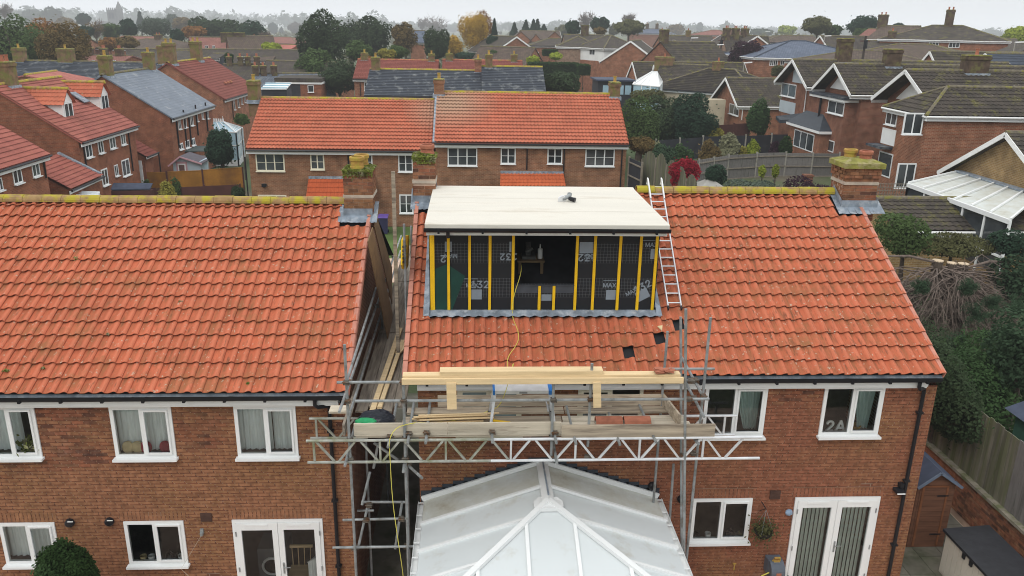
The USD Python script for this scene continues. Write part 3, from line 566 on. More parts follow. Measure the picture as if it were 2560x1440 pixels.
rw0, rw1 = at(1048, 1150, Y=WY)[0], 8.96; rv0, rv1 = at(1008, 938, Y=13.29)[0], at(2362, 938, Y=13.29)[0]
RH, rwall, rzf, ryr, rzr = near_house('brick_house', 'right of the two near orange-tiled brick houses, with the black unfinished dormer', rv0, rv1, .3, Rz, RWn, RF, rw0, rw1)
def french(T, h, blind=None):
    a, b, c, d = h; w = b-a; m = MB(); y = WY
    def B(p, q): m.boxp(A(*p), A(*q))
    B((a, y-.03, d-.06), (b, y+.05, d)); B((a, y-.03, c), (a+.06, y+.05, d-.06)); B((b-.06, y-.03, c), (b, y+.05, d-.06)); f = T.part('french_door', m, K['upvc'])
    for s in (0, 1):
        p, q = (a+.062, a+w/2-.004) if s == 0 else (a+w/2+.004, b-.062); m = MB()
        m.boxp(A(p, y-.045, d-.22), A(q, y+.015, d-.064)); m.boxp(A(p, y-.045, c+.03), A(q, y+.015, c+.20)); m.boxp(A(p, y-.044, c+.2), A(p+.105, y+.014, d-.22)); m.boxp(A(q-.105, y-.044, c+.2), A(q, y+.014, d-.22))
        m.boxp(A(p+.18, y-.056, d-.125), A(q-.18, y-.046, d-.085)); T.part('door_leaf', m, K['upvc'], f)
        T.part('pane', MB().quad((p+.1, y-.01, c+.19), (q-.1, y-.01, c+.19), (q-.1, y-.01, d-.21), (p+.1, y-.01, d-.21)), K['glass'], f)
        for z in (d-.35, c+1.0, c+.3): m2 = MB().boxp(A((p-.01) if s == 0 else (q-.012), y-.058, z), A((p+.012) if s == 0 else (q+.01), y-.046, z+.1)); T.part('hinge', m2, K['steel'], f)
        if blind:
            m = MB(); x = p+.11
            while x < q-.15: m.box((x+.04, y+.09, (c+d)/2), (.088, .003, d-c-.42), np.array([unit((.93, .36, 0)), unit((-.36, .93, 0)), (0, 0, 1)])); x += .084
            T.part('blind', m, K['blind'], f)
    x = a+w/2+.05; T.part('handle', MB().boxp(A(x, y-.06, c+.95), A(x+.03, y-.046, c+1.2)).tube((x+.015, y-.075, c+1.1), (x+.15, y-.075, c+1.1), .01), K['steel'], f)
french(LH, LF[0]['h']); french(RH, RF[0]['h'], True)
eaves(LH, -10.6, lv-.03, lzf, Lz, -10.5, at(2516/2.977, 1010, Y=WY-.15)[0], at(800, 1020, Y=WY)[0]+.1, 0)
eaves(RH, rv0+.02, rv1+.02, rzf, Rz, rw0+.0, at(2320, 962, Y=WY-.15)[0], at(2296, 975, Y=WY)[0], .3)
def underlay(T, x0, x1, ze, yr, zr):
    m = MB(); d = .03; zt = ze+RS*4.55
    d = .065; m.quad((x0, 13.36, ze-d+.03), (x1, 13.36, ze-d+.03), (x1, 17.84, zt-d), (x0, 17.84, zt-d)); m.quad((x0, 17.84, zt-d), (x1, 17.84, zt-d), (x1, 22.4, ze), (x0, 22.4, ze))
    m.quad((x0, 13.36, ze-.03), (x0, 17.84, zt-.1), (x0, 17.84, zt-d), (x0, 13.36, ze)); m.quad((x1, 13.36, ze-.03), (x1, 17.84, zt-.1), (x1, 17.84, zt-d), (x1, 13.36, ze))
    return T.part('roof', m, K['underlay'])
K['underlay'] = pbr('roofing_felt', (.022, .023, .026), .3, 4, .8)
K['verge'] = pbr('pale_verge_tile', (.46, .20, .145), .15, 5, .85)
lroof = underlay(LH, -10.6, lv, Lz, lyr, lzr); rroof = underlay(RH, rv0, rv1, Rz, ryr, rzr)
DX0, DX1, DY, DZ0, DZ1 = -.79, 3.60, 14.66, 6.2, 7.80      # dormer face
chL = (at(862, 500, Y=17.6)[0], at(937, 500, Y=17.6)[0]); chC = (at(1034, 490, Y=17.6)[0], at(1090, 490, Y=17.6)[0]); chR = (at(2098, 470, Y=17.6)[0], at(2186, 470, Y=17.6)[0])
gap_px = [(1712, 822), (1660, 857), (1583, 888)]
RP, RN = A(0, 13.29, Rz), unit((0, -RS, 1)); gaps = [on(x, y, RP+RN*.03, RN) for x, y in gap_px]
def skip_l(c, r, k): return c[0] > chL[0]-.08 and c[1] > 17.25
def skip_r(c, r, k):
    if c[0] < chC[1] and c[1] > 17.25: return True
    if c[0] > chR[0]-.1 and c[0] < chR[1]+.02 and c[1] > 17.15: return True
    if DX0-.04 < c[0] < DX1+.06 and c[1] > 14.50: return True
    return any(abs(c[0]-g[0]) < TW*.55 and abs(c[1]-g[1]) < .17 for g in gaps)
ncl = int(round((lv+10.6)/TW)); K['tile'] = near_tile('orange_pantile', lv-ncl*TW, TW, .57); near_tiles(LH, lroof, A(lv-ncl*TW, 13.29, Lz)-EN*.03, ncl, 16, TW, TG, EV, EN, K['tile'], skip_l)
ncr = int(round((rv1-rv0)/TW)); twr = (rv1-rv0)/ncr; K['tile_right'] = near_tile('streaked_orange_pantile', rv0, twr, .54); near_tiles(RH, rroof, A(rv0, 13.29, Rz)-EN*.03, ncr, 16, twr, TG, EV, EN, K['tile_right'], skip_r)
for T, x, ze, rp in ((LH, lv, Lz, lroof), (RH, rv0, Rz, rroof), (RH, rv1, Rz, rroof)):      # cloaked verge tiles
    sgn = -1 if x == rv0 else 1
    for r in range(15):
        a = A(x, 13.29, ze)+EV*(r*TG+.01)+EN*.05; b = A(x, 13.29, ze)+EV*((r+1)*TG)+EN*.03
        T.part('verge_tile', MB().bar(a-A(sgn*.03, 0, 0)+EN*.0, b-A(sgn*.03, 0, 0), .075, .03, EN).bar(a+A(sgn*.01, 0, 0)-EN*.07, b+A(sgn*.01, 0, 0)-EN*.07, .02, .14, EN), K['verge'], rp)

ridge_row(LH, lroof, (-10.6, 17.84, Lz+RS*4.55+.03), (chL[0]-.02, 17.84, Lz+RS*4.55+.03), .42, .12, K['ridge'])
ridge_row(RH, rroof, (DX1+.15, 17.84, Rz+RS*4.55+.03), (chR[0]-.02, 17.84, Rz+RS*4.55+.03), .42, .12, K['ridge'])
# chimneys
zL, zRr = Lz+RS*4.55, Rz+RS*4.55
ct = at(900, 430, Y=17.45)[2]
brick_chimney(LH, chL[0], chL[1]-.02, 17.45, 18.15, zL-.5, ct, band=at(900, 491, Y=17.45)[2], crown=moss_crown, pots=[(chL[0]+.30, 17.62, .14, .25, 'pot_yellow'), (chL[0]+.36, 17.95, .14, .25, 'pot_yellow')])
ct = at(1060, 396, Y=17.45)[2]
brick_chimney(RH, chC[0], chC[1], 17.45, 18.1, zRr-.5, ct, band=at(1060, 455, Y=17.45)[2], crown=moss_crown, pots=[((chC[0]+chC[1])/2+.06, 17.75, .14, .2, 'terracotta')])
ct = at(2140, 420, Y=17.45)[2]
brick_chimney(RH, chR[0]+.02, chR[1]-.03, 17.4, 18.1, zRr-.55, ct, band=at(2140, 458, Y=17.45)[2], crown=haunch_crown, over=.03, pots=[((chR[0]+chR[1])/2-.12, 17.9, .13, .3, 'pot_yellow'), ((chR[0]+chR[1])/2+.12, 17.65, .13, .3, 'terracotta')])
def apron(T, roof, x0, x1, ya, zr0, wside=.12):
    m = MB(); f = lambda y: zr0+RS*(y-13.29)
    y1 = ya; y0 = ya-.22; k = 14; xs = np.linspace(x0-wside, x1+wside, k)
    for a, b in zip(xs[:-1], xs[1:]): m.quad((a, y0, f(y0)+.06+rng.normal(0, .006)), (b, y0, f(y0)+.06+rng.normal(0, .006)), (b, y1, f(y1)+.05), (a, y1, f(y1)+.05))
    m.quad((x0-.01, ya-.012, f(ya)+.04), (x1+.01, ya-.012, f(ya)+.04), (x1+.01, ya-.012, f(ya)+.20), (x0-.01, ya-.012, f(ya)+.20))
    for x, s in ((x0, -1), (x1, 1)):
        m.quad((x+s*.012, ya-.01, f(ya)+.04), (x+s*.012, ya+.5, f(ya+.5)+.04), (x+s*.012, ya+.5, f(ya+.5)+.2), (x+s*.012, ya-.01, f(ya)+.22)); m.quad((x+s*.01, ya-.2, f(ya-.2)+.055), (x+s*wside, ya-.2, f(ya-.2)+.06), (x+s*wside, ya+.4, f(ya+.4)+.055), (x+s*.01, ya+.4, f(ya+.4)+.055))
    T.part('lead_apron', m, K['lead'], roof)
apron(LH, lroof, chL[0], chL[1]-.05, 17.43, Lz); apron(RH, rroof, chC[0], chC[1], 17.43, Rz, .05); apron(RH, rroof, chR[0], chR[1], 17.38, Rz)
# wall fittings
def vent_round(T, px, py, r=.085, km='black'):
    c = at(px, py, Y=WY); m = MB().lathe([(0, .0), (r, .0), (r*1.05, .02), (r*.95, .07), (r*.6, .10), (0, .105)], c, 16, np.array([(1, 0, 0), (0, 0, 1), (0, -1, 0)])); T.part('vent_cover', m, K[km], smooth=False)
for x, y in ((176, 1305), (275, 1302)):
    vent_round(LH, x, y); c = at(x, y+1, Y=WY-.11); LH.part('light_strip', MB().path([c+A(-.05, .0, .012), c+A(-.02, -.012, .02), c+A(.02, -.012, .02), c+A(.05, 0, .012)], .009), K['white'])
for x, y in ((1630, 1213), (1703, 1246)): vent_round(RH, x, y)
K['airbrick'] = pbr('brown_air_brick', (.075, .04, .03), .15, 9, .8)
for T, x, y in ((LH, 516, 1292), (RH, 1937, 1236)):
    c = at(x, y, Y=WY); m = MB().boxp(c+A(-.105, -.03, -.09), c+A(.105, 0, .09))
    for k in range(5): m.boxp(c+A(-.09, -.036, -.075+k*.032), c+A(.09, -.029, -.062+k*.032))
    T.part('air_brick', m, K['airbrick'])
c = at(506, 1327, Y=WY); LH.part('washing_line_hook', MB().boxp(c+A(-.03, -.05, -.05), c+A(.03, 0, .06)).tube(c+A(0, -.07, .0), c+A(0, -.07, -.06), .03), K['steel'])
p1 = at(480, 1440, Y=11.6); single('washing_line', MB().path([c+A(0, -.07, -.05), c+A(-.25, -.6, -.42), p1+A(-.02, 0, -.05), p1+A(-.3, -1.0, -.7)], .003, 5), K['board_pale'], 'thin cord running down from the hook on the left house wall', 'washing line')
c = at(2243, 1217, Y=WY); m = MB().boxp(c+A(-.10, -.22, -.05), c+A(.06, -.02, .01)).boxp(c+A(-.0, -.1, .02), c+A(.08, 0, .12)); RH.part('security_light', m, K['black'], label='black floodlight with a white sensor by the downpipe'); RH.part('light_strip', MB().boxp(c+A(-.11, -.235, -.035), c+A(.05, -.221, -.012)), K['white'])
c = at(1964, 1271, Y=WY); RH.part('wall_lamp', MB().lathe([(0, 0), (.05, .02), (.07, .10), (.05, .18), (0, .21)], c+A(.1, -.1, -.02), 12, np.array([(0, 0, 1), (0, 1, 0), unit((-1, -.5, .25))])), pbr('blue_grey_lamp', (.22, .30, .40), .1, 4, .4), smooth=True)
# things on the sills
def on_sill(h, items):
    for fx, kind, name, label, cat, mt in items:
        x = h[0]+(h[1]-h[0])*fx; z = h[2]+.005; y = WY+.10
        if kind == 'pot': m = MB().lathe([(0, 0), (.05, 0), (.065, .11), (.055, .11), (.05, .02)], (x, y, z), 14)
        elif kind == 'plant':
            m = MB().lathe([(0, 0), (.06, 0), (.08, .12), (.06, .12)], (x, y, z), 12); P = A(x, y, z+.2)+rng.normal(0, .07, (70, 3)); leaves(m, P, .06)
        elif kind == 'cushion': m = MB().tm(trimesh.creation.icosphere(2, 1.0).apply_scale((.11, .06, .13)), (x, y+.02, z+.13))
        elif kind == 'kettle': m = MB().lathe([(0, 0), (.09, 0), (.10, .06), (.07, .15), (.02, .17), (0, .18)], (x, y, z), 14); m.path([(x-.06, y, z+.15), (x, y, z+.24), (x+.06, y, z+.15)], .01); m.tube((x+.08, y, z+.08), (x+.15, y, z+.14), .015)
        single(name, m, K[mt], label, cat)
on_sill(LW[1]['h'], [(.16, 'cushion', 'cushion', 'leftmost cream cushion on the middle upstairs sill of the left house', 'cushion', 'cushion'), (.32, 'cushion', 'cushion', 'cream cushion beside the red one on the middle upstairs sill, left house', 'cushion', 'cushion'), (.46, 'cushion', 'cushion', 'red cushion left of the mullion, middle upstairs sill of the left house', 'cushion', 'cushion_red'), (.78, 'cushion', 'cushion', 'red cushion right of the mullion, middle upstairs sill of the left house', 'cushion', 'cushion_red')])
on_sill(LW[0]['h'], [(.70, 'plant', 'houseplant', 'dark leafy houseplant on the sill of the leftmost upstairs window', 'houseplant', 'moss'), (.85, 'plant', 'houseplant', 'smaller houseplant at the right of the leftmost upstairs sill', 'houseplant', 'moss')])
on_sill(LW[4]['h'], [(.2, 'pot', 'cup', 'cream cup at the left of the kitchen sill, left house', 'cup', 'cushion'), (.34, 'pot', 'jug', 'white jug left of the mullion on the kitchen sill, left house', 'jug', 'white'), (.66, 'kettle', 'kettle', 'black kettle on the kitchen sill of the left house', 'kettle', 'black'), (.85, 'pot', 'plant_pot', 'white pot at the right end of the kitchen sill, left house', 'pot', 'white')])
on_sill(RWn[4]['h'], [(.12, 'pot', 'plant_pot', 'dark pot at the left of the kitchen sill, right house', 'pot', 'black'), (.34, 'pot', 'cup', 'white cup left of the mullion on the kitchen sill, right house', 'cup', 'white'), (.72, 'kettle', 'kettle', 'dark kettle on the kitchen sill of the right house', 'kettle', 'black')])
h = RWn[3]['h']; tx = meshkit.text_mesh('2A', .23, .03, True); m = MB().tm(tx, (h[0]+.17, WY+.14, h[2]+.01), np.array([(1, 0, 0), (0, 0, 1), (0, -1, 0)])); single('letter_ornament', m, K['white'], 'white 2A ornament on the sill of the rightmost upstairs window', 'ornament')
single('bowl', MB().lathe([(0, 0), (.05, 0), (.10, .06), (.11, .10), (.09, .09), (.05, .03), (0, .03)], (h[0]+.84, WY+.22, h[2]+.0), 16), K['pot_yellow'], 'gold bowl on the sill of the rightmost upstairs window', 'bowl', smooth=True)
# ------------------------------------------------------------ dormer under construction (part of the right house)
def face(px, py): p = at(px, py, Y=DY); return p[0], p[2]
HX0, HX1, HZ0, HZ1 = .845, 2.0, 6.765, 7.73
m = MB(); sheet_with_holes(m, A(0, DY, 0), A(1, 0, 0), A(0, -1, 0), DX0, DX1, DZ0-.02, DZ1+.1, [(HX0, HX1, HZ0, HZ1)], .09)
zr_ = lambda y: Rz+RS*(y-13.29)
for x in (DX0, DX1): m.add([(x, DY+.001, DZ0), (x, DY+.001, 7.95), (x, 17.6, 7.95), (x, 17.6, 7.85)], [[0, 1, 2], [0, 2, 3]])
dorm = RH.part('dormer', m, K['membrane'], label='black membrane-clad dormer with yellow battens and an open window hole', uv=True)
def dpart(name, mb, mt, **k): return RH.part(name, mb, K[mt] if isinstance(mt, str) else mt, dorm, **k)
for i, px in enumerate((1081, 1121.5, 1174, 1224.5, 1282, 1440, 1484.5, 1547, 1597.5, 1636.5)):
    x, _ = face(px, 680); w = .085 if i == 0 else .052
    dpart('batten', MB().boxp(A(x-w/2, DY-.03, DZ0+.01), A(x+w/2, DY-.001, DZ1+.04)), 'yellow')
for px in (1352, 1387): x, _ = face(px, 583); dpart('batten', MB().boxp(A(x-.026, DY-.03, HZ1+.02), A(x+.026, DY-.001, DZ1+.04)), 'yellow')
for px in (1348, 1384): x, _ = face(px, 745); dpart('batten', MB().boxp(A(x-.026, DY-.03, DZ0+.01), A(x+.026, DY-.001, HZ0-.02)), 'yellow')
x0f, x1f, yf, yb_, zt = -.835, 3.66, 14.22, 17.78, 8.06
m = MB(); n = 6; t = np.linspace(0, math.pi/2, n)
prof = [(yb_, zt-.12), (yb_, zt+.02), (17.55, zt)] + [(yf+.018-.018*math.sin(a), zt-.018+.018*math.cos(a)) for a in t] + [(yf, zt-.11)]
for (ya, za), (yc, zc) in zip(prof[:-1], prof[1:]): m.quad((x0f, ya, za), (x1f, ya, za), (x1f, yc, zc), (x0f, yc, zc))
for x in (x0f, x1f): m.add([(x, y, z) for y, z in prof], [[0, i, i+1] for i in range(1, len(prof)-1)])
m.quad((x0f, yb_, zt-.12), (x1f, yb_, zt-.12), (x1f, yf, zt-.115), (x0f, yf, zt-.115))
dpart('flat_roof', m, 'epdm')
for y in (15.3, 16.55): dpart('membrane_lap', MB().boxp(A(x0f+.01, y, zt+.0005), A(x1f-.01, y+.09, zt+.004)), 'epdm')
dpart('fascia', MB().boxp(A(x0f+.02, yf+.07, 7.83), A(x1f-.02, yf+.10, 7.96)).boxp(A(x0f+.02, yf+.1, 7.835), A(x1f-.02, DY, 7.85)), 'white')
m = MB(); r = .066; yc, zc = yf+.0, 7.965; t = np.linspace(math.pi, 2*math.pi, 9); a = np.stack([np.full(9, x0f-.02), yc+r*np.cos(t), zc+r*np.sin(t)], 1); b = a.copy(); b[:, 0] = x1f+.02; i = np.arange(8); m.add(np.vstack([a, b]), np.stack([i, i+1, i+10, i+9], 1)); m.boxp(A(x0f-.02, yc-r-.003, zc-.01), A(x1f+.02, yc-r+.003, zc+.03))
for q in range(6): x = x0f+.25+q*.8; m.boxp(A(x-.02, yc-r-.01, zc-r-.008), A(x+.02, yc+.05, zc+.004))
xo, _ = face(1121.5, 580); m.tube((xo, yc, zc-r+.01), (xo, yc+.02, zc-r-.10), .035, n=10); dpart('gutter', m, 'black')
# lead apron below the dormer, dressed over the tiles
m = MB(); ks = int((DX1-DX0+.2)/(twr/4)); xs = np.linspace(DX0-.10, DX1+.09, ks); ph = lambda x: .016*math.sin((x-rv0)/twr*2*math.pi-1.2)
lo = [(x, 14.47+.01*math.sin(x*21), zr_(14.47)+.085+ph(x)) for x in xs]; mid = [(x, 14.60, zr_(14.60)+.085+ph(x)*.6) for x in xs]; hi = [(x, DY-.012, DZ0+.055) for x in xs]; top = [(x, DY-.012, DZ0+.12) for x in xs]
for q in range(ks-1): m.quad(lo[q], lo[q+1], mid[q+1], mid[q]); m.quad(mid[q], mid[q+1], hi[q+1], hi[q])
for x, s in ((DX0, -1), (DX1, 1)):
    ys = np.linspace(14.48, 16.9, 14)
    for ya, yb2 in zip(ys[:-1], ys[1:]): m.quad((x+s*.005, ya, zr_(ya)+.09), (x+s*.12, ya, zr_(ya)+.085), (x+s*.12, yb2, zr_(yb2)+.085), (x+s*.005, yb2, zr_(yb2)+.2))
dpart('lead_flashing', m, 'lead', smooth=True)
dpart('sill_strip', MB().boxp(A(HX0, DY-.012, HZ0-.17), A(HX1, DY-.004, HZ0-.012)).boxp(A(HX0, DY-.03, HZ0-.012), A(HX1, DY+.09, HZ0-.002)), pbr('grey_dpc_strip', (.055, .06, .07), .2, 5, .4))
def printed(text, px, py, hgt, rot=0.0, mirror=False, bold=True, mt='print_grey'):
    c = A(*face(px, py)); tx = meshkit.text_mesh(text, hgt, .0016, bold); v = np.array(tx.vertices); v[:, :2] -= (v[:, :2].min(0)+v[:, :2].max(0))/2
    if mirror: v[:, 1] *= -1
    ca, sa = math.cos(rot), math.sin(rot); v2 = np.stack([c[0]+v[:, 0]*ca-v[:, 1]*sa, DY-.003-v[:, 2], c[1]+v[:, 0]*sa+v[:, 1]*ca], 1)
    k = (v2[:, 0] > DX0+.01).all() and (v2[:, 0] < DX1-.01).all()
    dpart('printing', (v2, np.array(tx.faces)), mt)
def patch(px, py, w, h, rot=0.0, mt='print_grey'):
    c = A(*face(px, py)); ca, sa = math.cos(rot), math.sin(rot); q = [(-w, -h), (w, -h), (w, h), (-w, h)]
    dpart('logo_patch', MB().quad(*[(c[0]+(a*ca-b*sa)/2, DY-.0025, c[1]+(a*sa+b*ca)/2) for a, b in q]), mt)
printed('MAX', 1180, 713, .075); printed('132', 1200, 711, .14); patch(1191, 736, .21, .20)
printed('MAX', 1524, 713, .085); patch(1527, 737, .19, .20)
printed('MAX', 1578, 730, .075, .5); printed('132', 1606, 716, .14, .5); patch(1606, 737, .25, .20, .5)
printed('MAX', 1629, 612, .08); patch(1634, 635, .12, .20)
printed('132', 1468, 644, .14, math.pi, False); printed('MAX', 1474, 643, .075, math.pi); patch(1466, 619, .26, .22)
printed('132', 1271, 642, .13, math.pi); printed('MAX', 1127, 640, .08, math.pi); printed('2', 1108, 647, .14, math.pi); patch(1121, 617, .13, .20); patch(1276, 617, .04, .20); patch(1366, 744, .20, .13)
for x, y in ((1177, 697), (1525, 701), (1622, 601)): patch(x, y, .26, .012)
c = [face(*p) for p in ((1088, 778), (1130, 776), (1163, 690), (1118, 660), (1088, 672))]; dpart('green_offcut', MB().add([(x, DY-.006, z) for x, z in c], [[0, 1, 2], [0, 2, 3], [0, 3, 4]]), 'green_sheet')
c = [face(*p) for p in ((1545, 738), (1590, 776), (1632, 772), (1612, 690), (1600, 684))]; dpart('membrane_offcut', MB().add([(x, DY-.0012, z) for x, z in c], [[0, 1, 2], [0, 2, 3], [0, 3, 4]]), K['membrane'], uv=True)
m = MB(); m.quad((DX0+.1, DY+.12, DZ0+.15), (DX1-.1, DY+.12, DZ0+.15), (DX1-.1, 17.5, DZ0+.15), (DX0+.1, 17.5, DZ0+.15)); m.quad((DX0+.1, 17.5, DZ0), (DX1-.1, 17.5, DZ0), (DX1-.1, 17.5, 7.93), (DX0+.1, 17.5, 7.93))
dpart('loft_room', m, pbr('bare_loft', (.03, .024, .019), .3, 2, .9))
K['deadboard'] = pbr('dull_bench_board', (.16, .11, .06), .2, 3, .8)
B = Thing('workbench', 'makeshift workbench inside the dark dormer opening', 'workbench', (1.3, 15.9, DZ0+.15))
B.part('bench_top', MB().boxp(A(.95, 15.6, 6.93), A(1.5, 16.2, 6.97)), K['deadboard'])
for x in (1.0, 1.45): B.part('leg', MB().boxp(A(x-.03, 15.65, DZ0+.15), A(x+.03, 15.71, 6.93)), K['deadboard']); B.part('leg', MB().boxp(A(x-.03, 16.1, DZ0+.15), A(x+.03, 16.16, 6.93)), K['deadboard'])
single('sealant_tube', MB().lathe([(0, 0), (.05, 0), (.05, .2), (.015, .22), (.01, .3), (0, .3)], (1.42, 15.8, 6.97), 12), K['white'], 'white sealant tube upright on the bench in the dormer opening', 'sealant tube')
single('mitre_saw', MB().boxp(A(1.05, 15.7, 6.97), A(1.32, 16.0, 7.03)).box((1.18, 15.9, 7.14), (.1, .22, .2), np.array([(1, 0, 0), unit((0, .9, .4)), unit((0, -.4, .9))])).tube((1.12, 15.72, 7.12), (1.26, 15.72, 7.2), .035), pbr('tool_grey', (.10, .10, .095), .3, 9, .5), 'grey mitre saw on the bench in the dormer opening', 'saw')
# power tool left on the flat roof
c = at(1420, 502, z=8.08); T = Thing('power_tool', 'small grey power tool lying on the cream flat roof', 'power tool', c)
T.part('tool_body', MB().tube(c+A(-.12, .02, .04), c+A(.05, .05, .09), .045, .05, 10).tube(c+A(.03, .1, .06), c+A(.05, .16, .12), .05), K['steel']); T.part('handle', MB().tube(c+A(.02, 0, .05), c+A(.14, -.07, .03), .04, .05, 10), K['black']); T.part('blade', MB().tube(c+A(-.12, -.01, .02), c+A(-.13, .02, .03), .09, n=14), K['alu'])

# ------------------------------------------------------------ ladder on the tiles
T = Thing('ladder', 'aluminium roof ladder hooked over the ridge beside the dormer', 'ladder', (4.0, 14.64, 6.2))
a, b, d0, d1 = A(3.86, 14.63, zr_(14.63)+.12), A(4.03, 17.93, zr_(17.93)+.14), A(4.12, 14.63, zr_(14.63)+.12), A(4.345, 17.93, zr_(17.93)+.14)
for p, q in ((a, b), (d0, d1)):
    T.part('rail', MB().bar(p, q, .022, .06, EN), K['alu']); T.part('foot', MB().bar(p-unit(q-p)*.05, p+unit(q-p)*.03, .03, .065, EN), K['black'])
    e = unit(q-p); T.part('ridge_hook', MB().path([q-e*.6+A(.0, 0, .05), q+e*.02+A(0, 0, .09), q+e*.1+A(0, 0, .06), q+e*.16+A(0, 0, -.12)], .016, 6), K['white'])
for k in range(15):
    f = (k+.5)/15; T.part('rung', MB().tube(a+(b-a)*f, d0+(d1-d0)*f, .015, n=8), K['alu'])

# ------------------------------------------------------------ scaffold
S = Thing('scaffold', 'galvanised tube scaffold with boarded platform across the right house and up the alley', 'scaffold', (1, 12.8, 0))
Yf, Yi = 12.22, 13.36
def tb(p, q, mt='steel', r=.0242, name='scaffold_tube'): return S.part(name, MB().tube(p, q, r, n=10), K[mt])
def cpl(p, parent=None):
    p = A(*p); m = MB().boxp(p-A(.045, .045, .032), p+A(.045, .045, .032)).tube(p+A(-.06, -.05, .02), p+A(.06, -.05, .02), .013, n=6).tube(p+A(.05, -.06, -.02), p+A(.05, .06, -.02), .013, n=6); S.part('coupler', m, K['coupler'], parent)
V = lambda px, py, Y: at(px, py, Y=Y)
# standards
std = [(-2.05, Yf, .0, 6.52), (-1.115, Yf, .0, 5.84), (1.39, Yf, 4.34, 6.04), (2.02, Yf, 4.62, 6.17), (-2.06, 14.2, .0, 4.7), (-1.26, 14.2, .0, 4.7), (-2.05, 17.5, 0, 5.9), (4.02, 12.45, .3, 6.9), (3.55, Yi, .3, 6.3)]
for x, y, z0, z1 in std: tb((x, y, z0), (x, y, z1), 'steel')
tb((3.5, 12.15, 7.16), (4.04, 12.16, .3)); tb((4.05, 12.3, .3), (3.75, 13.3, 6.6))
tb(V(1684, 1160, 13.3), V(1672, 1330, 13.3))
# guard rails along the front
tb((-2.2, Yf-.03, 5.86), (3.75, Yf-.03, 5.86)); tb((-1.92, Yf-.03, 5.52), (4.05, Yf-.03, 5.52)); tb((3.2, Yf+.3, 5.93), (4.2, Yf+.3, 5.93))
for x in (-2.05, -1.115, 1.39, 2.02, 3.7): cpl((x, Yf-.03, 5.86)); cpl((x, Yf-.02, 5.52)); cpl((x, Yf, 4.79)); cpl((x, Yf, 4.42))
# rails up the alley
for (pa, pb, z) in (((848, 1030), (1003, 589), 5.55), ((872, 1042), (1001, 627), 5.1), ((868, 950), (940, 720), 5.9)): tb(at(*pa, z=z), at(*pb, z=z))
for f in (.1, .45, .8): p = at(848, 1030, z=5.55)*(1-f)+at(1003, 589, z=5.55)*f; cpl(p)
# right hand end rails
for pa, pb in (((1752, 981), (1697, 880)), ((1760, 1042), (1708, 945)), ((1747, 1110), (1715, 1075))): tb(at(*pa, X=3.9), at(*pb, X=3.95)); 
cpl(at(1738, 950, X=3.9)); cpl(at(1735, 995, X=3.9)); cpl((3.98, 12.3, 5.52)); cpl((3.95, 12.3, 4.8)); cpl((3.9, 12.3, 4.42))
# transoms under the platform, ends pointing at the viewer
for px, py in ((970, 1118), (1019, 1110), (1064, 1108), (1231, 1106), (1391, 1108), (1440, 1110), (1550, 1112), (1640, 1106)):
    p = V(px, py, 11.93); tb(p, p+A(0, 1.62, .0)); cpl(p+A(0, .3, .04))
for px, py in ((862, 1165), (1008, 1180), (1392, 1158)): p = V(px, py, 11.95); tb(p, p+A(0, 1.4, .1))
tb(V(1022, 1165, 12.3), V(1055, 1195, 11.7))
# lower ties across the alley
for pa, pb, y in (((857, 1300), (1018, 1296), 12.7), ((832, 1369), (1035, 1366), 12.3), ((903, 1255), (1015, 1255), 13.6), ((893, 1277), (935, 1276), 13.9)): tb(V(*pa, y), V(*pb, y))
for pa, pb in (((918, 1270), (895, 1372)), ((1005, 1255), (988, 1372)), ((925, 1180), (905, 1262)), ((934, 1170), (945, 1110))): tb(V(*pa, 12.75), V(*pb, 12.6))
tb(V(935, 1107, 12.5), V(995, 1150, 12.5)); 
for px, py in ((915, 1300), (922, 1262), (885, 1369), (1016, 1366), (1020, 1160), (1003, 1297)): cpl(V(px, py, 12.5))
# lattice beams
def lattice(x0, x1, y, zt, zb, start, split=None):
    m = K['alu']; bays = []
    for z in (zt, zb):
        if split and split > x0 and split < x1: S.part('lattice_chord', MB().tube((x0, y, z), (split, y, z), .0245, n=10), K['steel_green']); S.part('lattice_chord', MB().tube((split, y, z), (x1, y, z), .0245, n=10), m)
        else: S.part('lattice_chord', MB().tube((x0, y, z), (x1, y, z), .0245, n=10), K['steel_green'] if split else m)
    u = x0+.12; k = 0
    while u < x1-.1:
        mt = K['steel_green'] if split and u < split else m; st = .37
        if k % 3 == 0: S.part('lattice_strut', MB().bar((u, y, zb), (u, y, zt), .035, .03, (0, 1, 0)), mt)
        if u+st < x1:
            a_, b_ = ((u+.05, y, zt-.02), (u+st-.04, y, zb+.02)) if k % 2 == 0 else ((u+.04, y, zb+.02), (u+st-.05, y, zt-.02)); S.part('lattice_strut', MB().bar(a_, b_, .034, .03, (0, 1, 0)), mt)
        u += st; k += 1
lattice(-2.76, 5.04, Yf-.06, 4.80, 4.39, 0, .35); lattice(-2.95, -1.9, Yi, 4.6, 4.2, 0, -1.8); lattice(3.55, 5.0, Yi, 4.6, 4.2, 0)
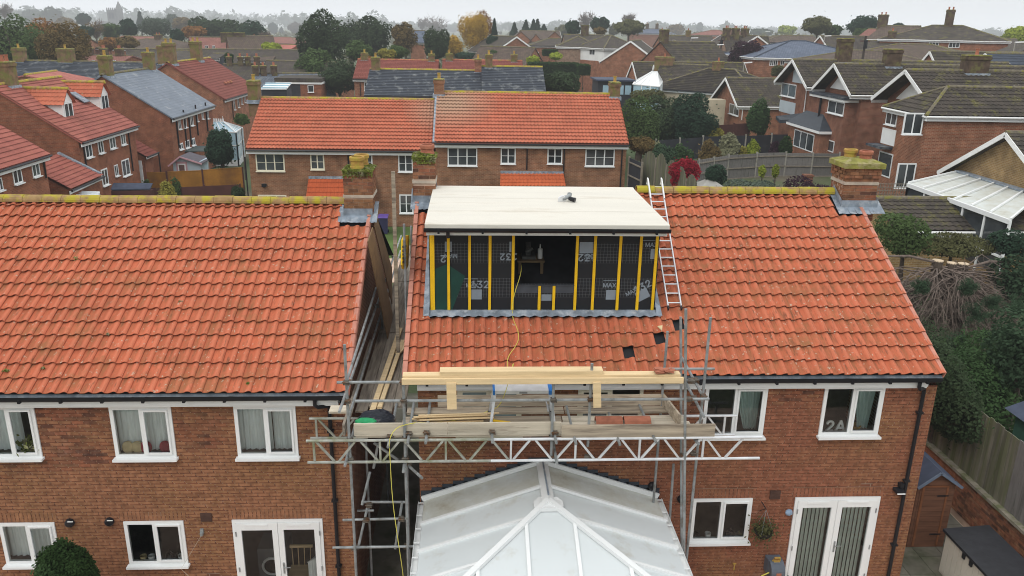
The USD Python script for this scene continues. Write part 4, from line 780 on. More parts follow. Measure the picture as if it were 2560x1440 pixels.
# platform boards
zd = 4.83
for k, (ya, yb2, xa, xb, mt) in enumerate(((12.27, 12.49, -1.95, 1.95, 'board_pale'), (12.27, 12.49, 1.96, 3.95, 'board_pale'), (12.50, 12.72, -1.9, 2.2, 'board_pale'), (12.50, 12.72, 2.21, 3.9, 'board_pale'), (12.74, 12.96, -1.2, 1.62, 'board'), (12.735, 12.95, 1.64, 3.85, 'board_pale'), (13.1, 13.32, -1.15, 1.7, 'board'), (13.1, 13.32, 1.72, 3.7, 'board'))):
    S.part('scaffold_board', MB().boxp(A(xa, ya, zd-.038), A(xb, yb2, zd)), K[mt])
for xa, xb in ((-1.97, -.4), (-.39, 1.545)): S.part('toe_board', MB().boxp(A(xa, Yf+.028, zd+.01), A(xb, Yf+.066, zd+.235)), K['board_pale'])
S.part('toe_board', MB().boxp(A(1.55, Yf-.068, zd-.02), A(4.2, Yf-.03, zd+.225)), K['board'])
S.part('toe_board', MB().boxp(A(-.6, 13.34, zd+.0), A(3.6, 13.378, zd+.22)), K['board']); S.part('toe_board', MB().box((3.62, 12.95, zd+.12), (.038, .9, .22), np.array([unit((1, .12, 0)), unit((-.12, 1, 0)), (0, 0, 1)])), K['board'])
for k in range(4):
    xa = -2.1+k*.225
    for ya, yb2 in ((13.3+.2*(k % 2), 17.2), (17.25, 21.1), (21.15, 25)): S.part('scaffold_board', MB().boxp(A(xa, ya, zd-.09-.001*k), A(xa+.215, yb2, zd-.052-.001*k)), K['board_y'])
S.part('toe_board', MB().boxp(A(-2.17, 12.3, zd-.02), A(-2.13, 16.2, zd+.2)), K['board_y'])
S.part('sole_board', MB().boxp(A(-2.5, 12.9, zd+.1), A(-2.1, 13.15, zd+.14)), K['board_pale'])
# loose timber
def plank(p, q, w, h, label, mt='pine', up=(0, 0, 1)):
    return single('timber_plank', MB().bar(p, q, w, h, up), K[mt], label, 'plank')
plank((-1.13, 12.13, 5.90), (3.56, 12.13, 5.90), .05, .10, 'lowest pale plank on the front guard rail of the scaffold')
plank((-1.12, 12.24, 5.965), (3.52, 12.24, 5.965), .15, .045, 'pale plank lying flat, full length, on the scaffold guard rail')
plank((-.51, 12.27, 6.02), (2.21, 12.27, 6.02), .20, .06, 'short topmost pale plank on the scaffold guard rail')
plank(at(1128, 957, Y=12.1), at(1130, 1022, Y=12.1), .16, .045, 'left upright timber offcut hanging from the pale planks', up=(0, 1, 0))
plank(at(1492, 955, Y=12.1), at(1493, 1018, Y=12.1), .13, .045, 'right upright timber offcut hanging from the pale planks', up=(0, 1, 0))
plank((-1.78, 13.2, zd-.02), (-1.62, 17.4, zd-.02), .10, .05, 'long pale batten on the alley boards, next to the left rail'); plank((-1.66, 13.3, zd-.0), (-1.5, 16.6, zd-.0), .08, .05, 'second pale batten from the rail on the alley boards'); plank((-1.55, 15.9, zd), (-1.35, 16.6, zd), .12, .04, 'short timber offcut lying on the alley boards')
plank((-1.2, 12.5, zd+.02), (-.75, 12.42, zd+.02), .09, .03, 'short wedge offcut behind the toe board near the bin bag')
b0 = A(-.95, 12.72, zd); 
for k in range(7):
    z = zd+.012+.018*k; dx = rng.uniform(-.12, .1); y = 12.72+rng.uniform(-.03, .12)
    single('timber_lath', MB().bar((b0[0]+dx, y-.03, z), (b0[0]+1.25+dx+rng.uniform(-.1, .2), y+.05, z), .04, .014), K['pine'], 'thin pale lath in the loose stack left of the hop-up on the platform', 'lath', 'laths stacked on the scaffold platform')
# ridge tiles waiting on the platform
for x, w in ((2.2, 'left'), (2.70, 'right')):
    m = MB(); half_round(m, (x, 12.62, zd+.03), (x+.47, 12.62, zd+.03), .115); single('spare_ridge_tile', m, K['terracotta'], f'{w} of the two spare terracotta ridge tiles on the platform', 'ridge tile')
m = MB()
for k in range(9): m.box((3.25+rng.uniform(-.13, .13), 12.22+rng.uniform(-.05, .05), 6.02+rng.uniform(0, .04)), (.16, .09, .015), np.array([unit((1, rng.uniform(-.5, .5), rng.uniform(-.2, .3))), (0, 1, 0), (0, 0, 1)]))
single('broken_tile', m, K['terracotta'], 'broken pieces of orange tile at the right end of the pale planks', 'broken tile')
c = on(1651, 823, RP+RN*.06, RN); single('tile_shard', MB().add([c+A(-.05, .04, .05), c+A(.05, .06, .06), c+A(.02, -.05, .0), c+A(-.05, .04, .03), c+A(.05, .06, .04), c+A(.02, -.05, -.02)], [[0, 1, 2], [3, 5, 4], [0, 3, 1], [1, 3, 4], [1, 4, 2], [2, 4, 5], [2, 5, 0], [0, 5, 3]]), K['cushion'], 'small cream shard lying on the tiles right below the dormer corner', 'shard')
# bin bag, green bag, yellow strap
m = trimesh.creation.icosphere(4, 1.0); v = np.array(m.vertices); nz = meshkit.fbm(v*1.7) if hasattr(meshkit, 'fbm') else 0
v = v*(1+.45*np.asarray(nz).reshape(-1, 1)); v = v*A(.27, .18, .17); v[:, 2] = np.maximum(v[:, 2], -.12); single('bin_bag', (v+A(-1.62, 12.55, zd+.125), np.array(m.faces)), K['bag'], 'black bin bag slumped at the left end of the platform', 'bag', smooth=False)
single('tool_case', MB().boxp(A(-1.95, 12.45, zd+.005), A(-1.72, 12.6, zd+.15)), K['black'], 'small black box beside the bin bag on the platform', 'box')
m = trimesh.creation.icosphere(3, 1.0); v = np.array(m.vertices); v = v*(1+.3*np.asarray(meshkit.fbm(v*2.5+4)).reshape(-1, 1))*A(.16, .07, .05); v[:, 2] = np.maximum(v[:, 2], -.02); single('green_bag', (v+A(-1.78, 12.36, zd+.225), np.array(m.faces)), K['green_cloth'], 'crumpled bright green plastic bag over the toe board', 'bag')
p, q = at(1233, 1052, z=zd+.03), at(1275, 1057, z=zd+.03); single('spirit_level', MB().bar(p, q, .05, .03), K['yellow'], 'short yellow level lying on the platform', 'spirit level')
# hop-up work platform
H = Thing('work_platform', 'folding aluminium step platform with blue end caps on the boards', 'step platform', (.85, 12.9, zd))
p0, p1 = at(1237, 968, Y=12.75), at(1375, 966, Y=12.75); zt_ = p0[2]
H.part('platform_deck', MB().boxp(A(p0[0], 12.6, zt_-.06), A(p1[0], 12.95, zt_)), K['alu'])
for k in range(2): H.part('slot', MB().boxp(A(p0[0]+.42, 12.598, zt_-.03-k*.018), A(p0[0]+.56, 12.6-.003, zt_-.022-k*.018)), K['black'])
for x in (p0[0], p1[0]):
    H.part('end_cap', MB().boxp(A(x-.035, 12.59, zt_-.075), A(x+.0 if x == p0[0] else x+.035, 12.96, zt_+.004)), pbr('blue_plastic' + ('' if x == p0[0] else '_two'), (.03, .16, .45), .1, 5, .4))
    for yy, y2 in ((12.62, 12.48), (12.93, 13.06)):
        H.part('leg', MB().bar((x, yy, zt_-.07), (x+(-.08 if x == p0[0] else .08), y2, zd+.03), .045, .022, (0, 1, 0)), K['alu']); H.part('foot', MB().boxp(A(x-.03+(-.08 if x == p0[0] else .08), y2-.03, zd), A(x+.03+(-.08 if x == p0[0] else .08), y2+.03, zd+.05)), K['black'])
    H.part('rung', MB().tube((x-.04, 12.55, zd+.3), (x-.04, 12.98, zd+.3), .012), K['alu'])
# yellow cable from the dormer to the ground
pts = [A(1.0, 15.2, 7.0), A(.90, DY-.02, HZ0+.02), A(.86, DY-.05, HZ0-.1)] + [on(x, y, RP+RN*.08, RN) for x, y in ((1281, 785), (1284, 800), (1294, 825), (1296, 848), (1287, 868), (1273, 888), (1268, 905), (1272, 925))]
pts += [A(.72, 12.6, 5.98), A(.55, 12.65, 5.3)] + [at(x, y, z=zd+.02) for x, y in ((1215, 1030), (1160, 1046), (1100, 1056))] + [A(-1.05, 12.2, zd+.25), at(990, 1072, Y=12.1), at(974, 1100, Y=11.95), at(974, 1130, Y=11.95), at(980, 1230, Y=11.95), at(995, 1350, Y=11.95), at(1008, 1440, Y=11.95), A(-1.2, 11.95, .5)]
from scipy.interpolate import splprep, splev
tck, _u = splprep(np.array(pts).T, s=0, k=2); single('extension_cable', MB().path(np.array(splev(np.linspace(0, 1, 160), tck)).T, .0065, 6), K['rope'], 'yellow cable trailing from the dormer over the tiles to the ground', 'cable', smooth=True)
# plywood sheets and yellow sign in the alley
def sheet(pix, X, label, mt):
    P = [at(x, y, X=X_) for (x, y), X_ in zip(pix, X)]; single('plywood_sheet', MB().prism(P, (.02, 0, 0)), K[mt], label, 'plywood')
sheet([(930, 568), (980, 785), (972, 866), (918, 604)], (-2.1, -1.9, -1.85, -2.1), 'front weathered plywood sheet leaning in the alley', 'ply')
sheet([(939, 537), (978, 668), (979, 760), (934, 566)], (-2.14, -2.0, -1.98, -2.14), 'darker plywood sheet behind the front one in the alley', 'ply')
P = Thing('yellow_sign', 'yellow plastic sign panel with dark cut-outs clipped to the alley scaffold', 'sign', (-1.35, 15.9, 6.5))
q = [at(x, y, X=-1.37) for x, y in ((1003, 600), (1008, 590), (1019, 588), (1020, 600), (1018, 662), (1013, 674), (1004, 672), (1002, 662))]
P.part('panel_board', MB().prism(q, (.03, 0, 0)), K['yellow'])
for k in range(5):
    y0_ = 612+k*9.5; g_ = [at(x, y, X=-1.335) for x, y in ((1005.5, y0_+2.5), (1016, y0_), (1016, y0_+6), (1005.5, y0_+8))]; P.part('cut_out', MB().quad(*g_), K['black'])
single('timber_post', MB().boxp(A(-1.54, 15.5, 5.0), A(-1.47, 15.57, at(983, 430, Y=15.5)[2])), K['board'], 'tall weathered timber post rising from the alley scaffold', 'post')
tb((-1.3, 15.3, 4.6), (-1.3, 15.3, at(1008, 560, Y=15.3)[2])); tb((-1.24, 16.3, 4.6), (-1.24, 16.3, at(1010, 565, Y=16.3)[2]))
# ------------------------------------------------------------ conservatory behind the right house
CV = Thing('conservatory', 'white conservatory with milky panelled roof below the scaffold', 'conservatory', (1.38, 11.5, .3))
cx, cz, ez, hw, Yh = 1.38, 3.47, 2.70, 2.28, 12.3
sl = (cz-ez)/hw; YF = Yh-hw
zl = lambda x: cz-sl*abs(x-cx)
def bar(p, q, w=.06, h=.05, name='glazing_bar'): CV.part(name, MB().bar(A(*p)+A(0, 0, .02), A(*q)+A(0, 0, .02), w, h), K['upvc'])
ybars = [13.6, 12.80, 11.97, 11.14, 10.3]
for s in (-1, 1):
    for k in range(len(ybars)):
        y = ybars[k]; t0 = max(0, Yh-y); bar((cx+s*(t0 if t0 > 0 else .06), y, zl(cx+t0)), (cx+s*(hw+.03), y, ez-.01))
    for k in range(len(ybars)-1):
        ya, yb2 = ybars[k], ybars[k+1]; m = MB(); ta, tb_ = max(0, Yh-ya), max(0, Yh-yb2)
        P = [(cx+s*ta, ya, zl(cx+ta)), (cx+s*hw, ya, ez), (cx+s*hw, yb2, ez), (cx+s*tb_, yb2, zl(cx+tb_))]
        if ta == 0 and tb_ > 0: P.insert(4, (cx, Yh, cz))
        m.add(P, [[0, i, i+1] for i in range(1, len(P)-1)]); CV.part('roof_panel', m, K['polydirty' if k == 0 else 'polycarb'])
    bar((cx, Yh, cz+.02), (cx+s*hw, YF, ez+.02), .10, .07, 'hip_bar')
    for t in (.42, 1.26, 1.95): bar((cx+s*t, Yh-t, cz-sl*t), (cx+s*t, YF, ez))
xs = [-hw, -1.95, -1.26, -.42, .42, 1.26, 1.95, hw]
for a, b in zip(xs[:-1], xs[1:]):
    ya, yb2 = Yh-abs(a), Yh-abs(b); P = [(cx+a, YF, ez), (cx+b, YF, ez), (cx+b, yb2, cz-sl*abs(b)), (cx+a, ya, cz-sl*abs(a))]
    if a*b < 0: P.insert(3, (cx, Yh, cz))
    CV.part('roof_panel', MB().add(P, [[0, i, i+1] for i in range(1, len(P)-1)]), K['polycarb'])
m = MB()
for s in (-1, 1): m.prism([(cx, 13.62, cz+.075), (cx+s*.11, 13.62, cz+.02), (cx+s*.11, 13.62, cz-.02), (cx, 13.62, cz)], (0, Yh-13.62, 0))
CV.part('ridge', m, K['upvc']); CV.part('ridge_seal', MB().bar((cx+.005, 13.6, cz+.085), (cx+.01, Yh+.1, cz+.085), .03, .02), K['lead'])
m = MB(); o = [(cx-.17, Yh+.13), (cx+.17, Yh+.13), (cx+.26, Yh+.03), (cx+.26, Yh-.13), (cx+.17, Yh-.22), (cx-.17, Yh-.22), (cx-.26, Yh-.13), (cx-.26, Yh+.03)]
m.prism([(x, y, cz-.02-.2*abs(x-cx)) for x, y in o], (0, 0, .07)); CV.part('ridge_hub', m, K['upvc'])
for s in (-1, 1):
    x = cx+s*(hw+.06); CV.part('gutter', MB().boxp(A(x-.055, YF, ez-.10), A(x-.05, 13.6, ez-.02)).boxp(A(x+.05, YF, ez-.10), A(x+.055, 13.6, ez-.02)).boxp(A(x-.05, YF, ez-.105), A(x+.05, 13.6, ez-.095)), K['upvc'])
    for y in np.arange(10.6, 13.6, .42): CV.part('gutter_strap', MB().boxp(A(x-.055, y-.012, ez-.03), A(x+.055, y+.012, ez-.018)), K['upvc'])
    CV.part('side_frame', MB().boxp(A(cx+s*hw-.04, YF, .9), A(cx+s*hw+.03, 13.6, .96)).boxp(A(cx+s*hw-.04, YF, ez-.2), A(cx+s*hw+.03, 13.6, ez-.1)), K['upvc']); CV.part('dwarf_wall', MB().boxp(A(cx+s*hw-.1, YF, .28), A(cx+s*hw+.05, 13.6, .9)), K['wallback'], uv=True)
    for y in np.linspace(YF, 13.55, 6): CV.part('post', MB().boxp(A(cx+s*hw-.04, y-.035, .96), A(cx+s*hw+.03, y+.035, ez-.2)), K['upvc'])
    CV.part('side_glass', MB().quad((cx+s*hw, YF, .96), (cx+s*hw, 13.6, .96), (cx+s*hw, 13.6, ez-.2), (cx+s*hw, YF, ez-.2)), K['farglass'])
CV.part('front_frame', MB().boxp(A(cx-hw, YF-.03, .3), A(cx+hw, YF+.03, .96)).boxp(A(cx-hw, YF-.03, ez-.2), A(cx+hw, YF+.03, ez-.1)), K['upvc']); CV.part('front_glass', MB().quad((cx-hw, YF, .96), (cx+hw, YF, .96), (cx+hw, YF, ez-.2), (cx-hw, YF, ez-.2)), K['farglass'])
for s in (-1, 1):                            # stepped flashing on the house wall
    bar((cx+s*.05, 13.61, cz+.03), (cx+s*(hw+.05), 13.61, ez+.03), .07, .06, 'wall_bar')
    n = 11
    for k in range(n):
        a, b = k*hw/n, (k+1)*hw/n; zt_ = cz+.13-sl*a; q = [(cx+s*a, 13.622, zt_-.2-sl*0), (cx+s*(b+.06), 13.622, cz-.07-sl*b), (cx+s*(b+.06), 13.622, zt_), (cx+s*a, 13.622, zt_)]
        CV.part('flashing_step', MB().prism(q, (0, -.006, 0)), K['slateflash'] if 'slateflash' in K else K.setdefault('slateflash', pbr('dark_lead_step', (.035, .042, .052), .2, 6, .5)))
# ------------------------------------------------------------ yard at the right end
m = MB(); w = .6
pv = Thing('paving', kind='structure', base=(10.5, 14, .3))
slabs = pbr('concrete_slab', (.135, .125, .10), .3, 1.5, .9, .003, 40, dirt=(.075, .08, .05), dscale=1.2, dlo=.45, dhi=.65, isl=.12)
pv.part('bed', MB().boxp(A(-12, 5, .05), A(11.8, 13.6, .285)).boxp(A(8.98, 13.6, .05), A(11.8, 30, .285)), K['mortar'])
pv.part('alley_floor', MB().boxp(A(-2.33, 13.66, .0), A(-1.12, 24, .03)), slabs)
for i in range(5):
    for j in range(9): pv.part('slab', MB().boxp(A(8.99+i*w*.93, 11.8+j*w, .28), A(8.99+i*w*.93+w*.93-.012, 11.8+j*w+w-.012, .305)), slabs)
SH = Thing('garden_shed', 'narrow brown timber shed with a felted apex roof beside the right house', 'shed', (10.4, 16, .3))
x0, x1, y0, y1, ze_, za_ = 9.97, 10.83, 15.15, 17.1, 1.97, 2.28; xa = 10.36
brown = pbr('brown_stained_timber', (.135, .062, .036), .2, 1.5, .8, .002, 25, stretch=(1, 1, 8)); K['bluetrim'] = pbr('grey_blue_trim', (.12, .15, .2), .1, 4, .6); roofb = pbr('blue_black_felt', (.045, .055, .085), .2, 4, .7)
SH.part('wall', MB().prism([(x0, y0, .3), (x1, y0, .3), (x1, y0, ze_), (xa, y0, za_), (x0, y0, ze_)], (0, y1-y0, 0)), brown)
for k in range(12): z = .45+k*.135; SH.part('board', MB().boxp(A(x0+.06, y0-.012, z), A(x1-.03, y0, z+.125)), brown)
SH.part('door_frame', MB().boxp(A(x0+.10, y0-.03, .36), A(x0+.15, y0-.012, 1.92)).boxp(A(x1-.2, y0-.03, .36), A(x1-.16, y0-.012, 1.92)).boxp(A(x0+.15, y0-.03, 1.88), A(x1-.2, y0-.012, 1.92)), pbr('orange_stained_trim', (.18, .07, .03), .2, 4, .7))
for z in (.65, 1.65): SH.part('hinge', MB().boxp(A(x1-.4, y0-.036, z), A(x1-.14, y0-.03, z+.03)), K['black'])
for a, za2, b, zb2 in ((x0-.08, ze_-.05, xa, za_+.02), (xa, za_+.02, x1+.08, ze_-.05)): SH.part('roof_panel', MB().prism([(a, y0-.12, za2), (b, y0-.12, zb2), (b, y0-.12, zb2+.03), (a, y0-.12, za2+.03)], (0, y1-y0+.2, 0)), roofb)
for a, za2, b, zb2 in ((x0-.08, ze_-.05, xa, za_+.02), (xa, za_+.02, x1+.08, ze_-.05)): SH.part('bargeboard', MB().bar((a, y0-.13, za2), (b, y0-.13, zb2), .02, .06), K['bluetrim'])
BX = Thing('storage_box', 'cream plastic storage box with a sloping black lid in the yard', 'storage box', (10.7, 13.5, .3))
cream = pbr('cream_plastic', (.50, .47, .40), .07, 2, .5)
BX.part('box_body', MB().prism([(10.25, 12.75, .305), (10.25, 14.3, .305), (10.25, 14.3, 1.28), (10.25, 12.75, 1.28)], (.9, 0, 0)), cream)
for k in range(9): BX.part('panel', MB().boxp(A(10.235, 12.78+k*.168, .36), A(10.25, 12.78+k*.168+.155, 1.24)), cream)
BX.part('lid', MB().prism([(10.19, 12.68, 1.285), (11.2, 12.68, 1.36), (11.2, 12.68, 1.42), (10.19, 12.68, 1.345)], (0, 1.68, 0)), pbr('black_lid', (.016, .016, .019), .3, 6, .4, .004, 90))
for y in (13.35, 13.6): BX.part('latch', MB().boxp(A(10.2, y-.04, 1.15), A(10.24, y+.04, 1.31)), K['black'])
W = Thing('garden_wall', 'low red brick retaining wall with pale coping beside the yard', 'wall', (12, 16, .3))
bw = W.part('wall', MB().boxp(A(11.97, 9, .1), A(12.2, 26, 1.24)), K['mortar']); rest = MB(); cells = []; K['coping'] = pbr('mossy_coping', (.24, .215, .17), .25, 4, .95, dirt=(.13, .14, .07), dscale=3, dlo=.45, dhi=.6)
for r in range(14):
    for k in range(76): cells.append((12.0+k*.225-(.1125 if r % 2 else 0), .30+r*.0667))
cells.sort(key=lambda c: abs(c[0]-14.5))
for k, (y, z) in enumerate(cells):
    b = A(11.955+rng.normal(0, .002), y+.005, z+.004); q = A(11.98, y+.22, z+.063)
    if k < 260: W.part('brick', MB().boxp(b, q), K['brick_red'] if 'brick_red' in K else K.setdefault('brick_red', near_brick('near_red_brick', .15)), bw)
    else: rest.boxp(b, q)
W.part('bricks', rest, K['brick_red'], bw, kind='stuff')
for k in range(34): W.part('coping', MB().boxp(A(11.92, 9.2+k*.45, 1.245), A(12.26, 9.2+k*.45+.44, 1.31+rng.uniform(0, .01))), K['coping'])
# ------------------------------------------------------------ builders for the houses further away
def courses(m, a, b, c, d, gauge=.33, lift=.045, wave=None, amp=.03):
    """stepped courses on the plane a-b (eave, left to right seen from outside) to d-c (ridge); wave: width of one roll"""
    a, b, c, d = map(lambda p: A(*p), (a, b, c, d)); L = np.linalg.norm((c+d)/2-(a+b)/2); k = max(2, int(round(L/gauge))); n = unit(np.cross(b-a, d-a))
    e = unit(b-a); lo0 = 0.0; W = np.dot(b-a, e); dl, cl = np.dot(d-a, e), np.dot(c-a, e); up = d - a - e*dl
    for r in range(k):
        f0, f1 = r/k, min(1.0, (r+1.3)/k); l0, r0 = dl*f0, W+(cl-W)*f0; l1, r1 = dl*f1, W+(cl-W)*f1
        if r0-l0 < .05: continue
        if wave:
            us = np.arange(math.floor(min(l0, l1)/wave)*wave, max(r0, r1)+wave, wave/6); h = amp*(.5+.5*np.sin(us/wave*2*math.pi))**1.4
        else: us = np.array([l0, r0]); h = np.zeros(2)
        u0, u1 = np.clip(us, l0, r0), np.clip(us, l1, r1)
        P0 = a+up*f0+u0[:, None]*e+(h+lift)[:, None]*n; P1 = a+up*f1+u1[:, None]*e+(h+.003)[:, None]*n; Pu = P0-n*.014
        q = len(us); i = np.arange(q-1)
        m.add(np.vstack([Pu, P0, P1]), np.vstack([np.stack([i, i+1, i+1+q, i+q], 1), np.stack([i+q, i+1+q, i+1+2*q, i+2*q], 1)]))
def house(label, R1, R2, w, ze, wall='wall_mid', roof='tile_darkfar', zb=None, over=.25, verge=.12, hip=(0, 0), gauge=None, wave=None, amp=.03, barge=None, ridge='ridge_dark', gutter='black', fascia='upvc', name='house', group=None, cat='house', ridge_seg=False, wb=None, lift=.045):
    R1, R2 = A(*R1), A(*R2); zr = (R1[2]+R2[2])/2; R1[2] = R2[2] = zr; e = unit((R2-R1)*A(1, 1, 0)); n = A(e[1], -e[0], 0)
    if np.dot(n, -R1*A(1, 1, 0)) < 0: R1, R2, e, n = R2, R1, -e, -n; hip = hip[::-1]
    mid = (R1+R2)/2; zb = float(gz(mid[0], mid[1]))-.3 if zb is None else zb
    wb = wb or w; T = Thing(name, label, cat, (mid[0], mid[1], zb), group); sl, slb = (zr-ze)/w, (zr-ze)/wb
    E1, E2 = R1-e*(w if hip[0] else 0), R2+e*(w if hip[1] else 0)
    P = lambda q, s, z: A(q[0]+n[0]*s, q[1]+n[1]*s, z)
    m = MB(); rt = .05
    m.quad(P(E1, w, zb), P(E2, w, zb), P(E2, w, ze), P(E1, w, ze)); m.quad(P(E2, -wb, zb), P(E1, -wb, zb), P(E1, -wb, ze), P(E2, -wb, ze))
    for q, hp, s in ((E1, hip[0], 1), (E2, hip[1], -1)):
        pts = [P(q, -wb, zb), P(q, w, zb), P(q, w, ze)] + ([] if hp else [P(q, 0, zr-.02)]) + [P(q, -wb, ze)]
        pts = pts if s == 1 else pts[::-1]; m.add(pts, [[0, i, i+1] for i in range(1, len(pts)-1)])
    T.wall = T.part('wall', m, K[wall] if isinstance(wall, str) else wall, uv=True)
    g1, g2 = (w+over if hip[0] else verge), (w+over if hip[1] else verge); q1, q2 = (0 if hip[0] else verge), (0 if hip[1] else verge)
    zf_, zk = ze-over*sl+.1, ze-over*slb+.1; top = .1
    aF, bF = P(R1-e*g1, w+over, zf_), P(R2+e*g2, w+over, zf_); aB, bB = P(R2+e*g2, -wb-over, zk), P(R1-e*g1, -wb-over, zk); rl, rr = P(R1-e*q1, 0, zr+top), P(R2+e*q2, 0, zr+top)
    m = MB(); planes = [(aF, bF, rr, rl), (aB, bB, rl, rr)]
    if hip[0]: planes.append((bB, aF, rl, rl))
    if hip[1]: planes.append((bF, aB, rr, rr))
    for i, pl in enumerate(planes):
        if gauge and i != 1: courses(m, *pl, gauge=gauge, wave=wave, amp=amp, lift=lift)
        else: m.add(pl, [[0, 1, 2], [0, 2, 3]])
    und = A(0, 0, -.1)
    for (p, q) in ((aF, bF), (aB, bB)) + (((rl, aF), (bB, rl)) if not hip[0] else ((bB, aF),)) + (((bF, rr), (rr, aB)) if not hip[1] else ((bF, aB),)): m.quad(p, p+und, q+und, q)
    for pl in planes: m.add([x+und for x in pl][::-1], [[0, 1, 2], [0, 2, 3]])
    T.roof = T.part('roof', m, K[roof], uv=not gauge)
    if np.linalg.norm(rr-rl) > .3:
        if ridge_seg: ridge_row(T, T.roof, rl+A(0, 0, .0), rr+A(0, 0, .0), .45, .11, K[ridge], individual=ridge_seg == 2)
        else: T.part('ridge', MB().tube(rl+A(0, 0, .0), rr+A(0, 0, .0), .11, n=7), K[ridge], T.roof)
    for hp, q, ends in ((hip[0], rl, (aF, bB)), (hip[1], rr, (bF, aB))):
        if hp:
            for z in ends: T.part('hip_tile', MB().tube(q, z, .10, n=7), K[ridge], T.roof)
    if gutter:
        for p, q in ((aF, bF),) + (((aB, bB),)) + (((bB, aF),) if hip[0] else ()) + (((bF, aB),) if hip[1] else ()):
            o = unit(np.cross(q-p, A(0, 0, 1))); T.part('gutter', MB().tube(p+o*.05+A(0, 0, -.06), q+o*.05+A(0, 0, -.06), .06, n=6), K[gutter]); T.part('fascia', MB().bar(p-o*.06+A(0, 0, -.2), q-o*.06+A(0, 0, -.2), .03, .16), K[fascia])
    if barge:
        for hp, rd, pair in ((hip[0], rl, (aF, bB)), (hip[1], rr, (bF, aB))):
            if not hp:
                o = (e if rd is rr else -e)*.02
                for z in pair: T.part('bargeboard', MB().bar(rd+o+A(0, 0, -.08), z+o+A(0, 0, -.08), .04, .22), K[barge])
    T.R1, T.R2, T.e, T.n, T.w, T.ze, T.zr, T.zb, T.E1, T.E2, T.wb = R1, R2, e, n, w, ze, zr, zb, E1, E2, wb
    return T
def facepl(T, f):
    """a point and the outward normal of a wall: F towards the viewer, L and R the ends"""
    return {'F': (T.E1+T.n*T.w, T.n), 'L': (T.E1, -T.e), 'R': (T.E2, T.e)}[f]
def wpx(T, f, px0, py0, px1, py1, cas=2, bars=0, frame='upvc', glass='farglass', pl=None, **k):
    P0, n = pl if pl is not None else facepl(T, f); p, q = on(px0, py0, P0, n), on(px1, py1, P0, n); e = np.cross((0, 0, 1), n)
    w = abs(np.dot(q-p, e)); h = abs(p[2]-q[2]); o = p if np.dot(q-p, e) > 0 else q
    k.setdefault('opener', []); return window(T, (o[0], o[1], min(p[2], q[2])), e, n, w, h, cas, frame, fw=k.pop('fw', min(.07, w*.09)), bars=bars, glass=glass, **k)
def win(T, f, u, z, w, h, cas=2, bars=0, frame='upvc', **k):
    """u: metres from the left corner of the face seen from outside; z above the base"""
    P0, n = facepl(T, f); e = np.cross((0, 0, 1), n)
    st = {'F': T.E1+T.n*T.w, 'L': T.E1-T.n*T.wb, 'R': T.E2+T.n*T.w}[f]; o = st+e*u; k.setdefault('opener', [])
    return window(T, (o[0], o[1], T.zb+z), e, n, w, h, cas, frame, fw=.06, bars=bars, glass='farglass', **k)
def chim(T, p, s=(.6, .9), h=1.3, mat='wall_mid', pots=2, potm='terracotta', cap='capmoss', sink=1.0, band=False, lead=True):
    """chimney on the point p of the ridge"""
    p = A(*p); e, n = T.e, T.n; ax = np.array([e, n, A(0, 0, 1)]); m = MB().box(p+A(0, 0, (h-sink)/2), (s[0], s[1], h+sink), ax); m.box(p+A(0, 0, h-.13), (s[0]+.09, s[1]+.09, .16), ax)
    c = T.part('chimney', m, K[mat], uv=True); T.part('capping', MB().box(p+A(0, 0, h+.03), (s[0]+.04, s[1]+.04, .07), ax), K[cap], c)
    if lead: T.part('lead_apron', MB().box(p+n*.0+A(0, 0, -.12), (s[0]+.16, s[1]+.2, .22), ax), K['lead'], c)
    for k in range(pots):
        o = p+(n if s[1] >= s[0] else e)*((k-(pots-1)/2)*max(s)/max(pots, 1)); T.part('chimney_pot', MB().lathe([(.12, 0), (.10, .05), (.09, .3), (.115, .32), (.11, .36), (.08, .36), (.075, .1)], o+A(0, 0, h+.05), 10), K[potm], c)
    return c
def hpx(label, p1, p2, eave_py, w, **k):
    """house from its ridge ends (px, py, Y) and the pixel row of the eaves facing the viewer"""
    R1, R2 = at(p1[0], p1[1], Y=p1[2]), at(p2[0], p2[1], Y=p2[2]); e = unit((R2-R1)*A(1, 1, 0)); n = A(e[1], -e[0], 0); n = n if np.dot(n, -R1*A(1, 1, 0)) > 0 else -n
    mid = (R1+R2)/2+n*w; px = project(mid)[0]; return house(label, R1, R2, w, at(px, eave_py, Y=mid[1])[2], **k)
def hdir(label, apex, az, L, w, drop, **k):
    """house whose gable apex (px, py, Y) is seen, the ridge running L metres along the compass angle az (0 = away, 90 = right)"""
    R1 = at(apex[0], apex[1], Y=apex[2]); d = A(math.sin(math.radians(az)), math.cos(math.radians(az)), 0); return house(label, R1, R1+d*L, w, R1[2]-drop, **k)
def pipe(T, px0, py0, px1, py1, f='F', mt='black', r=.04, pl=None):
    P0, n = pl if pl is not None else facepl(T, f); a, b = on(px0, py0, P0+n*.06, n), on(px1, py1, P0+n*.06, n); T.part('downpipe', MB().tube(a, (a[0], a[1], b[2]), r, n=7), K[mt])

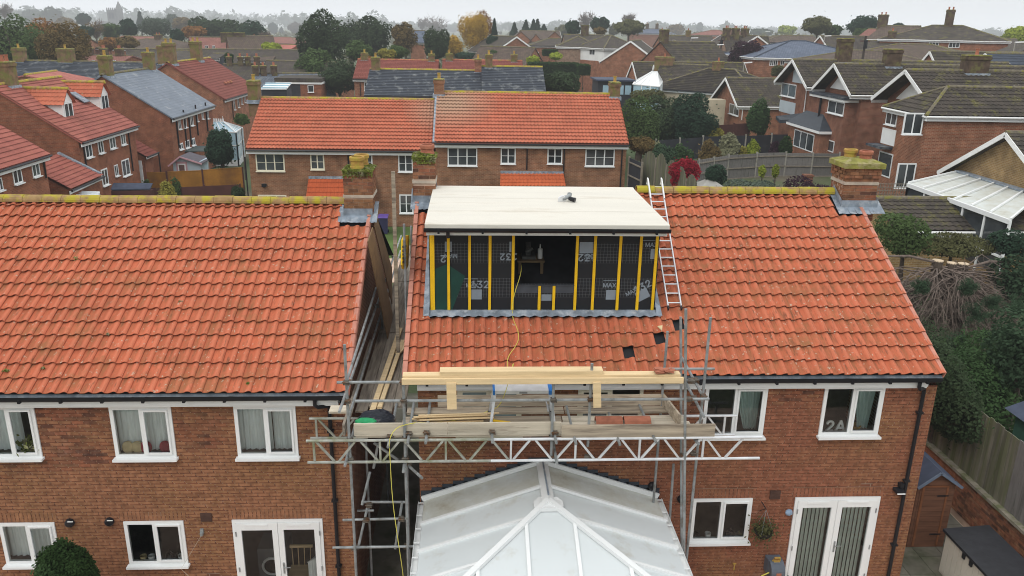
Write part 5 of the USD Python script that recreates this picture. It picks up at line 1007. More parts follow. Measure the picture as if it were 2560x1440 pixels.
# ------------------------------------------------------------ the pantiled pair across the gardens
def pair_half(label, x0, x1, eave, zrd, wins, yb=47.05):
    T = house(label, (x0, 51.2, zrd), (x1, 51.2, zrd), 4.15, eave, wall='wall_brown', roof='tile_mid', zb=.0, over=.35, verge=.05, gauge=.335, wave=.2142, amp=.05, lift=.085, ridge='ridge', ridge_seg=2, name='brick_house')
    for w in wins: wpx(T, 'F', *w[:4], cas=w[4], bars=w[5], frame='upvc' if len(w) < 7 else w[6], pl=(A(0, 47.05, 0), A(0, -1, 0)))
    return T
zeL, zeR = at(820, 376, Y=46.7)[2]+.12, at(1320, 360, Y=46.7)[2]+.12
pl47 = (A(0, 47.05, 0), A(0, -1, 0))
PL = pair_half('left half of the orange pantiled pair across the gardens', at(612, 376, Y=46.7)[0]+.1, at(1083, 300, Y=48)[0], zeL, at(850, 246, Y=51.2)[2]-.12, [(638, 383, 713, 428, 3, 1, 'cream'), (775, 385, 812, 424, 2, 1, 'cream'), (895, 386, 932, 424, 2, 1), (995, 386, 1033, 430, 2, 1), (645, 487, 718, 520, 3, 1, 'cream'), (998, 486, 1034, 533, 2, 1)])
PR = pair_half('right half of the orange pantiled pair, stained grey near its left chimney', at(1088, 360, Y=46.7)[0], at(1570, 362, Y=46.7)[0], zeR, at(1310, 232, Y=51.2)[2]-.12, [(1119, 368, 1193, 415, 3, 1), (1252, 369, 1289, 410, 2, 1), (1369, 370, 1405, 410, 2, 1), (1464, 371, 1535, 416, 3, 1)])
def porch(T, px0, px1, pyt, pyb):
    a, b = at(px0, pyb, Y=46.1), at(px1, pyb, Y=46.1); zt = at((px0+px1)/2, pyt, Y=47.0)[2]
    m = MB(); courses(m, (a[0], 46.1, a[2]), (b[0], 46.1, b[2]), (b[0]-.05, 47.02, zt), (a[0]+.05, 47.02, zt), gauge=.3, wave=.2142, amp=.036); p = T.part('porch_roof', m, K['tile_new']); T.part('lead_flashing', MB().boxp(A(a[0]+.05, 46.93, zt-.03), A(b[0]-.05, 47.04, zt+.12)), K['lead'], p); T.part('fascia', MB().boxp(A(a[0]+.05, 46.14, a[2]-.2), A(b[0]-.05, 46.17, a[2]-.02)), K['black'], p)
    for x in (a[0]+.15, b[0]-.15): T.part('bracket', MB().bar((x, 46.2, a[2]-.1), (x, 47.03, a[2]-.8), .08, .08), K['upvc'], p)
porch(PL, 765, 938, 446, 494); porch(PR, 1250, 1414, 433, 466)
pipe(PL, 612, 392, 622, 490, pl=pl47); pipe(PL, 870, 388, 866, 442, pl=pl47); pipe(PR, 1318, 372, 1317, 425, pl=pl47); pipe(PR, 1411, 372, 1411, 470, pl=pl47); pipe(PR, 1556, 372, 1550, 470, pl=pl47)
chim(PL, (at(637, 245, Y=51.2)[0], 51.2, PL.zr), h=at(637, 203, Y=51.2)[2]-PL.zr, mat='stack', pots=1, potm='pot_yellow'); chim(PR, (at(1098, 235, Y=51.2)[0], 51.2, PR.zr), h=at(1098, 199, Y=51.2)[2]-PR.zr, mat='wall_brown', pots=1, potm='pot_yellow'); chim(PR, (at(1535, 240, Y=51.2)[0], 51.2, PR.zr), h=at(1535, 207, Y=51.2)[2]-PR.zr, mat='stack', pots=1, potm='pot_yellow')
PR.part('party_flashing', MB().bar((PR.E1[0]-.05, 46.75, zeR-.1), (PR.E1[0]-.05, 51.2, PR.zr+.12), .22, .10), K['lead'])
c = at(661, 463, Y=47.05); PL.part('wall_lamp', MB().boxp(c+A(-.13, -.15, -.08), c+A(.13, 0, .1)), K['black'])
B = Thing('wheelie_bin', 'dark wheelie bin with a purple lid behind the alley', 'wheelie bin', (-5.05, 44, 0))
q = at(958, 540, z=1.05); x, y = q[0], q[1]; m = MB(); a = [(x-.25, y-.3), (x+.25, y-.3), (x+.25, y+.3), (x-.25, y+.3)]
for i in range(4): j = (i+1) % 4; m.quad((x+(a[i][0]-x)*.85, y+(a[i][1]-y)*.8, .05), (x+(a[j][0]-x)*.85, y+(a[j][1]-y)*.8, .05), (*a[j], 1.0), (*a[i], 1.0))
B.part('body', m, pbr('navy_plastic', (.03, .03, .07), .1, 4, .4)); B.part('lid', MB().prism([(x-.28, y-.35, 1.0), (x-.28, y+.32, 1.0), (x-.28, y+.32, 1.1), (x-.28, y-.3, 1.05)], (.56, 0, 0)), pbr('purple_lid', (.10, .06, .25), .1, 4, .35)); B.part('wheel', MB().tube((x-.28, y+.28, .1), (x+.28, y+.28, .1), .1, n=12), K['black'])
single('rear_path', MB().boxp(A(-6, 36, -.2), A(-1, 40, .03)), K['mortar'], kind='structure')
single('rear_lawn', MB().boxp(A(-5.6, 40.02, -.2), A(3, 46.9, .02)), pbr('lawn', (.075, .12, .03), .3, .8, .95, .02, 30), kind='structure')

# ------------------------------------------------------------ estate houses on the left, all facing the same way
def facing_right(label, X, y0, y1, w, zr, ze, wall, roof, **k):
    return house(label, (X-w, y0, zr), (X-w, y1, zr), w, ze, wall=wall, roof=roof, zb=0, **k)
HA = facing_right('brick house at the left edge, nearest of the left row, red tiled roof', -21.55, 27, 41.7, 4.2, 7.7, 5.0, 'wall_mid', 'tile_red', gauge=.30, wave=.165, amp=.02, ridge='ridge_red', name='brick_house')
for w in ((-12, 448, 8, 474, 2), (27, 416, 57, 455, 2), (75, 399, 101, 438, 2)): wpx(HA, 'F', *w[:4], cas=w[4], pl=(A(-21.55, 0, 0), A(1, 0, 0)))
pipe(HA, 107, 390, 116, 445, pl=(A(-21.55, 0, 0), A(1, 0, 0)))
HB = facing_right('brick house with two white attic dormers on its red roof', -22.0, 46.4, 54.2, 4.25, 7.85, 5.0, 'wall_mid', 'tile_red', gauge=.30, wave=.3, amp=.02, ridge='ridge', name='brick_house', ridge_seg=2)
plB = (A(-22.0, 0, 0), A(1, 0, 0))
for w in ((209, 352, 232, 391, 2), (241, 343, 260, 381, 2), (270, 333, 290, 369, 2), (298, 323, 315, 360, 2), (251, 425, 272, 460, 2), (284, 414, 297, 438, 2), (302, 402, 326, 435, 2)): wpx(HB, 'F', *w[:4], cas=w[4], pl=plB)
pipe(HB, 208, 360, 214, 440, pl=plB); pipe(HB, 319, 318, 327, 430, pl=plB)
chim(HB, (-26.25, 48.2, 7.85), (.9, .7), 1.25, 'stack', 2, 'terracotta')
def attic(T, px, pyt, pyb, y):
    """white dormer with its own little tiled roof"""
    X = -23.45; zt, zb2 = at(px, pyt, X=X)[2], at(px, pyb, X=X)[2]; hw2 = .62; m = MB()
    m.boxp(A(X-2.2, y-hw2, zb2-.3), A(X, y+hw2, zt)); d = T.part('dormer', m, K['white'])
    zt2 = zt+.75; m = MB()
    for s in (-1, 1):
        q = [(X+.15, y+s*(hw2+.12), zt-.1), (X+.15, y, zt2), (X-2.9, y, zt2), (X-2.4, y+s*(hw2+.12), zt-.1)]; q = q if s < 0 else [q[1], q[0], q[3], q[2]]
        courses(m, *( (q[3], q[0], q[1], q[2]) if s < 0 else (q[1], q[2], q[3], q[0]))) if False else m.quad(*q)
    a, b, c, dd = (X-2.6, y-hw2-.14, zt-.12), (X+.16, y-hw2-.14, zt-.12), (X+.16, y, zt2), (X-3.0, y, zt2); courses(m, a, b, c, dd, gauge=.28, wave=.25, amp=.035)
    a, b, c, dd = (X+.16, y+hw2+.14, zt-.12), (X-2.6, y+hw2+.14, zt-.12), (X-3.0, y, zt2), (X+.16, y, zt2); courses(m, a, b, c, dd, gauge=.28, wave=.25, amp=.035)
    T.part('dormer_roof', m, K['tile_mid'], d); T.part('ridge', MB().tube((X-2.9, y, zt2+.03), (X+.2, y, zt2+.03), .10, n=7), K['ridge'], d); T.part('gable', MB().prism([(X+.02, y-hw2, zt), (X+.02, y+hw2, zt), (X+.02, y, zt2-.08)], (-.05, 0, 0)), K['white'], d)
    T.part('lead_apron', MB().boxp(A(X, y-hw2-.15, zb2-.35), A(X+.6, y+hw2+.15, zb2-.28)), K['lead'], d)
    window(T, (X+.02, y-hw2+.12, zb2), (0, 1, 0), (1, 0, 0), 2*hw2-.24, zt-zb2-.02, 2, 'upvc', fw=.06, glass='farglass', opener=[])
ys = [at(171, 280, X=-23.45)[1], at(261, 255, X=-23.45)[1]]; attic(HB, 171, 255, 300, ys[0]); attic(HB, 261, 236, 277, ys[1])
c = at(200, 245, X=-24.3); HB.part('rooflight', MB().box(c+A(0, 0, .05), (1.0, .7, .06), np.array([unit((1, 0, -.68)), (0, 1, 0), unit((.68, 0, 1))])), K['lead'])
HC = facing_right('brick house with a wet blue slate roof between the two red-roofed ones', -21.3, 58.8, 68.4, 4.3, 7.75, 5.0, 'wall_mid', 'slate_light', gauge=.26, lift=.016, ridge='ridge_dark', name='brick_house')
plC = (A(-21.3, 0, 0), A(1, 0, 0))
for w in ((443, 292, 453, 322), (456, 288, 467, 318), (473, 282, 484, 313), (489, 277, 495, 303), (502, 272, 509, 297), (514, 266, 522, 296), (447, 360, 458, 372), (462, 353, 474, 368), (478, 347, 488, 362)): wpx(HC, 'F', *w, cas=2, pl=plC)
for a, b, c, d in ((440, 293, 447, 370), (458, 275, 462, 366), (471, 285, 478, 362), (488, 262, 491, 340), (513, 256, 516, 330)): pipe(HC, a, b, c, d, pl=plC, r=.055)
chim(HC, (-25.6, 59.6, 7.75), (.8, .7), 1.3, 'stack', 1, 'pot_yellow'); chim(HC, (-25.6, 67.5, 7.75), (.8, .7), 1.3, 'stack', 1, 'pot_yellow')
HD = facing_right('brick house with a pale red roof behind the blue slate house', -22.0, 74, 85.9, 4.5, 7.9, 5.0, 'wall_red', 'tile_pink', gauge=.34, ridge='ridge', name='brick_house', ridge_seg=1)
plD = (A(-22.0, 0, 0), A(1, 0, 0))
for w in ((583, 252, 588, 274), (593, 247, 598, 268), (602, 243, 606, 260), (610, 238, 614, 256)): wpx(HD, 'F', *w, cas=1, pl=plD)
pipe(HD, 580, 250, 583, 300, pl=plD); chim(HD, (-26.5, 74.8, 7.9), (.9, .9), 1.7, 'stack', 2, 'pot_yellow'); chim(HD, (-26.5, 82, 7.9), (.9, .9), 1.7, 'stack', 2, 'pot_yellow')
for k in range(3): c = on(710/2.88+k*0+0, 0, A(0, 0, 0), A(0, 1, 0)) if False else A(-23.1, 79+k*.9, 6.0); HD.part('roof_vent', MB().box(c+A(0, 0, .03), (.25, .4, .1), np.array([unit((1, 0, -.65)), (0, 1, 0), unit((.65, 0, 1))])), K['ridge_red'])
# link garage between the first two, with its tiled roof
G = Thing('link_garage', 'single-storey brick garage with a bright red tiled roof below the dormer house', 'garage', (-19.5, 43.5, 0))
ea, eb, tb1 = A(-20.8, 42.3, 3.0), A(-20.85, 46.28, 3.04), A(-23.1, 46.28, 4.24)
m = MB(); courses(m, ea+A(0, 0, .05), eb+A(0, 0, .05), tb1, (-23.1, 42.6, 4.24), gauge=.3, wave=.165, amp=.02); G.part('roof', m, K['tile_red'])
G.part('wall', MB().prism([(-21.05, 42.45, 0), (-21.05, 42.45, 3.0), (-23.1, 42.45, 4.15), (-23.1, 42.45, 0)], (0, 3.8, 0)), K['wall_mid'], uv=True)
G.part('gutter', MB().tube(ea+A(.06, 0, -.03), eb+A(.06, 0, -.03), .06, n=7), K['black']); G.part('fascia', MB().bar(ea+A(-.08, 0, -.14), eb+A(-.08, 0, -.14), .03, .16), K['upvc']); G.part('lead_flashing', MB().bar((-23.1, 46.2, 4.35), (-20.95, 46.2, 3.2), .2, .10), K['lead'])
W = Thing('lean_to', 'low white plastic lean-to roof just behind the left ridge', 'lean-to', (-18.5, 38, 0)); q = [at(92, 494, z=2.5), at(243, 494, z=2.45), at(250, 483, z=2.45), at(126, 480, z=2.7)]
W.part('roof', MB().prism(q, (0, 0, .06)), pbr('white_roof_sheet', (.74, .78, .80), .05, 2, .4)); W.part('wall', MB().prism([p*A(1, 1, 0)+A(0, 0, .0) for p in q], (0, 0, 2.4)), K['upvc'])
for k in range(4): a = q[0]+(q[3]-q[0])*(k/3); b = q[1]+(q[2]-q[1])*(k/3); W.part('roof_bar', MB().bar(a+A(0, 0, .08), b+A(0, 0, .08), .05, .04), K['upvc'])
# outbuilding with the white door
O = Thing('outbuilding', 'small brick outbuilding with a white door and red lean roof', 'outbuilding', (-19.5, 52.5, 0))
a, b = A(-21.5, 54.35, 2.86), A(-21.4, 56.1, 2.9)
m = MB(); courses(m, a, b, (-23.5, 56.1, 4.1), (-23.5, 54.35, 4.1), gauge=.3); O.part('roof', m, K['tile_pink'])
O.part('wall', MB().prism([(-21.7, 54.5, 0), (-21.7, 54.5, 2.82), (-23.5, 54.5, 3.95), (-23.5, 54.5, 0)], (0, 1.45, 0)), K['wall_mid'], uv=True)
O.part('door', MB().boxp(A(-22.6, 54.42, .3), A(-21.9, 54.49, 2.6)), K['upvc']); O.part('fascia', MB().bar(a+A(.0, 0, -.08), b+A(.0, 0, -.08), .04, .14), K['upvc']); O.part('gutter', MB().tube(a+A(.08, 0, -.0), b+A(.08, 0, 0), .055, n=7), K['black'])
O.part('downpipe', MB().tube(b+A(.05, 0, 0), b*A(1, 1, 0)+A(.05, 0, 0), .045, n=7), K['black'])

# ------------------------------------------------------------ fences
def fence(name, label, P, h, mat, post='concrete', step=1.83, kind='panel', pm=None, ph=.08, boards=0, rails=0, cap=False, stagger=0.0, zoff=0.0, group=None, cat='fence', side=1):
    pts = [A(*p) for p in P]; T = Thing(name, label, cat, pts[0], group)
    for a, b in zip(pts[:-1], pts[1:]):
        L = np.linalg.norm((b-a)[:2]); k = max(1, int(round(L/step))); d = (b-a)/k; e = unit(d*A(1, 1, 0)); n = A(e[1], -e[0], 0)*side
        for i in range(k):
            p, q = a+d*i, a+d*(i+1); zz = max(p[2], q[2]) if stagger else (p[2]+q[2])/2; p, q = A(p[0], p[1], zz), A(q[0], q[1], zz); hh = h+rng.uniform(-.03, .03)
            T.part('post', MB().boxp(A(-.05, -.05, -.2), A(.05, .05, hh+ph)).get()[0].__class__ and MB().box(p+A(0, 0, (hh+ph)/2-.1), (.1, .1, hh+ph+.2), np.array([e, n, A(0, 0, 1)])), K[post])
            nb = boards or 1; m = MB(); w = np.linalg.norm((q-p)[:2])-.12
            for j in range(nb):
                c = p+e*(.06+w*(j+.5)/nb)+A(0, 0, hh/2+.02)+n*(.012 if j % 2 else 0); m.box(c, (w/nb*(1.08 if nb > 1 else 1), .022, hh-.04), np.array([e, n, A(0, 0, 1)]))
            pp = T.part('panel', m, K[mat])
            for r in range(rails): T.part('rail', MB().box((p+q)/2+A(0, 0, hh*(.12+.76*r/max(1, rails-1)))+n*.045, (w, .06, .07), np.array([e, n, A(0, 0, 1)])), K[pm or mat], pp)
            if cap: T.part('cap_rail', MB().box((p+q)/2+A(0, 0, hh+.02), (w, .07, .035), np.array([e, n, A(0, 0, 1)])), K[mat], pp)
        T.part('post', MB().box(b+A(0, 0, (h+ph)/2-.1), (.1, .1, h+ph+.2), np.array([e, n, A(0, 0, 1)])), K[post])
    return T
K['concrete'] = pbr('concrete_post', (.30, .285, .25), .2, 4, .9, dirt=(.2, .19, .14), dscale=4, dlo=.5, dhi=.65)
K['fence_orange'] = pbr('orange_stained_fence', (.36, .165, .025), .25, .7, .85, .002, 20, dirt=(.22, .10, .025), dscale=.5, dlo=.45, dhi=.6, isl=.1)
K['fence_dark'] = pbr('dark_brown_fence', (.085, .034, .028), .2, 1, .85, isl=.1)
K['fence_grey'] = pbr('weathered_grey_fence', (.175, .165, .155), .25, 1.5, .9, .003, 20, stretch=(6, 6, .6), dirt=(.11, .105, .095), dscale=1.5, dlo=.45, dhi=.65, isl=.15)
K['fence_green'] = pbr('greenish_grey_fence', (.135, .125, .095), .3, 1.5, .9, .003, 20, stretch=(6, 6, .6), dirt=(.10, .11, .05), dscale=1.0, dlo=.42, dhi=.65, isl=.18)
K['fence_black'] = pbr('charcoal_fence', (.028, .03, .036), .2, 2, .7)
K['timber_rail'] = pbr('grey_timber', (.21, .18, .14), .2, 3, .9)
g0 = lambda px, py, z=0.0: at(px, py, z=z)
def fpx(pxs, h):
    """fence base points from the pixels of its top edge"""
    return [at(x, y, z=h)*A(1, 1, 0) for x, y in pxs]
fence('orange_fence', 'orange-stained panel fence across the back gardens on the left', fpx([(277, 431), (416, 431), (505, 427), (606, 420)], 1.8), 1.8, 'fence_orange', 'fence_dark', boards=10, cap=True, rails=0)
fence('dark_fence', 'low dark brown panel fence in front of the orange one', fpx([(248, 478), (345, 472)], 1.5)+fpx([(420, 470), (600, 462)], 1.5)[0:], 1.5, 'fence_dark', 'fence_dark', boards=8)
S_ = Thing('garden_shed', 'long garden shed with a dark blue felt roof behind the dark fence', 'shed', g0(330, 478)); q = [at(277, 476, z=2.0), at(375, 474, z=2.0), at(382, 460, z=2.25), at(284, 460, z=2.25)]
S_.part('roof', MB().prism(q, (0, 0, .06)), roofb); S_.part('wall', MB().prism([p*A(1, 1, 0) for p in q], (0, 0, 1.95)), K['fence_dark'])
S_ = Thing('garden_shed', 'pale shed with a flat grey-green roof behind the playhouse', 'shed', g0(470, 390)); q = [at(428, 381, Y=61), at(512, 379, Y=61), at(518, 367, Y=63.5), at(440, 367, Y=63.5)]
S_.part('roof', MB().prism(q, (0, 0, .08)), pbr('grey_green_felt', (.10, .125, .12), .15, 3, .8)); S_.part('wall', MB().prism([p*A(1, 1, 0) for p in q], (0, 0, 1.6)), pbr('grey_boards', (.24, .22, .19), .2, 2, .8))
# playhouse
c = at(465, 428, Y=57); PH = Thing('playhouse', 'two-storey pale blue and pink toy playhouse', 'playhouse', (c[0], c[1], 0)); y = c[1]; s = np.linalg.norm(at(501, 410, Y=y)-at(432, 410, Y=y)); x0 = at(432, 410, Y=y)[0]; x1 = x0+s
z1, z2 = at(465, 404, Y=y)[2], at(452, 392, Y=y)[2]
K['grey_felt'] = pbr('grey_felt', (.11, .10, .115), .15, 3, .8); K['brown_shutter'] = pbr('brown_shutter', (.14, .08, .07), .1, 3, .6)
lb, pk = pbr('pale_blue_paint', (.42, .52, .58), .06, 3, .6), pbr('pale_pink_paint', (.50, .30, .33), .06, 3, .6); ax_ = x0+s*.32
PH.part('wall', MB().prism([(x0, y, 0), (x1, y, 0), (x1, y, z1), (ax_, y, z2), (x0, y, z1-.05)], (0, 1.6, 0)), lb); PH.part('front_panel', MB().boxp(A(x0+s*.12, y-.03, 0), A(x0+s*.52, y-.002, z1)), pk)
for z in (z1-.75, z1-1.65): PH.part('window', MB().boxp(A(x0+s*.18, y-.05, z), A(x0+s*.46, y-.032, z+.6)), K['white']); PH.part('pane', MB().boxp(A(x0+s*.22, y-.056, z+.08), A(x0+s*.42, y-.051, z+.52)), K['brown_shutter'])
for a, za, b, zb2 in ((x0-.25, z1-.3, ax_, z2+.03), (ax_, z2+.03, x1+.2, z1-.12)): PH.part('roof', MB().prism([(a, y-.25, za), (b, y-.25, zb2), (b, y-.25, zb2+.05), (a, y-.25, za+.05)], (0, 2.1, 0)), K['grey_felt']); PH.part('bargeboard', MB().bar((a, y-.27, za), (b, y-.27, zb2), .03, .1), pk)
B = Thing('wheelie_bin', 'dark bin with a purple lid beside the playhouse', 'wheelie bin', g0(424, 428)); c = at(424, 420, Y=57.5); B.part('body', MB().boxp(A(c[0]-.3, c[1]-.3, 0), A(c[0]+.3, c[1]+.3, .85)), stage_mat('navy_plastic')); B.part('lid', MB().boxp(A(c[0]-.33, c[1]-.34, .85), A(c[0]+.33, c[1]+.33, 1.0)), stage_mat('purple_lid'))
def glasshouse(label, q, zr_px, ze, ridge, finials=True):
    """hipped conservatory: q four eave corners (near left, near right, far right, far left), ridge two points"""
    T = Thing('conservatory', label, 'conservatory', q[0]*A(1, 1, 0)); r1, r2 = ridge; gl = K['skyglass'] if 'skyglass' in K else K.setdefault('skyglass', pbr('blue_tinted_glass', (.33, .47, .54), .12, .8, .12))
    for f in ((q[0], q[1], r2, r1), (q[1], q[2], r2), (q[2], q[3], r1, r2), (q[3], q[0], r1)): T.part('roof_glass', MB().add(f, [[0, 1, 2]] if len(f) == 3 else [[0, 1, 2], [0, 2, 3]]), gl)
    for a, b in ((q[0], r1), (q[3], r1), (q[1], r2), (q[2], r2), (r1, r2), (q[0], q[1]), (q[1], q[2]), (q[3], q[0]), (q[2], q[3])): T.part('roof_bar', MB().bar(a+A(0, 0, .04), b+A(0, 0, .04), .09, .08), K['upvc'])
    for k in range(1, 4): f = k/4; T.part('roof_bar', MB().bar(q[0]+(q[1]-q[0])*f+A(0, 0, .03), r1+(r2-r1)*f+A(0, 0, .03), .06, .05), K['upvc']); T.part('roof_bar', MB().bar(q[1]+(q[2]-q[1])*f+A(0, 0, .03), r2+A(0, 0, .03), .06, .05), K['upvc'])
    for a, b in ((q[0], q[1]), (q[1], q[2]), (q[3], q[0])):
        n = max(3, int(np.linalg.norm(b-a)/.8)); T.part('wall_glass', MB().quad(a*A(1, 1, 0)+A(0, 0, .5), b*A(1, 1, 0)+A(0, 0, .5), b, a), K['skyglass']); T.part('base_panel', MB().quad(a*A(1, 1, 0), b*A(1, 1, 0), b*A(1, 1, 0)+A(0, 0, .5), a*A(1, 1, 0)+A(0, 0, .5)), K['upvc'])
        for k in range(n+1): p = a+(b-a)*k/n; T.part('mullion', MB().box((p[0], p[1], p[2]/2), (.09, .09, p[2])), K['upvc'])
        T.part('transom', MB().bar(a*A(1, 1, 0)+A(0, 0, ze*.72), b*A(1, 1, 0)+A(0, 0, ze*.72), .08, .07), K['upvc'])
    if finials:
        for k in range(7): p = r1+(r2-r1)*k/6; T.part('cresting', MB().box(p+A(0, 0, .17), (.12, .05, .2)), K['upvc'])
        T.part('finial', MB().tube(r2, r2+A(0, 0, .5), .04, .02), K['upvc'])
    return T
q = [at(515, 330, Y=68), at(590, 332, Y=68), at(606, 320, Y=72), at(519, 318, Y=72)]; glasshouse('white conservatory with a blue glass roof beside the tall evergreen', q, 0, 2.4, (at(524, 304, Y=70), at(558, 305, Y=70)))
single('garden_gate', MB().boxp(A(-24+2.3, 86, 0), A(-17, 86.1, 1.8)), K['fence_orange'], 'far wooden fence beyond the red-roofed house', 'fence')
# ------------------------------------------------------------ rows behind
E1 = hpx('long grey slate terrace behind the dormer house on the left', (42, 158, 80), (412, 156, 80), 205, 4.2, wall='wall_red', roof='slate', gauge=.3, ridge='ridge_dark', name='slate_terrace')
for x, s, h in ((52, .9, 1.2), (168, 1.3, 1.2), (413, 1.0, 1.6)): p = at(x, 157, Y=80); chim(E1, (p[0], 80, E1.zr), (s, .9), h, 'stack', 1, 'pot_yellow')
wpx(E1, 'F', 265, 206, 288, 226, cas=2, bars=1); pipe(E1, 296, 206, 298, 240)
SB1 = hpx('left part of the lichen-streaked slate roof behind the pantiled pair', (928, 176, 73), (1205, 179, 73), 240, 4.4, wall='wall_red', roof='slate', gauge=.3, ridge='ridge', name='slate_house'); SB2 = hpx('right, taller part of the slate roof behind the pantiled pair', (1207, 169, 73), (1353, 170, 73), 236, 4.4, wall='wall_red', roof='slate', gauge=.3, ridge='ridge', name='slate_house')
for T, x, s in ((SB1, 940, .7), (SB1, 1195, .6), (SB2, 1222, .6)): p = at(x, 175, Y=73); chim(T, (p[0], 73, T.zr), (s, .7), 1.05, 'stack' if x != 1195 else 'wall_red', 1, 'pot_yellow')
RB1 = hpx('left of the two small red pantiled houses behind the slate roof', (897, 151, 93), (1095, 153, 93), 198, 4.3, wall='wall_red', roof='tile_pink', gauge=.33, wave=.25, amp=.03, ridge='ridge_red', name='brick_house'); RB2 = hpx('right of the two small red pantiled houses behind the slate roof', (1109, 152, 93), (1303, 154, 93), 200, 4.3, wall='wall_red', roof='tile_pink', gauge=.33, wave=.25, amp=.03, ridge='ridge_red', name='brick_house')
for T, x in ((RB1, 912), (RB1, 1079), (RB2, 1123), (RB2, 1285)): p = at(x, 152, Y=93); chim(T, (p[0], 93, T.zr), (.7, .7), .75, 'stack', 1, 'pot_yellow')
wpx(RB1, 'F', 910, 206, 924, 227, cas=2, bars=1); pipe(RB1, 900, 203, 901, 240)
# ------------------------------------------------------------ staggered houses on the right, gables facing left
def gable_left(label, x, y, zr, L, w, drop, **k): return house(label, (x, y, zr), (x+L, y, zr), w, zr-drop, **k)
RD = dict(roof='tile_dark', gauge=.34, wave=.30, amp=.035, barge='white', ridge='ridge_dark', gutter='white', name='brick_house')
N1 = house('brick house wing with a hipped dark tiled roof, nearest on the right', (25.75, 43.4, 8.7), (42, 43.4, 8.7), 1.85, 7.52, wb=2.3, wall='wall_red', hip=(1, 0), **{**RD, 'barge': None, 'ridge_seg': 1})
wpx(N1, 'F', 2263, 282, 2302, 336, cas=2, transom=None); wpx(N1, 'F', 2246, 408, 2281, 470, cas=2)
L1 = facepl(N1, 'L'); wpx(N1, 'L', 2219, 274, 2240, 316, cas=2); 
def panel_px(T, f, a, b, c, d, mt, name='panel', pl=None, t=.03):
    P0, n = pl or facepl(T, f); e = np.cross((0, 0, 1), n); p, q = on(a, b, P0, n), on(c, d, P0, n); w = abs(np.dot(q-p, e)); T.part(name, MB().box((p+q)/2+n*t/2, (w, t, abs(p[2]-q[2])), np.array([e, n, A(0, 0, 1)])), K[mt])
panel_px(N1, 'L', 2208, 318, 2235, 366, 'white'); wpx(N1, 'L', 2200, 376, 2224, 446, cas=1, sill=False); p = on(2212, 366, *L1); N1.part('porch_roof', MB().boxp(p+A(-.7, -.9, -.05), p+A(0, .9, .08)), K['slate'])
N2 = gable_left('brick house with a white gable, behind the hipped wing on the right', 26.2, 47.1, 9.4, 20, 3.3, 1.75, wall='wall_dark', verge=.95, **RD)
def gable_panel(T, mt='white', f=.68, dz=.25):
    r = T.R1 if T.R1[0] < T.R2[0] else T.R2; x = r[0]-.04; T.part('gable_panel', MB().prism([(x, r[1]-T.w*f, T.ze+.05), (x, r[1]+T.w*f, T.ze+.05), (x, r[1], T.zr-dz)], (-.03, 0, 0)), K[mt])
gable_panel(N2); chim(N2, (at(2432, 190, Y=47.1)[0], 47.1, N2.zr), (1.3, .8), .95, 'stack_dark', 1); 
N3 = gable_left('brick house with a white gable above a flat-roofed bay on the right', 26.0, 56.4, 9.35, 20, 2.9, 1.7, wall='wall_dark', verge=.9, **RD); gable_panel(N3)
chim(N3, (at(2228, 160, Y=56.4)[0], 56.4, N3.zr), (1.0, .8), 1.1, 'stack_dark', 0)
b0, b1 = at(2115, 250, X=25.2), at(2060, 236, X=25.2); BY = Thing('flat_roofed_bay', 'two-storey brick bay with a grey flat roof between the right-hand gables', 'house wing', (26.5, 56, 1.8)); zt = b0[2]
BY.part('wall', MB().boxp(A(25.2, b0[1], 1.6), A(29, b0[1]+5.5, zt)), K['wall_dark'], uv=True); BY.part('flat_roof', MB().boxp(A(24.95, b0[1]-.25, zt), A(29.2, b0[1]+5.6, zt+.16)), K['slate']); BY.part('fascia', MB().boxp(A(25.0, b0[1]-.2, zt-.16), A(29.1, b0[1]-.16, zt-.01)).boxp(A(25.0, b0[1]-.159, zt-.16), A(25.04, b0[1]+5.6, zt-.01)), K['white'])
plBY = (A(25.2, 0, 0), A(-1, 0, 0)); wpx(BY, 'F', 2073, 249, 2108, 290, cas=2, pl=plBY); wpx(BY, 'F', 2063, 346, 2083, 382, cas=1, sill=False, pl=plBY); a = on(2056, 252, *plBY); BY.part('soil_pipe', MB().tube(a+A(-.12, 0, .3), a*A(1, 1, 0)+A(-.12, 0, 3.4), .08, n=8), K['black'])
XB = Thing('extension', 'single-storey brick extension with a black hipped roof and sliding glass door', 'extension', (24, 60, 1.8)); x = 24.5; c = at(2052, 328, X=x); d = at(1975, 300, X=x); zt = c[2]
XB.part('wall', MB().boxp(A(x, c[1], 1.6), A(25.3, d[1], zt)), K['wall_red'], uv=True); q = [(x-.2, c[1]-.25, zt), (25.25, c[1]-.25, zt), (25.25, d[1]+.2, zt), (x-.2, d[1]+.2, zt)]; r1, r2 = (25.2, c[1]+1.5, zt+1.0), (25.2, d[1]-1.2, zt+1.0)
XB.part('roof', MB().add([*q, r1, r2], [[0, 1, 4], [0, 4, 5], [0, 5, 3], [3, 5, 2]]), K['slateflash']); XB.part('fascia', MB().boxp(A(x-.2, c[1]-.25, zt-.18), A(x-.16, d[1]+.2, zt)).boxp(A(x-.159, c[1]-.25, zt-.18), A(25.2, c[1]-.21, zt)), K['white']); wpx(XB, 'F', 1988, 322, 2031, 382, cas=3, sill=False, pl=(A(x, 0, 0), A(-1, 0, 0)))
N4 = gable_left('brick house with a pale blue-grey clad gable strip and white bargeboards', 25.7, 63.7, 9.35, 16, 3.1, 1.7, wall='wall_dark', verge=.7, **RD)
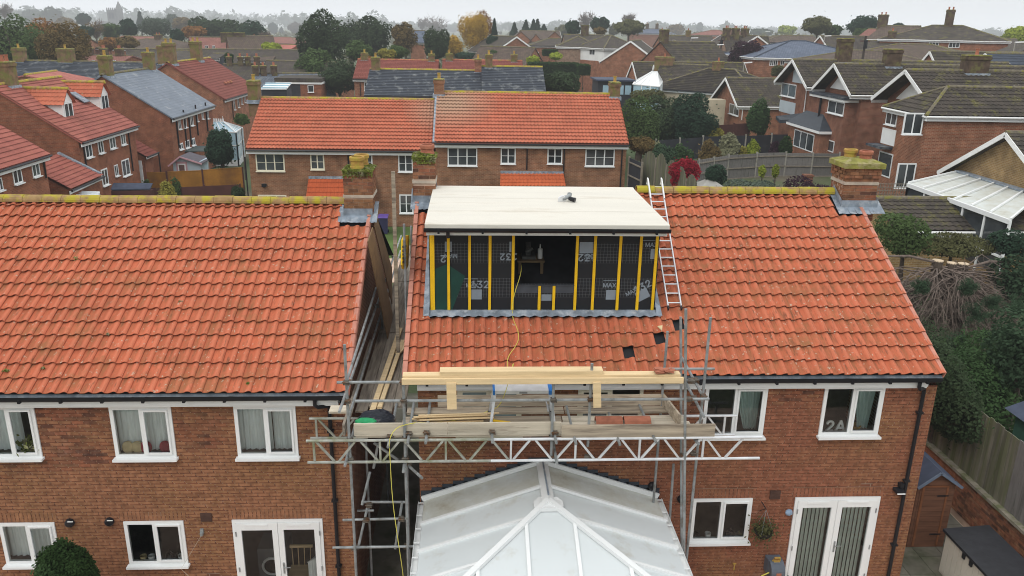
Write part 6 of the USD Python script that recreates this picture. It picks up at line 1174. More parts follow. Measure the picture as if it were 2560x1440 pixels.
plN4 = (A(25.7, 0, 0), A(-1, 0, 0)); r = A(25.66, 63.7, 0); N4.part('gable_panel', MB().prism([(25.66, 62.7, 7.7), (25.66, 64.8, 7.7), (25.66, 64.8, 8.55), (25.66, 63.7, 9.15), (25.66, 62.7, 8.6)], (-.03, 0, 0)), K['render_grey'])
wpx(N4, 'L', 1956, 206, 1988, 246, cas=2, pl=plN4); panel_px(N4, 'L', 1951, 249, 1986, 288, 'render_grey', pl=plN4); pipe(N4, 2018, 214, 2010, 280, mt='white', pl=plN4)
chim(N4, (at(2107, 150, Y=63.7)[0], 63.7, N4.zr), (1.0, .8), 1.7, 'stack_dark', 0)
single('lean_to', MB().prism([at(1940, 290, X=24.6), at(2010, 282, X=25.6), at(2010, 298, X=25.4), at(1950, 300, X=24.5)], (0, 0, -.25)), K['slateflash'], 'low dark lean-to roof at the foot of the blue-grey clad gable', 'lean-to')
N5 = gable_left('brick bungalow with white bargeboards beside a tall evergreen', 24.4, 76.7, 7.2, 14, 4.0, 2.1, wall='wall_red', verge=.5, **RD); wpx(N5, 'L', 1825, 258, 1846, 291, cas=2); pipe(N5, 1858, 262, 1853, 300, 'F', 'white')
single('glass_porch', MB().boxp(at(1765, 300, Y=75)*A(1, 1, 0)+A(0, 0, 2), at(1815, 250, Y=75)+A(0, 1.5, 0)), K['render_cream'], 'cream glazed porch beside the bungalow gable', 'porch')
# yellow brick house and glass lean-to at the right edge, dark tiled garage
NY = gable_left('yellow brick gable house at the right edge with white bargeboards', 24.4, 35.2, 7.25, 9, 4.4, 2.4, wall='wall_yellow', verge=.45, **RD)
LT = Thing('glass_lean_to', 'white-framed lean-to with a dirty polycarbonate roof at the right edge', 'lean-to', (22, 35, 1.9)); t1, t2 = at(2395, 430, X=24.2), at(2600, 480, X=24.2); b1, b2 = at(2271, 459, X=20.6), at(2535, 508, X=20.6); b2[2] = b1[2]; t2[2] = t1[2]
for k in range(6):
    f0, f1 = k/6, (k+1)/6; LT.part('roof_panel', MB().quad(b1+(b2-b1)*f0, b1+(b2-b1)*f1, t1+(t2-t1)*f1, t1+(t2-t1)*f0), K['polydirty'])
for k in range(7): f0 = k/6; LT.part('roof_bar', MB().bar(b1+(b2-b1)*f0+A(0, 0, .05), t1+(t2-t1)*f0+A(0, 0, .05), .07, .08), K['upvc'])
LT.part('eaves_beam', MB().bar(b1+A(-.03, 0, -.06), b2+A(-.03, 0, -.06), .1, .18), K['upvc']); LT.part('lead_flashing', MB().bar(t1+A(0, 0, .05), t2+A(0, 0, .05), .35, .08), K['lead'])
for s0, s1 in ((b1, b2), (b1, t1)):
    n = 5
    for k in range(n+1): p = s0+(s1-s0)*k/n; LT.part('post', MB().box((p[0], p[1], (p[2]+1.9)/2), (.09, .09, p[2]-1.9)), K['upvc'])
    LT.part('wall_glass', MB().quad(s0*A(1, 1, 0)+A(0, 0, 2.6), s1*A(1, 1, 0)+A(0, 0, 2.6), s1-A(0, 0, .1), s0-A(0, 0, .1)), K['farglass']); LT.part('transom', MB().bar(s0*A(1, 1, 0)+A(0, 0, 3.3), s1*A(1, 1, 0)+A(0, 0, 3.3), .09, .09), K['upvc']); LT.part('base_wall', MB().quad(s0*A(1, 1, 0)+A(0, 0, 1.5), s1*A(1, 1, 0)+A(0, 0, 1.5), s1*A(1, 1, 0)+A(0, 0, 2.6), s0*A(1, 1, 0)+A(0, 0, 2.6)), K['wall_yellow'], uv=True)
NG_ = hpx('low garage with a mossy dark tiled roof and yellow brick wall', (2190, 503, 33.2), (2500, 501, 33.2), 574, 2.0, wall='wall_yellow', roof='tile_dark', gauge=.3, wave=.3, amp=.035, ridge='ridge_dark', gutter='white', name='garage', cat='garage')
# ------------------------------------------------------------ houses further off, right half
H_ = [
 (hpx, 'long dark-roofed bungalow behind the white conservatory', (1655, 162, 90), (1770, 166, 88), 214, 4.6, dict(wall='render_cream', roof='tile_dark', gauge=.36, wave=.3, amp=.03, gutter='black')),
 (hpx, 'brown hip-roofed bungalow joined to the dark-roofed one', (1772, 172, 86), (1838, 178, 84), 228, 4.4, dict(wall='render_cream', roof='tile_brown', hip=(1, 1), gauge=.36)),
 (hdir, 'small red gable with white bargeboards left of the white conservatory', (1583, 157, 96), 80, 14, 2.4, 2.6, dict(wall='wall_red', roof='tile_dark', barge='white', gauge=.36)),
 (hdir, 'small white gable above the white conservatory roof', (1637, 164, 92), 85, 5, 1.5, 2.6, dict(wall='render_white', roof='tile_dark', barge='white')),
 (hpx, 'two-gabled red brick house with brown roof below the dark conifers', (1300, 77, 190), (1398, 79, 190), 98, 5, dict(wall='wall_red', roof='tile_brown', barge='white')),
 (hdir, 'left front gable of the two-gabled red brick house', (1302, 79, 184), 0, 6, 4.2, 3.6, dict(wall='wall_red', roof='tile_brown')),
 (hdir, 'small middle front gable of the two-gabled red brick house', (1340, 86, 184), 0, 5, 1.9, 2.2, dict(wall='wall_red', roof='tile_brown')),
 (hdir, 'right front gable of the two-gabled red brick house', (1387, 80, 184), 0, 6, 4.6, 4.0, dict(wall='wall_red', roof='tile_brown')),
 (hdir, 'red brick house with a white-edged gable turned to the viewer', (1291, 93, 140), -25, 10, 4.0, 2.4, dict(wall='wall_red', roof='tile_darkfar', barge='white')),
 (hdir, 'windowless red brick garage gable in front of the white-edged gable', (1337, 121, 122), -60, 9, 3.6, 2.6, dict(wall='wall_red', roof='tile_brown', name='garage', cat='garage')),
 (hpx, 'dark-roofed annexe between the red brick houses', (1372, 99, 150), (1402, 96, 150), 115, 3.5, dict(wall='wall_red', roof='tile_darkfar', hip=(1, 0))),
 (hpx, 'two-storey house behind the mottled brick wall, dark roof', (1410, 87, 140), (1508, 90, 140), 118, 4.5, dict(wall='wall_tan', roof='tile_darkfar')),
 (hpx, 'house with a mottled pale brick end wall and hipped roof', (1445, 92, 132), (1446, 92, 130), 115, 3.2, dict(wall='wall_tan', roof='tile_darkfar', hip=(1, 1), gutter='white')),
 (hpx, 'white rendered house with a hipped dark roof', (1518, 90, 126), (1528, 90, 125), 119, 3.2, dict(wall='render_white', roof='tile_darkfar', hip=(1, 1), gutter='white')),
 (hdir, 'tall red brick gable house with white bargeboards and roof sloping left', (1577, 104, 112), 20, 9, 3.9, 2.6, dict(wall='wall_red', roof='tile_darkfar', barge='white', gutter='white')),
 (hdir, 'dark red brick gable with a mossy roof and tall chimney', (1652, 106, 104), 62, 9, 4.6, 3.2, dict(wall='wall_dark', roof='tile_dark', gauge=.36)),
 (hpx, 'long dark roof behind the street lamp on the right', (1650, 90, 150), (1778, 92, 150), 122, 5, dict(wall='wall_red', roof='tile_darkfar')),
 (hdir, 'brick gable with white bargeboards below the long dark roof', (1691, 104, 132), 10, 8, 2.8, 2.2, dict(wall='wall_red', roof='tile_darkfar', barge='white')),
 (hdir, 'steep tan brick gable house with a dark green roof', (1808, 91, 128), 75, 8, 2.8, 4.2, dict(wall='wall_tan', roof='tile_darkfar')),
 (hdir, 'brick gable with white bargeboards behind the purple tree', (1893, 91, 126), -15, 10, 4.5, 2.6, dict(wall='wall_red', roof='tile_darkfar', barge='white')),
 (hpx, 'bungalow with a blue-grey hipped tile roof right of the purple tree', (1976, 104, 104), (2014, 105, 104), 147, 6.5, dict(wall='wall_red', roof='slate_blue', hip=(1, 1), gutter='white', ridge='slate_blue')),
 (hpx, 'brown roof behind the blue-grey tiled bungalow', (1952, 90, 140), (2030, 91, 140), 108, 5, dict(wall='wall_red', roof='tile_brown', hip=(1, 0))),
 (hdir, 'dark gable with pale edges right of the blue-grey roof', (2052, 91, 122), 80, 12, 3.6, 2.6, dict(wall='wall_dark', roof='tile_darkfar', barge='white')),
 (hpx, 'low dark roof in front of the rightmost lamp post', (2060, 92, 135), (2150, 94, 135), 110, 5, dict(wall='wall_red', roof='tile_darkfar')),
 (hpx, 'pale-walled house with a purple-grey roof on the right skyline', (2172, 74, 128), (2214, 73, 126), 102, 4.5, dict(wall='render_white', roof='tile_redfar')),
 (hpx, 'white rendered house with a brown roof on the right skyline', (2207, 66, 122), (2300, 67, 118), 99, 5, dict(wall='render_white', roof='tile_brown', gutter='white')),
 (hpx, 'large brick house with a hipped dark roof on the right skyline', (2330, 66, 108), (2408, 66, 106), 101, 5.4, dict(wall='wall_red', roof='tile_dark', hip=(1, 1), gutter='white')),
 (hpx, 'dark roof in front of the pale-walled house on the right', (2172, 104, 108), (2240, 104, 106), 150, 6, dict(wall='wall_red', roof='tile_darkfar', hip=(0, 1))),
 (hpx, 'brown roof with a pale hip edge in front of the large hipped house', (2246, 113, 94), (2330, 113, 92), 150, 6, dict(wall='wall_red', roof='tile_brown', hip=(1, 1))),
 (hdir, 'small brick gable with white bargeboards and mossy roof running right', (2327, 131, 76), 88, 9, 2.2, 1.9, dict(wall='wall_dark', roof='tile_dark', barge='white', gauge=.36)),
 (hdir, 'white-boarded gable with a dark tiled roof at the right edge', (2466, 136, 74), 88, 14, 2.9, 2.3, dict(wall='render_white', roof='slate_blue', barge='white', gauge=.36)),
 (hpx, 'dark hipped roof at the far right edge', (2450, 98, 120), (2540, 98, 118), 125, 6, dict(wall='render_cream', roof='tile_darkfar', hip=(1, 0))),
 (hpx, 'dark roof cut by the right edge below the lime tree', (2545, 110, 96), (2600, 110, 94), 135, 6, dict(wall='wall_dark', roof='tile_darkfar')),
 (hpx, 'mossy brown roof behind the stained stack of the right-hand gables', (2130, 128, 88), (2200, 130, 88), 165, 5, dict(wall='wall_red', roof='tile_brown', hip=(1, 1))),
 (hpx, 'pink-roofed house in the haze beyond the street', (1780, 76, 260), (1800, 76, 258), 88, 5, dict(wall='wall_red', roof='tile_redfar', hip=(1, 1))),
 (hpx, 'pair of pale red roofs in the haze on the skyline', (1818, 76, 270), (1850, 77, 268), 90, 5, dict(wall='wall_red', roof='tile_redfar')),
 (hpx, 'grey-blue roofed house with two chimneys in the haze', (1612, 72, 300), (1650, 73, 298), 84, 5, dict(wall='wall_dark', roof='slate_blue', hip=(1, 1))),
 # left half
 (hpx, 'pinkish-red roof left of the church in the distance', (306, 91, 170), (392, 93, 168), 112, 6, dict(wall='wall_red', roof='tile_redfar')),
 (hpx, 'brown hipped roof right of the orange trees', (365, 99, 155), (425, 99, 153), 124, 6, dict(wall='wall_red', roof='tile_brown', hip=(1, 1))),
 (hpx, 'purple-brown roofed house at the foot of the brown tree, left', (203, 98, 150), (226, 98, 150), 122, 5, dict(wall='wall_red', roof='tile_brown', hip=(1, 0))),
 (hdir, 'dark-roofed brick gable house with a white rooflight', (316, 124, 118), 68, 9, 4.4, 2.7, dict(wall='wall_red', roof='tile_darkfar')),
 (hpx, 'brown and charcoal roof joined to the dark gable house', (386, 128, 120), (478, 127, 118), 153, 5, dict(wall='wall_mid', roof='tile_darkfar', hip=(0, 1))),
 (hdir, 'pink brick gable house with a grey-red roof in the left middle', (474, 94, 150), 66, 8, 4.8, 2.5, dict(wall='wall_red', roof='tile_redfar')),
 (hpx, 'small pink-roofed house beside the steep dark roof', (540, 101, 160), (556, 101, 158), 114, 3, dict(wall='wall_red', roof='tile_redfar', hip=(1, 1))),
 (hdir, 'big steep dark brown roof with two wide chimneys', (568, 90, 136), 70, 7, 6.6, 4.4, dict(wall='wall_dark', roof='tile_brown')),
 (hdir, 'long charcoal roof with a red brick gable at its left end', (475, 124, 118), 76, 17, 4.2, 2.4, dict(wall='wall_mid', roof='tile_darkfar')),
 (hpx, 'orange-red roofed house behind the lime tree', (634, 112, 140), (742, 113, 138), 131, 4.2, dict(wall='wall_mid', roof='tile_pink')),
 (hpx, 'hazy brown roof behind the orange-red one', (690, 93, 230), (728, 94, 228), 108, 6, dict(wall='wall_red', roof='tile_redfar', hip=(1, 1))),
 (hpx, 'brown-roofed outhouse below the orange-red roof', (622, 138, 120), (690, 138, 120), 152, 3, dict(wall='wall_mid', roof='tile_brown')),
 (hdir, 'red brick gable end with a mossy verge left of the big dark tree', (668, 153, 102), 105, 9, 4.8, 2.6, dict(wall='wall_red', roof='tile_darkfar')),
 (hdir, 'dark slate roof with tall chimneys in the old terrace', (636, 186, 92), 70, 8, 4.2, 2.4, dict(wall='wall_dark', roof='slate')),
 (hdir, 'old terrace roof crowded with chimneys beside the red roof', (560, 162, 100), 70, 12, 4.0, 2.2, dict(wall='wall_dark', roof='tile_darkfar')),
 (hpx, 'low terrace with red roofs behind the grey slate terrace', (215, 140, 105), (330, 141, 105), 158, 4, dict(wall='wall_mid', roof='tile_redfar')),
 (hpx, 'black boarded building with a curved hedge beside it', (535, 136, 104), (562, 136, 104), 147, 3, dict(wall='slateflash', roof='tile_darkfar')),
 (hpx, 'small bright red roof just behind the dormer house', (64, 193, 68), (140, 178, 74), 205, 3, dict(wall='wall_red', roof='tile_pink', ridge='ridge')),
 (hpx, 'grey roofed house with one window among the autumn trees', (1030, 78, 150), (1062, 78, 150), 106, 4, dict(wall='wall_red', roof='slate_blue')),
]
made = {}
for f, label, *a in H_:
    kw = a.pop(); T = f(label, *a, **kw) if f is hpx else f(label, a[0], a[1], a[2], a[3], a[4], **kw); made[label] = T
def fw(key, wins, face='F', **k):
    T = next(v for q, v in made.items() if q.startswith(key))
    for w in wins: wpx(T, face, *w[:4], cas=w[4] if len(w) > 4 else 2, sill=False, **k)
    return T
def fch(key, pxs, s=(.8, .8), h=1.1, mat='stack', pots=1):
    T = next(v for q, v in made.items() if q.startswith(key))
    for px in pxs:
        best = min(np.linspace(-.02, 1.02, 60), key=lambda f: abs(project(T.R1+(T.R2-T.R1)*f)[0]-px)); chim(T, T.R1+(T.R2-T.R1)*best, s, h, mat, pots, lead=False)
fw('large brick house', [(2323, 105, 2346, 118, 3), (2373, 105, 2398, 120, 3)]); fch('large brick house', [2371], (1.0, .9), 2.0, 'stack_dark', 2); fch('white rendered house with a brown', [2203], (1.2, .9), 1.6, 'stack_dark', 2)
fw('mottled brick', [], 'F') if any(q.startswith('mottled brick') for q in made) else None
WH = fw('white rendered house with a hip', [(1474, 122, 1487, 138, 2)]); q = at(1500, 152, Y=123)[2]; WH.part('brick_base', MB().box(((WH.E1+WH.E2)/2+A(0, 0, (q+WH.zb)/2-WH.zr)), (np.linalg.norm(WH.E2-WH.E1)+.06, 2*WH.w+.06, q-WH.zb), np.array([WH.e, WH.n, A(0, 0, 1)])), K['wall_red'], uv=True); fw('tall red brick gable', [(1512, 140, 1517, 153, 1)], 'R') if False else None
fw('bungalow with a blue-grey', [(1925, 148, 1943, 165, 4), (1952, 150, 1960, 163, 2)]); fw('orange-red roofed', [(702, 133, 712, 141), (725, 134, 735, 142), (703, 150, 714, 158)]); fw('brown and charcoal', [(432, 155, 438, 164), (447, 154, 457, 162)]); fw('long charcoal roof', [(592, 142, 598, 152), (604, 140, 611, 150), (520, 140, 526, 150)])
fw('pink brick gable', [(512, 114, 521, 121), (530, 114, 538, 121)]); fw('low terrace', [(230, 150, 238, 157), (280, 150, 290, 157)]); fw('black boarded', [(541, 145, 549, 153)]); fw('long dark-roofed', [(1688, 222, 1720, 250, 2)])
fch('dark red brick gable', [1660], (.9, .8), 1.5, 'stack_dark', 0); fch('big steep dark', [568, 596], (2.0, .7), .5, 'stack_dark', 0); fch('dark slate roof with', [640, 660, 684], (.6, .9), .9, 'stack_dark', 2); fch('old terrace roof', [572, 600, 622, 645], (.6, .9), .9, 'stack_dark', 2); fch('low terrace', [225, 262, 300], (.7, 1.0), .9, 'stack_dark', 2); fch('steep tan', [1815, 1838, 1862], (.9, .9), 1.2, 'stack_dark', 2); fch('long dark roof behind', [1655, 1720], (.8, .8), 1.0); fch('two-storey house behind', [1462], (1.2, .9), 1.6, 'stack_dark', 0); fch('orange-red roofed', [637], (.7, .7), 1.2); fch('grey-blue roofed', [1618, 1642], (1, 1), 1.8, 'stack_dark', 1); fch('brown hipped roof right', [396], (1.2, .8), .8, 'stack_dark', 2); fch('dark roof in front of the pale', [2228], (.9, .9), 1.3, 'stack_dark', 1); fch('small brick gable with white barge', [], ())
fch('long dark-roofed', [1660], (2.0, .9), .8); fch('brown hip-roofed', [1795], (.9, .9), .8)
# white hexagonal conservatory, white cabin
q = [at(1582, 212, Y=79), at(1648, 218, Y=79), at(1656, 205, Y=83), at(1588, 203, Y=83)]; T = glasshouse('white-roofed conservatory with a pointed top on the right', q, 0, 4.2, (at(1630, 180, Y=81), at(1642, 180, Y=81)), False)
for c in stage.GetPrimAtPath(T.path).GetChildren():
    if c.GetName().startswith('roof_glass'): UsdShade.MaterialBindingAPI(c).Bind(K['white'])
c = at(1540, 205, z=2.2); CB = Thing('white_cabin', 'white flat-roofed garden cabin beyond the black fence', 'cabin', (c[0], c[1], 1)); x0, x1 = at(1508, 190, Y=c[1])[0], at(1570, 190, Y=c[1])[0]; zt = at(1540, 188, Y=c[1])[2]
CB.part('wall', MB().boxp(A(x0+.2, c[1], .8), A(x1-.2, c[1]+5, zt)), K['white']); CB.part('roof', MB().boxp(A(x0, c[1]-.4, zt), A(x1, c[1]+5.4, zt+.2)), K['white']); CB.part('door', MB().boxp(A(x0+1.5, c[1]-.03, .9), A(x0+3.2, c[1]-.005, zt-.4)), K['farglass'])
BB = Thing('black_outbuilding', 'black boarded outbuilding with white glazing behind the pantiled pair', 'outbuilding', at(1560, 232, z=1)); c = at(1560, 232, Y=82); x0, x1, zt = at(1495, 215, Y=82)[0], at(1582, 215, Y=82)[0], at(1540, 203, Y=82)[2]
BB.part('wall', MB().boxp(A(x0, 82, .4), A(x1, 86, zt)), K['fence_black']); BB.part('roof', MB().boxp(A(x0-.2, 81.7, zt), A(x1+.2, 86.3, zt+.15)), roofb)
for k in range(5): BB.part('pane', MB().boxp(A(x0+.5+k*.75, 81.96, zt-1.3), A(x0+1.1+k*.75, 81.99, zt-.4)), K['skyglass'])
T = Thing('flat_roofed_store', 'low brick store with a black flat roof behind the left chimney', 'store', at(740, 236, Y=88)); x0, x1, xm, zt = at(692, 210, Y=88)[0], at(802, 210, Y=88)[0], at(750, 210, Y=88)[0], at(740, 210, Y=88)[2]
T.part('wall', MB().boxp(A(xm, 88, -.2), A(x1, 92, zt)), K['wall_mid'], uv=True); T.part('shutter', MB().boxp(A(x0, 88, -.2), A(xm, 92, zt)), K['fence_black']); T.part('fascia', MB().boxp(A(x0-.1, 87.9, zt), A(x1+.1, 92, zt+.22)), K['white']); T.part('roof', MB().boxp(A(x0-.2, 87.85, zt+.22), A(x1+.1, 96, zt+.6)), K['tile_darkfar'], uv=True); wpx(T, 'F', 769, 213, 785, 231, cas=1, transom=None, pl=(A(0, 88, 0), A(0, -1, 0)))
T = Thing('canopy', 'white ribbed canopy roof beside the left end chimney', 'canopy', at(680, 230, Y=70)); a, b = at(652, 224, Y=70), at(716, 224, Y=70); T.part('roof', MB().prism([a, b, b+A(0, 2.2, .35), a+A(0, 2.2, .35)], (0, 0, .08)), K['upvc']); T.part('frame', MB().boxp(A(a[0], 70.1, 0), A(b[0], 72, a[2]-.05)), K['fence_black'])
for k in range(3): T.part('rib', MB().boxp(A(a[0], 70+.1+k*.8, a[2]+.1+k*.13), A(b[0], 70.25+k*.8, a[2]+.2+k*.13)), K['skyglass'])
# church in the mist
CH = Thing('church', 'grey stone church tower with a thin spire in the mist', 'church', (-371, 900, 0)); y = 900; x0, x1 = at(268, 40, Y=y)[0], at(289, 40, Y=y)[0]; zt = at(283, 24, Y=y)[2]; w = x1-x0
CH.part('tower', MB().boxp(A(x0, y, 0), A(x1, y+w, zt)), K['stone'])
for k in range(5): CH.part('battlement', MB().boxp(A(x0+k*w/4.5, y-.1, zt), A(x0+k*w/4.5+w/9, y+.4, zt+1.8)), K['stone'])
for k in (-1, 1): CH.part('belfry_window', MB().boxp(A((x0+x1)/2+k*w*.18-1.2, y-.12, zt-9), A((x0+x1)/2+k*w*.18+1.2, y-.02, zt-3)), K['black'])
sx = at(292, 20, Y=y)[0]; CH.part('spire', MB().lathe([(4.5, zt-.5), (0.05, at(292, 2, Y=y)[2])], (sx, y+5, 0), 8), K['stone']); CH.part('turret', MB().tube((sx, y+4.1, 0), (sx, y+4.1, zt+.6), 4.0, n=8), K['stone']); CH.part('nave', MB().prism([(x0-14, y+3, 0), (x0-14, y+11, 0), (x0-14, y+11, 7), (x0-14, y+7, 10), (x0-14, y+3, 7)], (14, 0, 0)), K['stone'])
# fences and garden walls on the right
fence('grey_fence', 'weathered grey panel fence with concrete posts across the right gardens', [p-A(0, 0, 1.85) for p in [at(x, y, z=3.75) for x, y in ((1700, 404), (1748, 398))]]+[p-A(0, 0, 1.85) for p in [at(x, y, z=3.75) for x, y in ((1822, 386), (1893, 382), (1966, 380), (2100, 381))]], 1.8, 'fence_grey', boards=14, rails=3, pm='timber_rail', step=1.9)
fence('black_fence', 'charcoal panel fence with pale posts in front of the evergreens', [at(x, y, z=3.75)-A(0, 0, 1.8) for x, y in ((1640, 350), (1700, 346), (1758, 341))]+[at(x, y, z=3.75)-A(0, 0, 1.8) for x, y in ((1865, 338), (1930, 335), (1975, 335))], 1.75, 'fence_black', boards=1, step=2.6, ph=.12)
fence('black_fence', 'pair of tall black mesh panels against the pantiled pair', [at(1574, 388, Y=46.5)-A(0, 0, 2.1), at(1606, 405, Y=44.5)-A(0, 0, 2.1)], 2.0, 'fence_black', 'timber_rail', boards=1, rails=3, pm='timber_rail', step=2.2, side=1)
SC = Thing('scalloped_fence', 'weathered fence of round-topped panels running towards the ridge', 'fence', at(1670, 440, z=1)); tops = [(1606, 398), (1641, 397), (1668, 414), (1692, 430), (1717, 450), (1745, 470)]; pts = [at(x, y, Y=yy)-A(0, 0, 2.35) for (x, y), yy in zip(tops, (46, 44, 42.5, 41, 39.5, 38))]
for k in range(5):
    a, b = pts[k], pts[k+1]; L = np.linalg.norm(b-a); e = (b-a)/L; n = A(e[1], -e[0], 0); nb = 9
    for j in range(nb): f = (j+.5)/nb; h = 2.05+.45*math.sin(math.pi*f); SC.part('board', MB().box(a+e*L*f+A(0, 0, .3+h/2)+n*(.01*(j % 2)), (L/nb*1.05, .02, h), np.array([e, n, A(0, 0, 1)])), K['fence_green'])
    SC.part('post', MB().box(a+A(0, 0, 1.3), (.1, .1, 2.1), np.array([e, n, A(0, 0, 1)])), K['timber_rail']); 
# tall boarded fence above the retaining wall: single boards
FW_ = Thing('timber_fence', 'tall weathered fence of vertical boards above the brick retaining wall', 'fence', (12.12, 16, 1.3)); k = 0; y = 24.0
while y > 10:
    zt = 3.03+rng.uniform(-.025, .025); FW_.part('board', MB().boxp(A(12.06+.012*(k % 2), y-.128, 1.32), A(12.08+.012*(k % 2), y, zt)), K['fence_green' if y > 15.2 else 'fence_grey']); k += 1; y -= .132
for z in (1.55, 2.75): FW_.part('rail', MB().boxp(A(12.095, 10, z), A(12.15, 24, z+.08)), K['timber_rail'])
fence('orange_fence', 'orange timber terrace edging beyond the round shrub', [at(1445, 200, z=1.6)*A(1, 1, 0)+A(0, 0, 1), at(1500, 202, z=1.6)*A(1, 1, 0)+A(0, 0, 1)], .8, 'fence_orange', 'fence_dark', boards=1); fence('orange_fence', 'orange timber fence in front of the far dark hedge', [at(1355, 190, z=2.4)*A(1, 1, 0)+A(0, 0, 1), at(1500, 186, z=2.4)*A(1, 1, 0)+A(0, 0, 1)], 1.3, 'fence_orange', 'fence_dark', boards=1); fence('dark_fence', 'red-brown fence below the bungalow with white bargeboards', [at(1795, 312, z=4.2)-A(0, 0, 1.7), at(1875, 308, z=4.2)-A(0, 0, 1.7)], 1.7, 'fence_dark', 'fence_dark', boards=8)
# street things
def lamp(px, pyt, pyb, Y, label):
    a, b = at(px, pyt, Y=Y), at(px, pyb, Y=Y); T = Thing('street_lamp', label, 'street lamp', (a[0], Y, float(gz(a[0], Y)))); T.part('pole', MB().tube((a[0], Y, float(gz(a[0], Y))-.2), a, .09, .05, 8), K['concrete']); T.part('lamp_head', MB().bar(a, a+A(.9, 0, .06), .22, .12), K['white'])
lamp(1728, 95, 170, 110, 'grey street lamp in front of the long dark roof, right half'); lamp(1914, 79, 120, 170, 'grey street lamp behind the white-edged gable on the right'); lamp(1860, 157, 180, 92, 'short lamp post at the foot of the purple tree'); lamp(2062, 90, 130, 118, 'grey street lamp beside the dark gable on the right'); lamp(2538, 106, 135, 80, 'street lamp near the right edge below the lime tree'); lamp(1793, 112, 150, 112, 'grey street lamp in front of the steep tan gable')
def pole(px, pyt, pyb, Y, label): a = at(px, pyt, Y=Y); T = Thing('telegraph_pole', label, 'telegraph pole', (a[0], Y, 0)); T.part('pole', MB().tube((a[0], Y, float(gz(a[0], Y))), a, .16, .11, 8), pbr('tarred_pole_%d' % px, (.05, .04, .033), .2, 3, .9)); T.part('crossarm', MB().bar(a+A(-.5, 0, -.5), a+A(.5, 0, -.5), .1, .1), K['fence_dark']); T.part('fitting', MB().tube(a+A(0, -.15, -1.2), a+A(0, -.15, -.4), .2, n=8), K['black'])
pole(2165, 90, 150, 84, 'dark telegraph pole standing among the right-hand roofs'); pole(1805, 92, 150, 118, 'brown telegraph pole in front of the steep tan gable')
c = at(1907, 192, z=3.6); CR_ = Thing('parked_car', 'white car parked under the purple tree', 'car', (c[0], c[1], 2.5)); x, y, z0 = c[0], c[1], float(gz(c[0], c[1]))
CR_.part('body', MB().prism([(x-.9, y-2, z0+.35), (x-.9, y-2.1, z0+.8), (x-.9, y-1.0, z0+.95), (x-.9, y+2, z0+.95), (x-.9, y+2.1, z0+.35)], (1.8, 0, 0)), K['white']); CR_.part('cabin', MB().prism([(x-.82, y-1.0, z0+.95), (x-.75, y-.3, z0+1.5), (x-.75, y+1.4, z0+1.5), (x-.82, y+2, z0+.95)], (1.6, 0, 0)), K['white']); CR_.part('windscreen', MB().quad((x-.7, y-.98, z0+1.0), (x+.68, y-.98, z0+1.0), (x+.64, y-.36, z0+1.46), (x-.64, y-.36, z0+1.46)), K['skyglass'])
for s in (-1, 1):
    for yy in (-1.3, 1.3): CR_.part('wheel', MB().tube((x+s*.75, y+yy, z0+.32), (x+s*.92, y+yy, z0+.32), .32, n=14), K['black'])
# garden things on the right
c = at(1775, 468, z=2.4); PG = Thing('gazebo', 'pale grey pyramid gazebo roof beyond the right ridge', 'gazebo', (c[0], c[1], .3)); ap = at(1775, 444, Y=c[1]); r = 1.5
PG.part('roof', MB().add([ap, (c[0]-r, c[1]-r, ap[2]-.95), (c[0]+r, c[1]-r, ap[2]-.95), (c[0]+r, c[1]+r, ap[2]-.95), (c[0]-r, c[1]+r, ap[2]-.95)], [[0, 1, 2], [0, 2, 3], [0, 3, 4], [0, 4, 1]]), pbr('grey_canvas', (.34, .33, .30), .1, 2, .8)); PG.part('finial', MB().tube(ap, ap+A(0, 0, .2), .04), K['steel'])
for sx in (-1, 1):
    for sy in (-1, 1): PG.part('post', MB().tube((c[0]+sx*(r-.05), c[1]+sy*(r-.05), .2), (c[0]+sx*(r-.05), c[1]+sy*(r-.05), ap[2]-.95), .03), K['steel'])
c = at(2020, 440, z=2.5); single('brick_pier', MB().boxp(A(c[0]-.25, c[1]-.25, c[2]-1.5), A(c[0]+.25, c[1]+.25, c[2])).boxp(A(c[0]-.3, c[1]-.3, c[2]), A(c[0]+.3, c[1]+.3, c[2]+.1)), K['wall_dark'], 'short brick pier with a pale cap below the grey fence', 'pier', uv=True)
TR = Thing('trellis', 'grey timber trellis fence beside the right-hand chimney', 'trellis', at(2250, 480, z=2)); a, b = at(2196, 458, Y=38), at(2268, 462, Y=38)
for k in range(12): f = k/11; p = a+(b-a)*f; TR.part('slat', MB().boxp(A(p[0]-.015, 38, p[2]-.75), A(p[0]+.015, 38.02, p[2])), K['timber_rail'])
for k in range(5): TR.part('slat', MB().boxp(A(a[0], 37.98, a[2]-.72+k*.17), A(b[0], 37.999, a[2]-.69+k*.17)), K['timber_rail'])
TR.part('panel', MB().boxp(A(a[0]-.3, 38.02, a[2]-1.9), A(b[0]+.1, 38.05, a[2]-.76)), K['fence_green'])
gs = at(2552, 1010, X=13.5); T = Thing('green_shed', 'corner of a green shed behind the tall fence at the right edge', 'shed', (14.2, gs[1], 1.4)); T.part('wall', MB().boxp(A(13.3, 14.6, 1.2), A(16, 17, gs[2]-.1)), pbr('dark_green_boards', (.04, .10, .07), .15, 3, .7)); T.part('roof', MB().prism([(13.1, 14.4, gs[2]-.1), (14.6, 14.4, gs[2]+.5), (16.1, 14.4, gs[2]-.1)], (0, 2.8, 0)), roofb)
